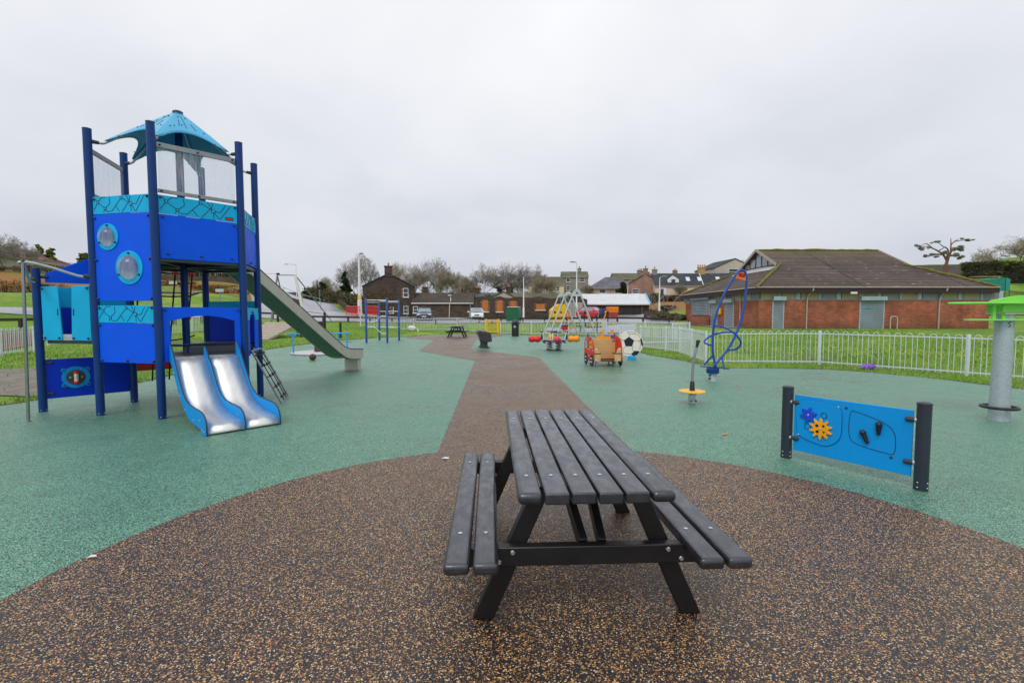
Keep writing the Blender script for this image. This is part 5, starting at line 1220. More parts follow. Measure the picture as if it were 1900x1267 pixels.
shutter(ML,lx(42.7),lx(41.4),.02,2.05); shutter(ML,lx(39.9),lx(38.4),.02,2.05)
b=MB(); b.box((-.25,(47.2+43.0)/2-34.5,.43),(.25,4.6,.95)); b.build('low_wall',BRICK,pv)
MLw=ML
de=MB(ML); de.box((lx(40.85),-.12,1.35),(.55,.22,.55)); d_=de.build('defibrillator_case',mat('yellow_case','#eeb211',.4,bump=0),pv,bevel=.06)
b=MB(ML); b.box((lx(40.95),-.235,1.4),(.2,.012,.34)); b.build('green_label',mat('green_label','#2f8f4f',.5,bump=0),d_)
b=MB(ML); b.box((lx(40.7),-.235,1.36),(.13,.012,.13)); b.build('white_label',WHITE,d_)
# roof
ZE,ZRr=2.98,6.55; x0,x1,y0,y1=-.42,PW+.25,-.4,PD+.4; ym=PD/2; gz=5.02; gx0,gx1=3.6,13.35
fy=y0+(gz-ZE)/(ZRr-ZE)*(ym-y0); by=y1-(gz-ZE)/(ZRr-ZE)*(y1-ym)
b=MB()
V=[(x0,y0,ZE),(x1,y0,ZE),(x1,y1,ZE),(x0,y1,ZE),(gx0,fy,gz),(gx1,fy,gz),(gx1,by,gz),(gx0,by,gz),(gx0-.25,ym,ZRr),(gx1+.25,ym,ZRr),(gx0-.25,fy-.05,gz-.0),(gx1+.25,fy-.05,gz),(gx1+.25,by,gz),(gx0-.25,by,gz)]
b.add(V,[(0,1,5,4),(1,2,6,5),(2,3,7,6),(3,0,4,7)]); b.add([(gx0-.3,fy,gz+.01),(gx1+.3,fy,gz+.01),(gx1+.3,by,gz+.01),(gx0-.3,by,gz+.01),(gx0-.3,ym,ZRr),(gx1+.3,ym,ZRr)],[(0,1,5,4),(2,3,4,5)])
rf=b.build('roof',TILE,pv,smooth=0)
tt_=TILE.node_tree; bs_=tt_.nodes['Principled BSDF']; old=bs_.inputs['Base Color'].links[0].from_socket
uvn_=tt_.nodes.new('ShaderNodeTexCoord'); mp_=tt_.nodes.new('ShaderNodeMapping'); mp_.inputs['Scale'].default_value=(1.1,2.9,1); tt_.links.new(uvn_.outputs['UV'],mp_.inputs[0])
nz_=tt_.nodes.new('ShaderNodeTexNoise'); nz_.inputs['Scale'].default_value=1.35; nz_.inputs['Detail'].default_value=2; tt_.links.new(mp_.outputs[0],nz_.inputs['Vector'])
cr_=tt_.nodes.new('ShaderNodeValToRGB'); cr_.color_ramp.elements[0].position=.66; cr_.color_ramp.elements[0].color=(0,0,0,1); cr_.color_ramp.elements[1].position=.72; cr_.color_ramp.elements[1].color=(.6,.6,.6,1); tt_.links.new(nz_.outputs[0],cr_.inputs[0])
mm_=tt_.nodes.new('ShaderNodeMix'); mm_.data_type='RGBA'; tt_.links.new(cr_.outputs[0],mm_.inputs[0]); tt_.links.new(old,mm_.inputs[6]); mm_.inputs[7].default_value=(*lin('#a8968c'),1)
sx_=tt_.nodes.new('ShaderNodeSeparateXYZ'); tt_.links.new(uvn_.outputs['Object'],sx_.inputs[0])
cz_=tt_.nodes.new('ShaderNodeValToRGB'); cz_.color_ramp.elements[0].position=0; cz_.color_ramp.elements[0].color=(0,0,0,1); cz_.color_ramp.elements[1].position=1; cz_.color_ramp.elements[1].color=(.75,.75,.75,1)
mr_=tt_.nodes.new('ShaderNodeMapRange'); mr_.inputs[1].default_value=5.3; mr_.inputs[2].default_value=6.9; tt_.links.new(sx_.outputs[2],mr_.inputs[0])
n3_=tt_.nodes.new('ShaderNodeTexNoise'); n3_.inputs['Scale'].default_value=.9; n3_.inputs['Detail'].default_value=6; tt_.links.new(uvn_.outputs['UV'],n3_.inputs['Vector'])
ml_=tt_.nodes.new('ShaderNodeMath'); ml_.operation='MULTIPLY'; tt_.links.new(mr_.outputs[0],ml_.inputs[0]); tt_.links.new(n3_.outputs[0],ml_.inputs[1]); tt_.links.new(ml_.outputs[0],cz_.inputs[0])
m4_=tt_.nodes.new('ShaderNodeMix'); m4_.data_type='RGBA'; tt_.links.new(cz_.outputs[0],m4_.inputs[0]); tt_.links.new(mm_.outputs[2],m4_.inputs[6]); m4_.inputs[7].default_value=(*lin('#6c6a30'),1)
tt_.links.new(m4_.outputs[2],bs_.inputs['Base Color']); s3=rf.modifiers.new('solid','SOLIDIFY'); s3.thickness=.09; s3.offset=-1
b=MB(); b.box((PW/2,PD/2,ZE-.06),(x1-x0-.1,y1-y0-.1,.05)); b.build('soffit',FASC,pv)
for (c,s) in (((PW/2-.08,y0+.02,ZE-.17),(x1-x0,.05,.36)),((x0+.02,PD/2,ZE-.17),(.05,y1-y0-.1,.36)),((x1-.02,PD/2,ZE-.17),(.05,y1-y0-.1,.36))):
    b=MB(); b.box(c,s); b.build('fascia',FASC,pv)
b=MB(); b.cyl((x0,y0-.05,ZE+.02),(x1,y0-.05,ZE+.02),.035,n=8); b.build('gutter',PIPE,pv)
b=MB(); b.cyl((x0-.05,y0,ZE+.02),(x0-.05,y1,ZE+.02),.035,n=8); b.build('gutter',PIPE,pv)
MOSSCAP=mat('mossy_ridge','#6a6526',.95,var=.35,vs=5,bump=.7,bs=15,dist=.05)
for p,q in (((x0,y0,ZE+.05),(gx0,fy,gz+.05)),((x1,y0,ZE+.05),(gx1,fy,gz+.05)),((gx0-.3,ym,ZRr+.03),(gx1+.3,ym,ZRr+.03)),((x0,y1,ZE+.05),(gx0,by,gz+.05))):
    b=MB(); P_=Vector(p);Q_=Vector(q); b.tube([P_.lerp(Q_,k/24)+Vector((0,0,random.uniform(-.02,.03))) for k in range(25)],[random.uniform(.08,.125) for _ in range(25)],8); b.build('ridge_tiles',MOSSCAP,pv)
for gx,sg_ in ((gx0,-1),(gx1,1)):
    b=MB(); b.add([(gx,fy,gz),(gx,by,gz),(gx,ym,ZRr-.05)],[(0,2,1) if sg_<0 else (0,1,2)]); gb=b.build('gablet',BRNW,pv,smooth=0)
    for k in range(-3,4):
        yk=ym+k*1.0; hh=(ZRr-.35-gz)*(1-abs(k)*1.0/(ym-fy))-.1
        if hh>.2:
            b=MB(); b.box((gx+sg_*.02,yk,gz+.12+hh/2),(.03,.75,hh)); b.build('gablet_pane',mat('gablet_glass','#8e98a3',.15,var=.25,vs=1,bump=0) if not bpy.data.materials.get('gablet_glass') else bpy.data.materials['gablet_glass'],gb)
    for e_ in (fy,by):
        b=MB(); b.bar((gx+sg_*.32,e_,gz+.0),(gx+sg_*.32,ym,ZRr+.02),.04,.22); b.build('barge_board',PIPE,pv)
b=MB(); b.add([(gx0-.9,fy-.1,gz-.42),(gx0-.9,by+.1,gz-.42),(gx0,by,gz+.03),(gx0,fy,gz+.03)],[(0,3,2,1)]); b.build('lead_flashing',mat('lead_flashing','#b9bcc2',.5,.2,var=.2,vs=2),pv)
for x in (3.35,12.75):
    b=MB(); b.tube([(x+.22,y0-.02,ZE-.02),(x+.2,y0+.0,ZE-.2),(x+.02,-.1,ZE-.55),(x,-.08,2.1),(x,-.08,-.3)],.05,8); b.build('downpipe',PIPE,pv)
b=MB(ML); b.tube([(lx(37.2),.45,ZE),(lx(37.2),-.1,ZE-.5),(lx(37.2),-.08,-.2)],.05,8) if False else b.tube([(lx(37.2),-.35,ZE-.05),(lx(37.2),-.08,ZE-.5),(lx(37.2),-.08,-.2)],.05,8); b.build('downpipe',PIPE,pv)
b=MB(); b.box((6.4,-.42,2.62),(.45,.1,.14)); b.build('wall_light',WHITE,pv)
b=MB(); b.tube(smooth_path([(9.0,-.5,-.2),(9.0,-.5,.75),(9.08,-.5,.9),(9.4,-.5,.9),(9.48,-.5,.75),(9.48,-.5,-.2)],4),.035,8); o=b.build('hoop_barrier',GALV,None,loc=(17.6,34.5,.5)); tag(o,'grey metal hoop beside the shutter with the teal scrawl','barrier')

# ---- dark stone gable house with long low extension ----------------------
HZ=1.05
gh=house('gable_house','dark stone gable house with mossy chimney and white windows','house',(-19.3,76.3,HZ),R(103.5),9.0,7.45,4.55,6.45,STONE,SLATED,over=.1,found=2)
# local x runs along +y world, front (-y local) faces +x world: the photo sees the gable at local -x
chimney(gh,-4.2,0,6.0,7.45,.8,1.15,STONE2,1)
b=MB(); b.box((-4.2,0,7.56),(.95,1.3,.1)); b.build('mossy_cap',MOSSCAP,gh)
Mg=Matrix.Translation((-4.5,0,0))@Matrix.Rotation(R(-90),4,'Z')
for (x,z,w_,h_) in ((2.45,3.0,.75,1.35),(2.45,.55,.72,1.15),(.35,.62,.6,.9)):
    window(gh,Mg,x,z,w_,h_)
b=MB(Mg)
for z in (3.0,3.45,3.95): b.box((1.95,-.02,z+.2),(.22,.06,.28))
b.box((2.93,-.02,3.3),(.2,.06,.28)); b.build('quoin',mat('sandstone','#9a7448',.8,var=.15,vs=2),gh)
b=MB(Mg); rg=random.Random(2)
V=[];F=[]
for k in range(1500):
    x=rg.uniform(-3.5,.5); z=rg.uniform(-.8,4.2-abs(x+1.2)*.4); a=rg.uniform(0,6.28); s=rg.uniform(.05,.13)
    V+= [(x+s*math.cos(a),-.05-rg.uniform(0,.12),z+s*math.sin(a)),(x+s*math.cos(a+2),-.12,z+s*math.sin(a+2)),(x+s*.4*math.cos(a+4),-.06,z+s*math.sin(a+4))]; F.append((3*k,3*k+1,3*k+2))
b.add(V,F); b.build('dead_ivy',mat('dead_ivy','#5d4a2c',.9,var=.3,vs=4),gh,smooth=0)
ex=house('stone_extension','long low dark stone extension with tiled roof and white gutter','building',(-10.3,74.3,HZ),0,9.0,5.0,2.15,3.6,STONE2,TILED,over=.15)
window(ex,Matrix.Translation((0,-2.5,0)),-4.0,.65,.7,1.0)
b=MB(); b.box((0,-2.72,2.08),(9.1,.1,.13)); b.build('white_gutter',UPVC,ex)
b=MB(); b.tube([(1.15,-2.72,2.05),(1.05,-2.58,1.7),(1.0,-2.56,-.3)],.06,6); b.build('downpipe',UPVC,ex)
b=MB(); b.tube([(1.2,-2.3,2.3),(1.2,-2.3,3.0)],.07,6); b.box((.95,-1.4,3.3),(.5,.2,.12)); b.build('vent_pipe',UPVC,ex)
bk=house('back_cottage','low grey roofed cottage with ochre chimney pots behind the stone extension','house',(-8.2,86,1.6),0,17,6,2.0,3.6,STONE2,SLATE,ch=((-7.2,0,3.0,4.6,.9,.7,STONE2,1),(2.0,0,3.0,4.4,.9,.7,STONE2,1),(7.6,0,3,4.6,.9,.7,STONE2,1)))
# ---- roofless stone wall with boarded windows ------------------------------
sw_=thing('boarded_stone_wall','long dark rubble wall with windows boarded in orange plywood','wall',(-5.05,66.9,.85))
b=MB(); rg=random.Random(9); N=40; Lw=15.4
top=[3.0+.12*math.sin(k*.9)+rg.uniform(-.07,.07)-(.12 if k>26 else 0) for k in range(N+1)]
poly=[(0,-1.5),(Lw,-1.5)]+[(Lw*k/N,top[k]) for k in range(N,-1,-1)]
b.plate(poly,-.25,.25); b.build('wall',STONE,sw_,smooth=0)
for (xa,xb_,z0,z1) in ((.95,1.75,1.05,2.6),(2.95,3.75,1.05,2.6),(4.85,5.6,1.3,2.5),(8.35,9.55,1.3,2.1)):
    b=MB(); b.box(((xa+xb_)/2,-.27,(z0+z1)/2),(xb_-xa,.05,z1-z0)); w1=b.build('boarded_window',BOARD,sw_)
    b=MB(); b.box(((xa+xb_)/2,-.3,z0-.08),(xb_-xa+.3,.14,.14)); b.build('sill',CREAMW,w1)
    for s_ in (xa-.13,xb_+.13):
        b=MB()
        for k in range(4): b.box((s_,-.27,z0+.15+k*(z1-z0)/4.2),(.2+.08*(k%2),.05,.28))
        b.build('jamb_stones',mat('jamb_stone','#6e6153',.85,var=.2,vs=2) if not bpy.data.materials.get('jamb_stone') else bpy.data.materials['jamb_stone'],w1)
pdm=house('small_gabled_shed','small mossy gabled roof showing over the boarded wall','building',(-1.2,69.5,.9),R(-90),3.2,3.0,3.0,3.75,PALEW,MOSSR,over=.15)
m2=house('mossy_roofed_shed','low mossy roofed shed behind the boarded wall','building',(3.6,71.2,.9),0,7.5,3.4,2.7,3.6,STONE2,MOSSR,over=.15)
# ---- dark timber shed with white roof --------------------------------------
sh=house('dark_timber_shed','dark timber shed with pale sheet roof and light blue edges','shed',(14.9,71.6,1.2),R(-1.5),9.2,5.6,1.75,3.2,mat('dark_timber_cladding','#33282a',.85,var=.25,vs=3,stretch=(6,6,.4)),mat('pale_roof_sheet','#c3c6ca',.5,var=.07,vs=.6,dirt=.3,dirtcol='#a3a6a8'),over=.2)
LBL=mat('light_blue_trim','#58b4dc',.5,bump=0)
for s_ in (-1,1):
    b=MB(); b.bar((s_*4.74,-3.05,1.76),(s_*4.74,0,3.34),.14,.24); b.build('blue_barge_board',LBL,sh)
b=MB()
for k in range(7): b.box((-4.3+k*1.35,-2.83,.7),(.05,.05,2.0))
b.build('cover_strip',mat('dark_strip','#241d1f',.8),sh)
def skiplike(name,label,cat,loc,rz,prof,wid,m,rim=None,lid=None):
    o=thing(name,label,cat,loc,rz); b=MB(); b.plate(prof,-wid/2,wid/2); bd=b.build('body',m,o,bevel=.02)
    return o
ct=thing('storage_container','pale grey ribbed metal container beside the dark shed','container',(8.4,66.2,1.0),R(-2))
b=MB(); b.box((0,1.2,1.05),(2.5,2.4,2.15)); b.build('body',mat('pale_grey_container','#b3b0aa',.5,.1,dirt=.4,dirtcol='#8d877d'),ct)
b=MB()
for k in range(9): b.box((-1.1+k*.275,-.02,1.05),(.05,.05,2.0))
b.build('door_ribs',mat('container_rib','#96938d',.5,bump=0),ct)
b=MB()
for x in (-.5,-.2,.2,.5): b.cyl((x,-.06,.1),(x,-.06,2.05),.025,n=6)
b.build('locking_bars',GALVD,ct)
yb=thing('yellow_skip','yellow sloping topped recycling skip on the car park','skip',(4.75,48.6,z_mesh(4.75,48.6)+.05),R(6))
b=MB(); b.plate([(-.86,0),(.86,0),(.93,.55),(.93,1.05),(.35,1.78),(-.25,1.82),(-.93,1.2),(-.93,.55)],-.75,.75); bd=b.build('body',mat('yellow_steel','#e3b50f',.5,var=.1,vs=2,dirt=.3,dirtcol='#b08a1a'),yb,bevel=.03)
b=MB(); b.box((0,-.765,.60),(1.86,.04,.08)); b.build('rib',mat('yellow_rib','#c9a012',.5,bump=0),bd)
for x in (-.5,.1):
    b=MB(); b.cyl((x-.1,-.75,1.0),(x-.1,-.775,1.0),.11,n=14); b.build('bottle_hole',BLKM,bd)
cb_=thing('clothes_bank','dark green recycling bank with pale grey lid behind the litter bin','recycling bank',(.17,44.6,z_mesh(.17,44.6)),R(-12))
b=MB(); b.plate([(-.6,0),(.6,0),(.6,1.2),(.5,1.45),(-.5,1.45),(-.6,1.2)],-.55,.55); bd=b.build('body',mat('bottle_green_steel','#115c3c',.45,var=.1,vs=2,dirt=.2,dirtcol='#2e6b50'),cb_,bevel=.03)
b=MB(); b.box((0,0,1.485),(1.08,1.18,.06)); b.build('lid',mat('pale_green_lid','#c6d2ce',.5),bd,bevel=.02)
b=MB(); b.box((-.61,-.1,1.05),(.02,.5,.3)); b.build('label',WHITE,bd)
for loc_,c1,c2,lab,w_ in (((12.15,58.8,z_mesh(12.15,58.8)+.25),'#e27a1c','#9b3a22','orange over rust red skip in front of the dark shed',1.25),((11.35,60.0,z_mesh(11.35,60)+.05),'#24406e','#1d3358','navy blue skip left of the orange skip',.85)):
    sk=thing('metal_skip',lab,'skip',loc_,R(3))
    b=MB(); b.plate([(-w_*.42,0),(w_*.42,0),(w_*.5,.5),(-w_*.5,.5)],-.6,.6); b.build('lower_body',mat('skip_lower_'+c2[1:],c2,.6,var=.15,vs=2),sk,bevel=.02)
    b=MB(); b.box((0,0,.85),(w_,1.25,.69)); ub=b.build('upper_body',mat('skip_upper_'+c1[1:],c1,.5,var=.1,vs=2,dirt=.2,dirtcol='#8a5a30'),sk,bevel=.03)
    b=MB(); b.box((0,-.64,.92),(w_*.5,.03,.2)); b.build('lettering_plate',mat('skip_plate_'+c1[1:],c1,.6,var=.4,vs=8),ub)
# ---- houses on the rise ------------------------------------------------------
def hz(px,py,Y): p=at(px,py,Y); return (p.x,p.y,p.z)
h1=house('grey_house','tall grey harled two storey house with mossy roof behind the swing frame','house',hz(1065,547,112),R(-4),5.9,7,3.85,5.2,HARL,MOSSR,over=.15,ch=((1.2,0,5,5.9,.8,.5,HARL,1),),win=(('f',-1.5,2.7,.9,.9),('f',1.5,2.7,1.2,1.0),('f',-1.5,.9,.9,1.0)),found=3)
h0=house('olive_roofed_house','cream house with olive green roof half hidden by bare trees','house',hz(1012,548,108),R(2),7.5,6,2.3,4.0,CREAMW,MOSSR,over=.2,win=(('f',2.4,.8,.7,1.0),('f',0,.8,.7,1.0)),found=3)
h2=house('hipped_bungalow','bungalow with violet grey hipped roof left of the dark conifer','house',hz(1134,549,100),R(3),9.0,8,1.45,3.7,PALEW,SLATEV,hip=3.2,over=.3,win=(('f',-2.8,.35,1.3,.8),('f',.4,.35,1.5,.8),('f',3.2,.35,.9,.8)),found=3)
h3=house('long_terrace','long terrace with greenish roof along the skyline behind the cottages','house',hz(1222,535,150),R(1),29,8,2.6,4.5,BRICKP,MOSSR,over=.2,found=4,ch=((-6,0,4,5.4,1.4,.6,BRICKP,2),(5,0,4,5.4,1.4,.6,BRICKP,2)))
h4=house('pink_gabled_cottage','pink brown gabled cottage with red tiled roof and stack on its ridge','house',hz(1199,549,96),R(72),8.0,6.6,2.1,4.0,BRICKP,REDR,over=.2,ch=((-3.8,0,3.6,4.9,.55,.8,BRICKP,1),(3,0,3.6,4.8,.55,.8,BRICKP,2)),found=3)
Mg4=Matrix.Translation((-4.0,0,0))@Matrix.Rotation(R(-90),4,'Z')
window(h4,Mg4,-1.8,.3,1.3,.9); window(h4,Mg4,2.4,.2,.7,1.2)
h5=house('slate_cottage_row','cream cottage row with dark slate roof and white dormer','house',hz(1290,549,92),R(-6),16,6,1.75,4.1,CREAMW,SLATED,over=.15,ch=((1.0,0,3.6,5.2,1.2,.6,mat('sand_brick','#a58a63',.8,var=.2,vs=3),4),(-7.6,0,3.6,4.9,.9,.6,HARL,1)),win=(('f',-3.6,.1,.6,1.0),('f',.2,.2,.6,.9),('f',4.5,.2,.9,.8)),found=4)
b=MB(); b.box((-6.6,-3.03,.6),(1.2,.1,1.6)); b.build('door_surround',UPVC,h5)
b=MB(); b.box((-6.75,-3.1,.5),(.55,.06,1.4)); b.build('door',mat('blue_door','#2c4766',.5),h5)
b=MB(); b.plate([(-1.0,2.1),(1.0,2.1),(1.0,2.8),(0,3.5),(-1.0,2.8)],-2.2,-.6); b.M=IDM; dm=b.build('dormer',UPVC,h5,loc=(-4.6,-.1,.15))
b=MB(); b.box((0,-2.22,2.55),(.7,.05,.6)); b.build('dormer_pane',PANE,dm)
for x in (.3,-1.8,3.6):
    b=MB(); s_=(4.1-1.75)/3; b.add([(x-.35,-2.0,1.75+1.0*s_+.17),(x+.35,-2.0,1.75+1.0*s_+.17),(x+.35,-1.0,1.75+2.0*s_+.17),(x-.35,-1.0,1.75+2.0*s_+.17)],[(0,1,2,3)]); b.build('roof_light',mat('roof_light_glass','#c9d2da',.1,bump=0) if not bpy.data.materials.get('roof_light_glass') else bpy.data.materials['roof_light_glass'],h5)
b=MB(); b.bar((.6,-3.1,1.86),(.6,-.1,4.24),.1,.12); b.build('white_skew',UPVC,h5)
h6=house('grey_gabled_house','grey gabled house with wide white windows above the pavilion roof','house',hz(1342,540,98),R(96),8,8.2,4.2,6.0,PALEW,SLATED,over=.15,win=(('l',0,2.9,2.6,1.2),),found=4)
b=MB(); b.box((-3,-6,4.2),(5,4,.3)); b.build('flat_roof',UPVC,h6)
h7=house('slate_roofed_cottage','small cottage with pale slate roof left of the cream cottage row','house',hz(1232,548,104),R(-4),10,6,1.9,4.2,BRICKP,SLATE,over=.15,ch=((-4.6,0,3.8,5.1,.9,.6,BRICKP,2),),found=3)
h8=house('brown_roofed_house','low brown roofed house behind the pavilion next to the lone pine','house',hz(1735,530,95),R(-6),16,8,1.6,3.9,BRICKP,TILED,hip=3.5,over=.4,found=4)
h9=house('red_roofed_house','long house with dull red roof above the rough bank at far left','house',(-72.6,64.4,5.5),R(109.3),41,9,3.9,6.1,PALEW,REDR,hip=4,over=.4,found=5)
h10=house('white_house_far','pale small house on the hill seen through the tower between posts','house',hz(306,508,120),R(15),8,6,2.4,4.4,CREAMW,SLATE,over=.2,found=4,win=(('f',-1.5,.8,.9,1.0),('f',1.5,.8,.9,1.0)))
h11=house('distant_cottage','small brown cottage with white bargeboard at the top of the road','house',hz(548,566,150),R(40),7,6,2.0,3.8,BRICKP,SLATED,over=.2,found=3)
# ---- walls, railings on the rise ----------------------------------------------
def low_wall(name,label,pts,h,th,m,follow=True):
    o=None; b=MB(); P=[]
    for (x,y),(x2,y2) in zip(pts,pts[1:]):
        n=max(2,int(math.hypot(x2-x,y2-y)/2))
        for k in range(n): P.append((x+(x2-x)*k/n,y+(y2-y)*k/n))
    P.append(pts[-1]); V=[];F=[]
    for i,(x,y) in enumerate(P):
        a=P[min(i+1,len(P)-1)];c=P[max(i-1,0)]; d=Vector((a[0]-c[0],a[1]-c[1],0)).normalized(); nrm=Vector((-d.y,d.x,0))*th/2; z=z_mesh(x,y); hh=h*(1+.06*math.sin(i*2.1))
        V+=[(x-nrm.x,y-nrm.y,z-.5),(x-nrm.x,y-nrm.y,z+hh),(x+nrm.x,y+nrm.y,z+hh),(x+nrm.x,y+nrm.y,z-.5)]
    for i in range(len(P)-1):
        for k in range(3): F.append((4*i+k,4*i+k+1,4*i+5+k,4*i+4+k))
    F+=[(0,3,2,1),(len(V)-4,len(V)-3,len(V)-2,len(V)-1)]
    b.add(V,F); o=b.build(name,m,smooth=0); return tag(o,label,'wall')
low_wall('stone_wall','long brown stone wall on the hillside seen through the tower',[(-62,74),(-50,70),(-38,68.5),(-30,69.5)],1.0,.4,STONE2)
low_wall('stone_wall','low dark stone garden wall along the far side of the road',[(-33,92),(-29,84.5),(-25.6,79.5),(-23.6,77.5)],1.0,.45,STONE)
low_wall('brick_wall','low dark brick wall end at the right edge of the car park',[(14.6,53.6),(17.2,53.2)],.85,.5,STONE2)
def rail(name,label,pts,h,m,posts=2.4,r=.03,cat='handrail',ph=None,w=None):
    o=thing(name,label,cat,(pts[0][0],pts[0][1],0)); bx,by_=pts[0]; P=[]
    for (x,y),(x2,y2) in zip(pts,pts[1:]):
        n=max(1,round(math.hypot(x2-x,y2-y)/posts))
        for k in range(n): P.append((x+(x2-x)*k/n,y+(y2-y)*k/n))
    P.append(pts[-1]); Z=[z_mesh(*p) for p in P]
    for (x,y),z in zip(P,Z):
        b=MB()
        if w: b.box((x-bx,y-by_,z+(ph or h)/2-.1),(w,w,(ph or h)+.2))
        else: b.cyl((x-bx,y-by_,z-.2),(x-bx,y-by_,z+(ph or h)),r,n=6)
        b.build('post',m,o)
    b=MB()
    if w:
        for i in range(len(P)-1): b.bar((P[i][0]-bx,P[i][1]-by_,Z[i]+h),(P[i+1][0]-bx,P[i+1][1]-by_,Z[i+1]+h),.05,.17)
    else: b.tube([(x-bx,y-by_,z+h) for (x,y),z in zip(P,Z)],r,6)
    b.build('top_rail',m,o); return o
rail('stair_handrail','long grey handrail climbing the bank right of the dark shed',[(18.4,68.5),(20.6,72),(22.8,75),(25.6,80),(27.2,84),(29.5,88)],1.15,GALVD)
rail('stair_handrail','shorter grey handrail along the grass edge above the round shrub',[(19.5,64),(22,68),(25,74.5),(28,80.5)],.9,GALVD)
rail('timber_rail','low dark timber rail between the grass and the car park',[(-23.8,43.5),(-15,44.3),(-5,44.4),(5,44.4),(14.2,43.8)],.46,RAILW,2.1,w=.14,cat='barrier',ph=.5)
rail('timber_rail','low dark timber rail beside the bark bed at far left',[(-38,27.0),(-30.5,27.4),(-24,31.5),(-22.4,35)],.62,RAILW,2.1,w=.16,cat='barrier',ph=.7)
rail('timber_rail','dark timber rail beyond the right end of the brick pavilion',[(36,42.5),(50,42),(62,41)],.75,RAILW,2.4,w=.12,cat='barrier',ph=.8)
rail('hill_fence','thin grey railing on top of the hillside stone wall behind the tower',[(-62,75),(-50,71),(-38,69.5),(-28,71)],2.0,GALVD,2.5,.035,cat='fence')
gt=MB(); pts=[Vector(hz(1786,529,70)),Vector(hz(1804,531,66)),Vector(hz(1866,536,60)),Vector(hz(1874,536,60.5))]
o=thing('green_screen','bright teal mesh screen below the hedge on the right hill','fence',tuple(pts[0])); V=[];F=[]
for i,p in enumerate(pts):
    q=p-pts[0]; hh=(.35,.75,1.4,1.2)[i]; V+=[(q.x,q.y,q.z-.25),(q.x,q.y,q.z+hh)]
for i in range(3): F.append((2*i,2*i+2,2*i+3,2*i+1))
gt.add(V,F); gt.build('mesh_panel',mat('teal_screen_mesh','#0a8f8a',.7,var=.1,vs=1.5,bump=.2),o,smooth=0)
for i,p in enumerate(pts):
    q=p-pts[0]; b=MB(); b.cyl((q.x,q.y+.06,q.z-1.2),(q.x,q.y+.06,q.z+(.3,.7,1.35,1.15)[i]),.03,n=6); b.build('post',BLKM,o)
# ---- lamp posts, poles ------------------------------------------------------------
def lamp(label,px,py_base,py_top,Y,arm=0,fat=1.0,group='white street lamps',m=None):
    p=at(px,py_base,Y); z0=z_mesh(p.x,p.y); h=at(px,py_top,Y).z-z0; m=m or bpy.data.materials['white_paint']
    o=thing('street_lamp',label,'street lamp',(p.x,p.y,z0),0,group)
    b=MB(); r=.11*fat; b.tube([(0,0,-.3),(0,0,h*.25),(0,0,h*.26),(0,0,h-.1)],[r*1.35,r*1.25,r*.9,r*.5],10); b.build('lamp_column',m,o)
    b=MB(); s=1 if arm>=0 else -1
    if arm: b.tube(smooth_path([(0,0,h-.15),(s*.15,0,h),(arm,0,h+.08)],4),.045,6)
    else: b.tube([(0,0,h-.15),(.1,-.1,h+.02),(.35,-.3,h+.1)],.045,6)
    b.build('lamp_arm',GALVD,o)
    b=MB(); q=(arm,0,h+.06) if arm else (.45,-.4,h+.1); b.sphere(q,.3,10,(1.3 if arm else .9,.55,.3)); b.build('lamp_head',GALVD,o)
    return o
l1=lamp('tall pale lamp column with yellow sticker behind the red barriers',668,594,473,58,0,1.9)
b=MB(); b.box((.0,-.24,2.15),(.3,.03,.42)); b.build('yellow_sticker',YELL,l1)
lamp('thin lamp post with long arm at the top of the road on the left',551,565,491,96,-1.9,.8)
lamp('short plain white lamp post in front of the boarded wall',971.5,589,512,63,0,.9)
lamp('tall white lamp post rising behind the swing frame apex',1069.5,590,487,63.5,-.55,1.0)
lamp('white lamp post in front of the bushy bank right of the dark shed',1223,588,514,62,.6,.95)
lamp('small distant lamp post beside the dark conifer',1164.5,556,522,92,0,.7)
def pole(name,label,cat,px,pyb,pyt,Y,r,m,extra=None):
    p=at(px,pyb,Y); z0=z_mesh(p.x,p.y); h=at(px,pyt,Y).z-z0; b=MB(); b.cyl((0,0,-.2),(0,0,h),r,r*.8,8)
    o=b.build(name,m,None,loc=(p.x,p.y,z0)); return tag(o,label,cat)
pole('telegraph_pole','brown wooden telegraph pole beside the road hedge','pole',589.5,574,519,100,.16,RAILW)
pole('sign_post','thin grey sign post left of the dark blue car','post',755.5,599,566,47.5,.04,GALVD)
pole('sign_post','thin grey post standing behind the white car bonnet','post',873,600,561,47.5,.045,GALVD)
pole('traffic_post','teal and black traffic light post on the verge by the road','post',593.5,573,537,98,.13,mat('teal_post','#3d8f86',.5))
for px,py,Y,lab in ((322,527,50,'small blank grey sign on the hillside seen left in the tower'),(408,536,48,'small blank grey sign on the hillside seen right in the tower')):
    p=at(px,py,Y); z0=z_mesh(p.x,p.y); o=thing('notice_sign',lab,'sign',(p.x,p.y,z0))
    b=MB(); b.cyl((0,0,-.1),(0,0,1.5),.04,n=6); b.build('post',GALVD,o); b=MB(); b.box((0,-.06,1.4),(.8,.04,.3)); b.build('sign_board',mat('blank_sign','#b4bac0',.5,bump=0) if not bpy.data.materials.get('blank_sign') else bpy.data.materials['blank_sign'],o)
p=at(794,592,60)
b=MB(); c0=Vector(hz(-60,462,62)); c1=Vector(hz(240,492,75))
b.tube([c0.lerp(c1,k/12)+Vector((0,0,-.6*math.sin(math.pi*k/12))) for k in range(13)],.035,4); o=b.build('overhead_cable',BLKM); tag(o,'single overhead cable crossing in front of the red roofed house','cable')
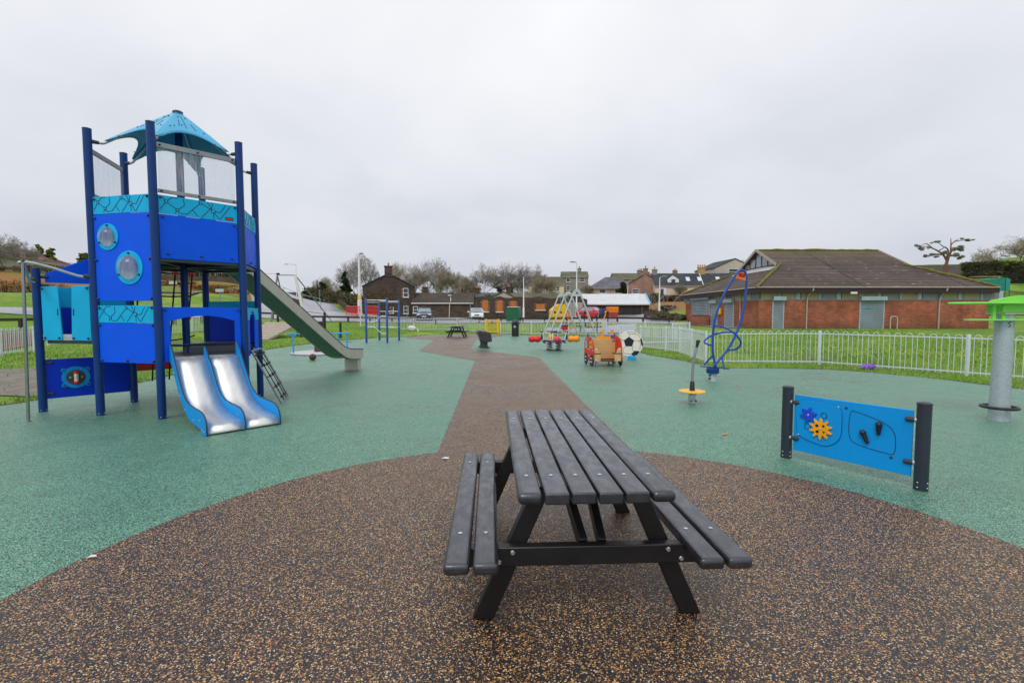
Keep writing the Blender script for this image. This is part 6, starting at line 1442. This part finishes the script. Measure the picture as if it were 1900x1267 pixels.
# ---- red barriers ------------------------------------------------------------------
def barrier(label,loc,rz):
    o=thing('barrier_panel',label,'barrier',loc,rz,'red plastic barriers round the lamp column'); W2,H=1.55,.98
    b=MB(); b.tube([(x,0,z) for x,z in rrect(-W2/2,.14,W2/2,H+.12,.15,4)],.05,6,True); b.box((0,0,.66),(W2,.05,.07)); b.build('panel_frame',RED,o)
    b=MB()
    for k in range(7): b.box((-W2/2+.2+k*(W2-.4)/6,0,.62),(.08,.04,.95))
    b.build('upright_bars',RED,o)
    for s in (-1,1): b=MB(); b.box((s*.45,0,.04),(.1,.5,.08)); b.build('foot',BLKM,o)
    return o
bz=z_mesh(-18,56)+.05
barrier('red plastic barrier left of the tall lamp column',(-18.45,56.2,bz),R(4))
barrier('red plastic barrier right of the tall lamp column',(-16.35,56.5,bz),R(-6))
# ---- cars -----------------------------------------------------------------------------
def carpaint(n,c):
    t=NT(n); t.b.inputs['Base Color'].default_value=(*lin(c),1); t.b.inputs['Roughness'].default_value=.28; t.b.inputs['Coat Weight'].default_value=.8; t.b.inputs['Coat Roughness'].default_value=.05; return t.m
CGLASS=mat('car_glass','#7f909c',.06,var=.25,vs=2,bump=0); TYRE=mat('tyre','#151515',.8,bump=0); CHROME=mat('chrome','#d0d4d8',.15,.95,bump=0); LENS=mat('lamp_lens','#d9dee2',.1,bump=0)
def car(label,loc,rz,paint):
    o=thing('parked_car',label,'car',loc,rz)         # nose towards local -y
    secs=[(-2.1,.70,.34,.50),(-2.05,.80,.25,.68),(-1.75,.86,.2,.78),(-1.0,.885,.18,.92),(-.6,.89,.18,.97),(.6,.89,.18,.98),(1.4,.885,.2,.99),(1.95,.85,.24,.95),(2.08,.74,.35,.8)]
    V=[];F=[]
    for y,w_,z0,z1 in secs: V+=[(-w_*.93,y,z0),(-w_,y,(z0+z1)*.5),(-w_*.985,y,z1-.12),(-w_*.9,y,z1),(w_*.9,y,z1),(w_*.985,y,z1-.12),(w_,y,(z0+z1)*.5),(w_*.93,y,z0)]
    n=8
    for i in range(len(secs)-1):
        for k in range(n): F.append((i*n+k,(i+1)*n+k,(i+1)*n+(k+1)%n,i*n+(k+1)%n))
    F.append(tuple(range(n))); F.append(tuple(range((len(secs)-1)*n+n-1,(len(secs)-1)*n-1,-1)))
    b=MB(); b.add(V,F); bd=b.build('body',paint,o,smooth=50,bevel=.03)
    lo=[(-.80,-.98,.95),(.80,-.98,.95),(.80,1.75,.97),(-.80,1.75,.97)]; hi=[(-.60,-.22,1.42),(.60,-.22,1.42),(.60,1.05,1.44),(-.60,1.05,1.44)]
    b=MB(); b.add(lo+hi,[(0,1,5,4),(1,2,6,5),(2,3,7,6),(3,0,4,7)]); b.build('window_glass',CGLASS,o,smooth=20)
    b=MB(); b.slab([(-.63,-.27),(.63,-.27),(.64,.4),(.62,1.1),(-.62,1.1),(-.64,.4)],1.415,1.475); b.build('roof',paint,o,bevel=.03)
    for s in (-1,1):
        b=MB(); b.bar((s*.81,-1.0,.95),(s*.615,-.22,1.43),.07,.06); b.build('front_pillar',paint,o)
        b=MB(); b.bar((s*.615,.42,1.43),(s*.82,.42,.97),.1,.05,up=(0,1,0)); b.build('middle_pillar',paint,o)
        b=MB(); b.bar((s*.61,1.02,1.43),(s*.81,1.75,.97),.1,.06); b.build('rear_pillar',paint,o)
        b=MB(); b.sphere((s*.99,-.72,1.0),.12,10,(1.1,.6,.75)); b.build('mirror',paint,o)
        b=MB(); b.sphere((s*.62,-2.0,.66),.17,12,(1.15,.35,.6)); b.build('headlight',LENS,o)
        b=MB(); b.sphere((s*.7,2.02,.8),.14,10,(.9,.3,.8)); b.build('tail_light',RED,o)
        for y in (-1.32,1.28):
            b=MB(Matrix.Translation((s*.80,y,.31))@Matrix.Rotation(R(90),4,'Y')); b.lathe([(.0,-.1),(.27,-.1),(.31,-.07),(.31,.07),(.27,.1),(0,.1)],20); wh=b.build('wheel',TYRE,o)
            b=MB(Matrix.Translation((s*.905,y,.31))@Matrix.Rotation(R(90),4,'Y')); b.lathe([(0,-.012),(.19,-.012),(.2,0),(.19,.012),(0,.012)],16); b.build('rim',CHROME,wh)
    b=MB(); b.box((0,-2.09,.62),(.62,.05,.13)); b.build('grille',BLKM,o,bevel=.01)
    b=MB(); b.box((0,-2.09,.36),(1.1,.06,.12)); b.build('lower_grille',BLKM,o,bevel=.01)
    b=MB(); b.box((0,-2.125,.47),(.5,.02,.11)); b.build('number_plate',mat('plate_white','#d8d8d2',.5,bump=0) if not bpy.data.materials.get('plate_white') else bpy.data.materials['plate_white'],o)
    b=MB(); b.bar((-.3,-1.02,.965),(.25,-.9,1.03),.02,.02); b.build('wiper',BLKM,o)
    return o
car('dark blue car facing the playground in front of the stone extension',(-10.1,56.0,z_mesh(-10.1,56.0)+.05),R(8),carpaint('navy_car_paint','#16264a'))
car('white car facing the playground beside the boarded wall',(-4.4,60.0,z_mesh(-4.4,60)+.05),R(5),carpaint('white_car_paint','#dcdedd'))
car('red car parked side on beside the skips and the swing frame',(10.3,62,z_mesh(10.3,62)+.05),R(48),carpaint('red_car_paint','#c41722'))
# ================================================================== vegetation
def barkmat(n,c): return mat(n,c,.9,var=.3,vs=3,bump=.4,bs=14,dist=.02)
BARK=barkmat('grey_bark','#574b41'); TWIG=mat('grey_brown_twigs','#98908b',.9,var=.25,vs=.6,bump=0); TWIGR=mat('reddish_twigs','#7d6663',.9,var=.2,vs=.6,bump=0); TWIGY=mat('olive_twigs','#968c78',.9,var=.3,vs=.6,bump=0)  # grey and olive twigs lightened to paint in distance haze
PINEB=barkmat('pine_bark','#6b4a3c')
def leafmat(n,c,c2):
    t=NT(n); v=t.coord(); nn=t.noise(1.1,v,4,.65); n2=t.noise(9,v,2)
    c_=t.mix(t.ramp(nn.outputs[0],[(.35,0.),(.65,1.)]),c,c2); c_=t.mix(1.,c_,t.ramp(n2.outputs[0],[(.3,.6),(.7,1.25)]),'MULTIPLY')
    t.l(c_,t.b.inputs['Base Color']); t.b.inputs['Roughness'].default_value=.8; t.b.inputs['Specular IOR Level'].default_value=.2; return t.m
LEAFD=leafmat('dark_evergreen','#22331f','#3d4a2c'); LEAFY=leafmat('golden_conifer','#56662a','#7d8234'); LEAFP=leafmat('pine_needles','#7b8f7e','#98a58b'); LEAFH=leafmat('hedge_leaves','#3f4426','#5d5a35'); LEAFB=leafmat('brown_scrub','#4f4030','#6d5a3c'); LEAFR=leafmat('red_brown_scrub','#5b3d33','#6f5040'); LEAFO=leafmat('dry_orange_grass','#8f6535','#b08749'); LEAFG=leafmat('mixed_scrub','#4a5138','#6b6148'); IVY=leafmat('ivy_leaves','#2d3f22','#465530')
def grow_tree(seed,h,w,trunk=.22,up=.55,levels=5,tr=.22,dens=1.0):
    """bare crown that fills an ellipsoid; returns trunk and crown builders (base at the origin)"""
    rg=random.Random(seed); T=MB(); Cn=MB(); cz=h*(.5+trunk*.5); rz=h-cz; rx=w/2
    def inside(p): 
        k=1+.10*math.sin(3*math.atan2(p.y,p.x)+seed)+.08*math.sin(7*math.atan2(p.y,p.x)+p.z*1.3+seed*2)
        return (p.x/(rx*k))**2+(p.y/(rx*k))**2+((p.z-cz)/(rz*k))**2<1 or p.z<h*trunk*1.3
    def rvec(): return Vector((rg.gauss(0,1),rg.gauss(0,1),rg.gauss(0,1)))
    def branch(p,d,L,r,lev):
        n=5 if lev<2 else 4 if lev<4 else 3; pts=[p.copy()]; q=p.copy(); dd=d.copy()
        for i in range(n):
            dd=(dd+rvec()*(.10 if lev==0 else .17)+Vector((0,0,.06 if lev>0 else 0))).normalized(); q=q+dd*L/n
            pts.append(q.copy())
            if lev>0 and not inside(q): break
        m=len(pts); rr=[max(.0135,r*(1-.55*i/(m-1))) for i in range(m)]
        (T if lev<2 else Cn).tube(pts,rr,8 if lev==0 else 5 if lev<2 else 3,caps=False)
        if lev>=levels: return
        nc={0:9,1:6,2:5,3:4,4:3}.get(lev,3); nc=max(2,round(nc*(dens if lev>0 else 1)))
        for k in range(nc):
            t=rg.uniform(.3 if lev else .55,1.0); i=min(m-2,int(t*(m-1))); f=t*(m-1)-i; b=pts[i].lerp(pts[i+1],f)
            dr=(pts[i+1]-pts[i]).normalized(); az=rvec(); az=(az-dr*az.dot(dr)).normalized()
            a=rg.uniform(.35,.9) if lev else rg.uniform(.35,1.1)
            nd=(dr*math.cos(a)+az*math.sin(a)+Vector((0,0,up*rg.uniform(.1,.6)))).normalized()
            if lev==0: nd=(Vector((math.cos(k*2.4+seed),math.sin(k*2.4+seed),rg.uniform(.45,1.7)))).normalized()
            branch(b,nd,L*rg.uniform(.5,.72) if lev else h*rg.uniform(.36,.5),rr[min(i+1,m-1)]*rg.uniform(.4,.6),lev+1)
    branch(Vector((0,0,-.3)),Vector((0,0,1)),h*(trunk+.12),tr,0)
    return T,Cn
def leaf_cloud(rg,blobs,n,size,flat=.6):
    """blobs: (cx,cy,cz,rx,ry,rz); many small leaf faces near the blob surfaces"""
    b=MB(); tot=sum(q[3]*q[4]+q[3]*q[5] for q in blobs); V=[];F=[]
    for (cx,cy,cz,rx,ry,rz) in blobs:
        for _ in range(int(n*(rx*ry+rx*rz)/tot)):
            u=Vector((rg.gauss(0,1),rg.gauss(0,1),rg.gauss(0,1))).normalized()*(rg.random()**.33)*rg.uniform(.75,1.08)
            c=Vector((cx+u.x*rx,cy+u.y*ry,cz+u.z*rz)); s=size*rg.uniform(.5,1.4)
            a=Vector((rg.gauss(0,1),rg.gauss(0,1),rg.gauss(0,flat))).normalized()*s; e=Vector((rg.gauss(0,1),rg.gauss(0,1),rg.gauss(0,1)))
            e=(e-a*(e.dot(a)/a.length_squared)).normalized()*s*.5; k=len(V)
            V+=[tuple(c-a),tuple(c+e),tuple(c+a),tuple(c-e)]; F.append((k,k+1,k+2,k+3))
    b.v=V;b.f=F;b.pc=[(0,0)]; return b
def tree_thing(label,loc,T,Cn,bark=BARK,twig=TWIG,ivy=0,seed=1,name='bare_tree',group='bare winter trees'):
    o=thing(name,label,'tree',loc,0,group); T.build('trunk',bark,o,smooth=60); Cn.build('crown',twig,o,smooth=0,uv=False)
    if ivy:
        rg=random.Random(seed); leaf_cloud(rg,[(rg.uniform(-.3,.3),rg.uniform(-.3,.3),ivy*(k+.5)/6,.55,.55,ivy/9) for k in range(6)],1500,.13).build('ivy',IVY,o,smooth=0,uv=False)
    return o
VAR={}
def bare(label,px,ptop,wpx,Y,var,twig=None,ivy=0,sz=0,pbase=None):
    p=at(px,560,Y); z0=z_mesh(p.x,p.y) if pbase is None else at(px,pbase,Y).z; H=(at(px,ptop,Y).z-z0)*1.05; Wd=wpx*1.08/FPX*Y
    key=var
    if key not in VAR:
        kinds={'round':(11,10,9.5,.14,.45,5,.26,1.12),'wide':(23,10,10,.14,.35,5,.25,1.15),'tall':(37,12,6,.2,.8,5,.17,1.1),'thin':(51,12,3.6,.25,.9,4,.13,1.2),'bushy':(77,8,8,.08,.55,5,.14,1.2)}
        s,h,w,tr_,up,lv,rad,de=kinds[var]; T,Cn=grow_tree(s,h,w,tr_,up,lv,rad,de); VAR[key]=(tree_thing(label,(p.x,p.y,z0),T,Cn,twig=twig or TWIG,ivy=ivy,seed=s),h,w); o=VAR[key][0]
    else:
        src,h,w=VAR[key]; o=dup(src,(p.x,p.y,z0),random.uniform(0,6.28),label)
        if not ivy:
            for c in list(o.children):
                if c.name.startswith('ivy'): bpy.data.objects.remove(c)
    h,w=VAR[key][1:]; o.scale=(Wd/w,Wd/w,H/h); return o
bare('big round bare tree left of the dark gable house',668,478,78,98,'round')
bare('bare tree close behind the chimney of the dark gable house',750,484,66,98,'wide',TWIGY)
bare('densest round bare tree above the long stone extension',792,484,78,102,'round')
bare('lower bare tree at the right of the clump above the stone extension',832,501,58,100,'bushy',TWIGY)
bare('faint pale bare tree beside the hedge at the top of the road',612,510,44,125,'wide')
bare('faint bare tree nearest the telegraph pole',597,520,36,130,'tall')
bare('bare tree with many upright stems above the left boarded windows',890,491,60,92,'tall',TWIGY)
bare('wide bare tree low behind the white gutter end',868,512,52,90,'bushy')
bare('slender bare tree above the small gabled shed roof',924,487,40,94,'thin',ivy=5)
bare('tallest slender bare tree above the clothes bank',945,479,38,95,'thin',ivy=7)
bare('slender bare tree right of the tallest one',966,482,40,97,'thin')
bare('bare tree next to the olive roofed house',986,492,44,96,'tall')
bare('low spreading bare tree in front of the olive roofed house',1008,512,50,92,'bushy')
bare('small bare tree at the right gable of the grey house',1092,527,34,98,'bushy')
bare('pale bare tree behind the grey gabled house',1357,485,62,125,'round')
bare('large reddish bare tree over the hedge at the far right',1884,436,120,92,'wide',TWIGR,pbase=500)
bare('wispy bare tree by the red roof at the far left',10,432,44,62,'tall',pbase=500)
bare('second wispy bare tree over the red roof',52,446,40,66,'tall',pbase=498)
bare('small bare tree on the skyline between the tower posts',330,470,70,95,'bushy',pbase=515)
bare('small bare tree left of the long slide top',440,488,50,110,'round',pbase=525)
bare('spiky bare sapling beside the white dormer cottage row',1262,528,26,88,'bushy')
# lone pine
p=at(1754,508,72); z0=z_mesh(p.x,p.y); pn=thing('pine_tree','lone windswept pine with bare reddish limbs behind the pavilion roof','tree',(p.x,p.y,z0))
k_=72/FPX; zb=at(1754,508,72).z-z0
def PN(px,py): return Vector(((px-1754)*k_,random.uniform(-.1,.1),zb+(508-py)*k_))
b=MB(); b.tube(smooth_path([Vector((0,0,-.5)),PN(1754,508),PN(1755,492),PN(1757,480)],3),[.30]*4+[.25]*3+[.2]*3,10); 
b.build('trunk',PINEB,pn)
b=MB(); ends=[]
for path in ([(1755,483),(1748,474),(1738,467),(1728,461),(1716,458),(1702,459)],[(1755,482),(1757,470),(1756,462),(1748,458),(1738,452)],[(1757,481),(1761,468),(1761,455),(1761,443)],[(1761,455),(1768,449),(1774,444)],[(1768,449),(1782,447),(1798,447)],[(1759,475),(1765,466),(1772,463),(1786,462)],[(1757,480),(1764,474),(1776,474)],[(1745,473),(1735,473),(1722,476),(1712,478)],[(1738,467),(1748,461),(1752,458)],[(1728,461),(1716,453),(1705,457)]):
    P=smooth_path([PN(*q) for q in path],3); r0=.15 if len(path)>3 else .09; b.tube(P,[r0*(1-.75*i/(len(P)-1)) for i in range(len(P))],6)
b.build('limbs',PINEB,pn)
rg=random.Random(4); bl=[]
for (x,y,rx,rz) in ((1700,458,5,2.2),(1709,463,7,2.6),(1720,461,4,1.5),(1735,451,6,2),(1727,452,3,1),(1730,472,7,2.2),(1718,476,6,1.6),(1738,477,5,1.6),(1752,470,6,2.4),(1776,460,8,2.2),(1784,464,7,2.4),(1772,464,6,2.4),(1770,474,8,3),(1778,479,6,2.4),(1790,447,7,1.2),(1799,447,4,.9),(1782,444,4,.8),(1763,476,4,2)):
    q=PN(x,y); 
    for j in range(3): bl.append((q.x+rg.uniform(-.7,.7)*rx*k_,q.y+rg.uniform(-.6,.6)*rx*k_,q.z+rg.uniform(-.6,.9)*rz*k_,rx*k_*.6,rx*k_*.55,rz*k_*rg.uniform(.6,1.1)))
tw_=MB()
for q in bl:
    for j in range(3): tw_.tube([(q[0]+rg.uniform(-.5,.5)*q[3],q[1],q[2]-q[5]*.6),(q[0]+rg.uniform(-1.2,1.2)*q[3],q[1]+rg.uniform(-1,1)*q[4],q[2]+rg.uniform(0,1.3)*q[5])],[.03,.015],3,caps=False)
tw_.build('twigs',PINEB,pn,smooth=0,uv=False)
leaf_cloud(rg,bl,6500,.10,.8).build('needle_crown',LEAFP,pn,smooth=0,uv=False)
def conifer(label,px,pbase,ptop,wpx,Y,m,n=2600,taper=.8,name='conifer'):
    p=at(px,pbase,Y); z0=z_mesh(p.x,p.y); zb=0; H=at(px,ptop,Y).z-z0; W_=wpx/FPX*Y/2; rg=random.Random(int(px)); o=thing(name,label,'tree',(p.x,p.y,z0))
    b=MB(); b.cyl((0,0,-.3),(0,0,H*.9),.2,.05,8); b.build('trunk',BARK,o); bl=[]
    for k in range(22):
        t=(k+.5)/22; r=W_*(1-t*taper)*rg.uniform(.75,1.1); a=rg.uniform(0,6.28)
        bl.append((math.cos(a)*r*.45,math.sin(a)*r*.45,H*(.08+.9*t),r*.7,r*.7,H*.06))
    leaf_cloud(rg,bl,n,.20*max(1,Y/80),.4).build('crown',m,o,smooth=0,uv=False); return o
conifer('dark shaggy conifer just left of the big round tree',641,575,503,38,94,LEAFD,3800)
conifer('dark green bushy cypress beside the hipped bungalow',1157,549,524,20,94,LEAFD,2200,.45)
conifer('evergreen clump beside the telegraph pole',600,575,524,30,104,LEAFD,2200,.5)
conifer('lower evergreen at the left end of the road hedge',572,570,534,36,112,LEAFG,2000,.45)
conifer('golden green conifer behind the red roof, the taller of the pair',76,500,455,26,80,LEAFY,2600,.6)
conifer('golden green conifer behind the red roof, the smaller of the pair',96,503,461,26,80,LEAFY,2600,.55)
conifer('golden green conifer peeping out left of the tower post',157,500,470,28,85,LEAFY,2200,.55)
conifer('small dark fir behind the pale bare tree',1336,520,500,18,118,LEAFD,1200,.4)
def shrub(label,px,pbase,wpx,ptop,Y,m,n=1500,leaf=.16,twigs=60,depth=1.0,cat='shrub',name='shrub',group=None,lump=7):
    p=at(px,pbase,Y); z0=z_mesh(p.x,p.y); H=max(.4,at(px,ptop,Y).z-z0); W_=wpx/FPX*Y/2; rg=random.Random(int(px*7+Y)); o=thing(name,label,cat,(p.x,p.y,z0),0,group)
    b=MB()
    for k in range(twigs):
        a=rg.uniform(0,6.28); r=W_*rg.random()**.6*.85; q=Vector((math.cos(a)*r,math.sin(a)*r*depth,-.1)); e=q*1.15+Vector((rg.uniform(-.4,.4),rg.uniform(-.4,.4),H*rg.uniform(.7,1.12)*(1-.35*(r/W_)**2)))
        b.tube([q,q.lerp(e,.5)+Vector((rg.uniform(-.15,.15),rg.uniform(-.15,.15),0)),e],[.03,.022,.012],3,caps=False)
    b.build('stems',TWIG,o,smooth=0,uv=False)
    bl=[]
    for k in range(lump):
        a=rg.uniform(0,6.28); r=W_*rg.random()**.5*.72; bl.append((math.cos(a)*r,math.sin(a)*r*depth,H*rg.uniform(.28,.62)*(1-.3*r/W_),W_*.42,W_*.42*depth,H*.36))
    leaf_cloud(rg,bl,n,leaf).build('foliage',m,o,smooth=0,uv=False); return o
shrub('wide low rounded shrub on the lawn left of the brick pavilion',1241,603,78,579,50,LEAFG,5200,.10,320,.7,lump=12)
for (px,pb,w_,pt,Y,m,lab) in ((1192,574,44,548,77,LEAFB,'brown thicket just right of the dark shed'),(1216,572,46,540,82,LEAFG,'tall dark thicket on the bank below the pink cottage'),(1243,566,48,545,82,LEAFB,'thicket on the bank under the cream cottage row'),(1270,562,40,544,84,LEAFR,'reddish scrub at the top right of the bank'),(1205,586,50,572,72,LEAFR,'low reddish scrub beside the handrail foot'),(1240,580,50,564,74,LEAFR,'low reddish scrub in the middle of the bank'),(1178,560,40,544,84,LEAFG,'scrub behind the pale roof of the dark shed'),(1100,556,46,540,84,LEAFB,'brown scrub in front of the hipped bungalow'),(1066,556,40,536,86,LEAFR,'reddish bushes below the grey house'),
   (848,552,56,526,84,LEAFB,'rounded orange brown bush behind the stone extension roof'),(800,556,60,535,88,LEAFG,'dark undergrowth beneath the dense round tree'),(760,556,50,532,88,LEAFG,'dark undergrowth right of the gable house chimney'),(910,556,60,538,84,LEAFB,'brown undergrowth behind the boarded wall'),(960,556,60,536,86,LEAFG,'ivy dark undergrowth behind the clothes bank'),(1010,556,50,536,84,LEAFB,'brown undergrowth behind the right end of the boarded wall'),
   (622,578,50,545,98,LEAFG,'large dark hedge bush along the far side of the road'),(652,580,46,548,90,LEAFG,'dark hedge bush close to the gable house'),(590,574,40,545,108,LEAFD,'dark green hedge bush behind the telegraph pole'),(676,586,24,552,78,LEAFB,'brown bush against the corner of the gable house'),
   (22,518,120,491,57,LEAFB,'tall brown scrub on the bank at the far left edge'),(78,516,100,490,60,LEAFG,'dark scrub below the red roofed house'),(125,518,80,500,62,LEAFG,'green brown scrub left of the slanted blue panel'),(20,541,110,516,45,LEAFO,'dry orange grass clump at the far left'),(85,538,90,518,47,LEAFO,'dry orange grass clump beside the pole top'),(62,550,30,530,44.5,LEAFG,'small dark gorse bush in the rough grass at far left'),
   (318,516,110,480,72,LEAFG,'dark evergreen mass above the hillside wall left'),(385,517,100,482,73,LEAFD,'dark evergreen mass above the hillside wall middle'),(440,519,80,490,74,LEAFG,'dark evergreen mass above the hillside wall right'),(380,532,120,527,62,LEAFO,'dry orange grass strip below the hillside wall'),(430,534,80,530,62,LEAFO,'dry orange grass strip near the long slide'),(330,530,80,526,62,LEAFO,'dry orange grass strip at the left of the hillside'),
   (1545,520,60,508,90,LEAFG,'hidden scrub behind the pavilion'),):
    if lab.startswith('hidden'): continue
    shrub(lab,px,pb,w_,pt,Y,m,2400 if m is not LEAFO else 2600,.13*Y/70,90,.6,lump=10)
def hedge(name,label,pts,h,w,m,n,core=True):
    rg=random.Random(len(label)); p0=Vector(pts[0]); o=thing(name,label,'hedge',tuple(p0)); bl=[]
    for a,c in zip(pts,pts[1:]):
        a=Vector(a);c=Vector(c); k=max(2,int((c-a).length/.9))
        for i in range(k):
            q=a.lerp(c,i/k)-p0
            for t in (.25,.6,.85): bl.append((q.x+rg.uniform(-.3,.3),q.y+rg.uniform(-.3,.3),q.z+h*t,1.0,w*.5,h*.2*rg.uniform(.8,1.3)))
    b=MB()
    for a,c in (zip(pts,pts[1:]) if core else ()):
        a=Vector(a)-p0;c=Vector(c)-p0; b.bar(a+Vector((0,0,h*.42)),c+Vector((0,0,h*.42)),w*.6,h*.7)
    if core: b.build('hedge_shade_core',mat('hedge_shadow','#23241a',1,bump=0) if not bpy.data.materials.get('hedge_shadow') else bpy.data.materials['hedge_shadow'],o)  # solid block coloured as the shade inside the hedge
    leaf_cloud(rg,bl,n,.16).build('foliage',m,o,smooth=0,uv=False)
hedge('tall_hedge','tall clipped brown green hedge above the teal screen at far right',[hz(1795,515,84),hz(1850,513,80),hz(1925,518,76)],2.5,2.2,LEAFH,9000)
hedge('road_hedge','long dark mixed hedge behind the garden wall along the road',[(-46,112,4.2),(-40,103,3.6),(-34,94.5,2.6),(-29,87,1.9),(-25.5,82,1.5)],3.2,3.4,LEAFG,15000,False)
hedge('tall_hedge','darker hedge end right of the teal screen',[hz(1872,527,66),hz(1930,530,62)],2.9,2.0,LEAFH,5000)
p=at(1874,548,56); b=MB(); b.sphere((0,0,.1),.4,10,(1,.7,.4)); o=b.build('boulder',mat('pale_pink_stone','#b59c94',.9,var=.2),None,loc=(p.x,p.y,z_mesh(p.x,p.y)+.2)); tag(o,'pale boulder on the grass hill right of the pavilion','rock')
# ------------------------------------------------------------------ grass blades (stuff)
rs=np.random.default_rng(12)
def scatter(n,x0,x1,y0,y1): return np.stack([rs.uniform(x0,x1,n),rs.uniform(y0,y1,n)],1)
GE=np.array(GREEN_EDGE)
def d_edge(P):
    d=np.full(len(P),1e9); ins=np.zeros(len(P),bool)
    for i in range(len(GE)):
        a=GE[i-1];b_=GE[i]; e=b_-a; L=(e*e).sum()
        if L==0: continue
        t=np.clip(((P-a)@e)/L,0,1); q=a+t[:,None]*e; d=np.minimum(d,np.hypot(*(P-q).T))
        c=((b_[1]>P[:,1])!=(a[1]>P[:,1])); 
        with np.errstate(divide='ignore',invalid='ignore'): xi=(a[0]-b_[0])*(P[:,1]-b_[1])/(a[1]-b_[1])+b_[0]
        ins^=(c&(P[:,0]<xi))
    return d,ins
parts=[]
P=np.concatenate([scatter(46000,6,26,8,33),scatter(26000,-21,-8,7.5,38),scatter(9000,-14,8,38,44),scatter(120000,-15,15,5,40)])
d,ins=d_edge(P); nA=46000+26000+9000
keep=~ins; keep[nA:]&=(d[nA:]<.55); 
# thin out the tall blades inside mud and paths
near=np.hypot(P[:,0],P[:,1]); keep&=near<46
keep&=~((P[:,0]>5.9)&(P[:,0]<14)&(P[:,1]>25)&(P[:,1]<28)); keep&=~((P[:,0]<-9.2)&(P[:,0]>-14.8)&(P[:,1]>9.4)&(P[:,1]<13)&(rs.random(len(P))<.8)); keep&=~((P[:,0]<-21.8))
edge_=(d<.5)[keep]; P=P[keep]; n=len(P)
iz=np.array([z_mesh(x,y) for x,y in P]); cl_=.5+.5*np.sin(P[:,0]*3.1+np.sin(P[:,1]*2.3)*2)*np.sin(P[:,1]*2.7+P[:,0]*.9); hgt=np.where(edge_,rs.uniform(.04,.10,n)+.14*cl_**2*rs.random(n),rs.uniform(.03,.07,n)+.06*cl_**3); wid=rs.uniform(.006,.014,n)*np.where(np.hypot(P[:,0],P[:,1])>20,1.7,1.1)
an=rs.uniform(0,np.pi,n); lean=rs.normal(0,.035,(n,2))
V=np.empty((n,3,3)); dx=np.cos(an)*wid; dy=np.sin(an)*wid
V[:,0]=np.stack([P[:,0]-dx,P[:,1]-dy,iz-.01],1); V[:,1]=np.stack([P[:,0]+dx,P[:,1]+dy,iz-.01],1); V[:,2]=np.stack([P[:,0]+lean[:,0],P[:,1]+lean[:,1],iz+hgt],1)
me=bpy.data.meshes.new('grass_blades'); me.vertices.add(3*n); me.vertices.foreach_set('co',V.ravel().astype(np.float32)); me.loops.add(3*n); me.loops.foreach_set('vertex_index',np.arange(3*n,dtype=np.int32)); me.polygons.add(n); me.polygons.foreach_set('loop_start',np.arange(0,3*n,3,dtype=np.int32)); me.update(calc_edges=True); me.validate()
ca=me.attributes.new('tint','FLOAT','POINT'); ca.data.foreach_set('value',np.repeat(rs.random(n),3).astype(np.float32))
t=NT('grass_blade'); a_=t.new('ShaderNodeAttribute',attribute_name='tint'); t.l(t.ramp(a_.outputs['Fac'],[(0,'#4f7a1f'),(.4,'#6a9a2a'),(.75,'#86ab3f'),(.93,'#a9a459')]),t.b.inputs['Base Color']); t.b.inputs['Roughness'].default_value=.7; t.b.inputs['Specular IOR Level'].default_value=.2
me.materials.append(t.m); go=bpy.data.objects.new('grass_blades',me); COL.objects.link(go); tag(go,'short rough grass around the edges of the rubber play surface','grass',kind='stuff')
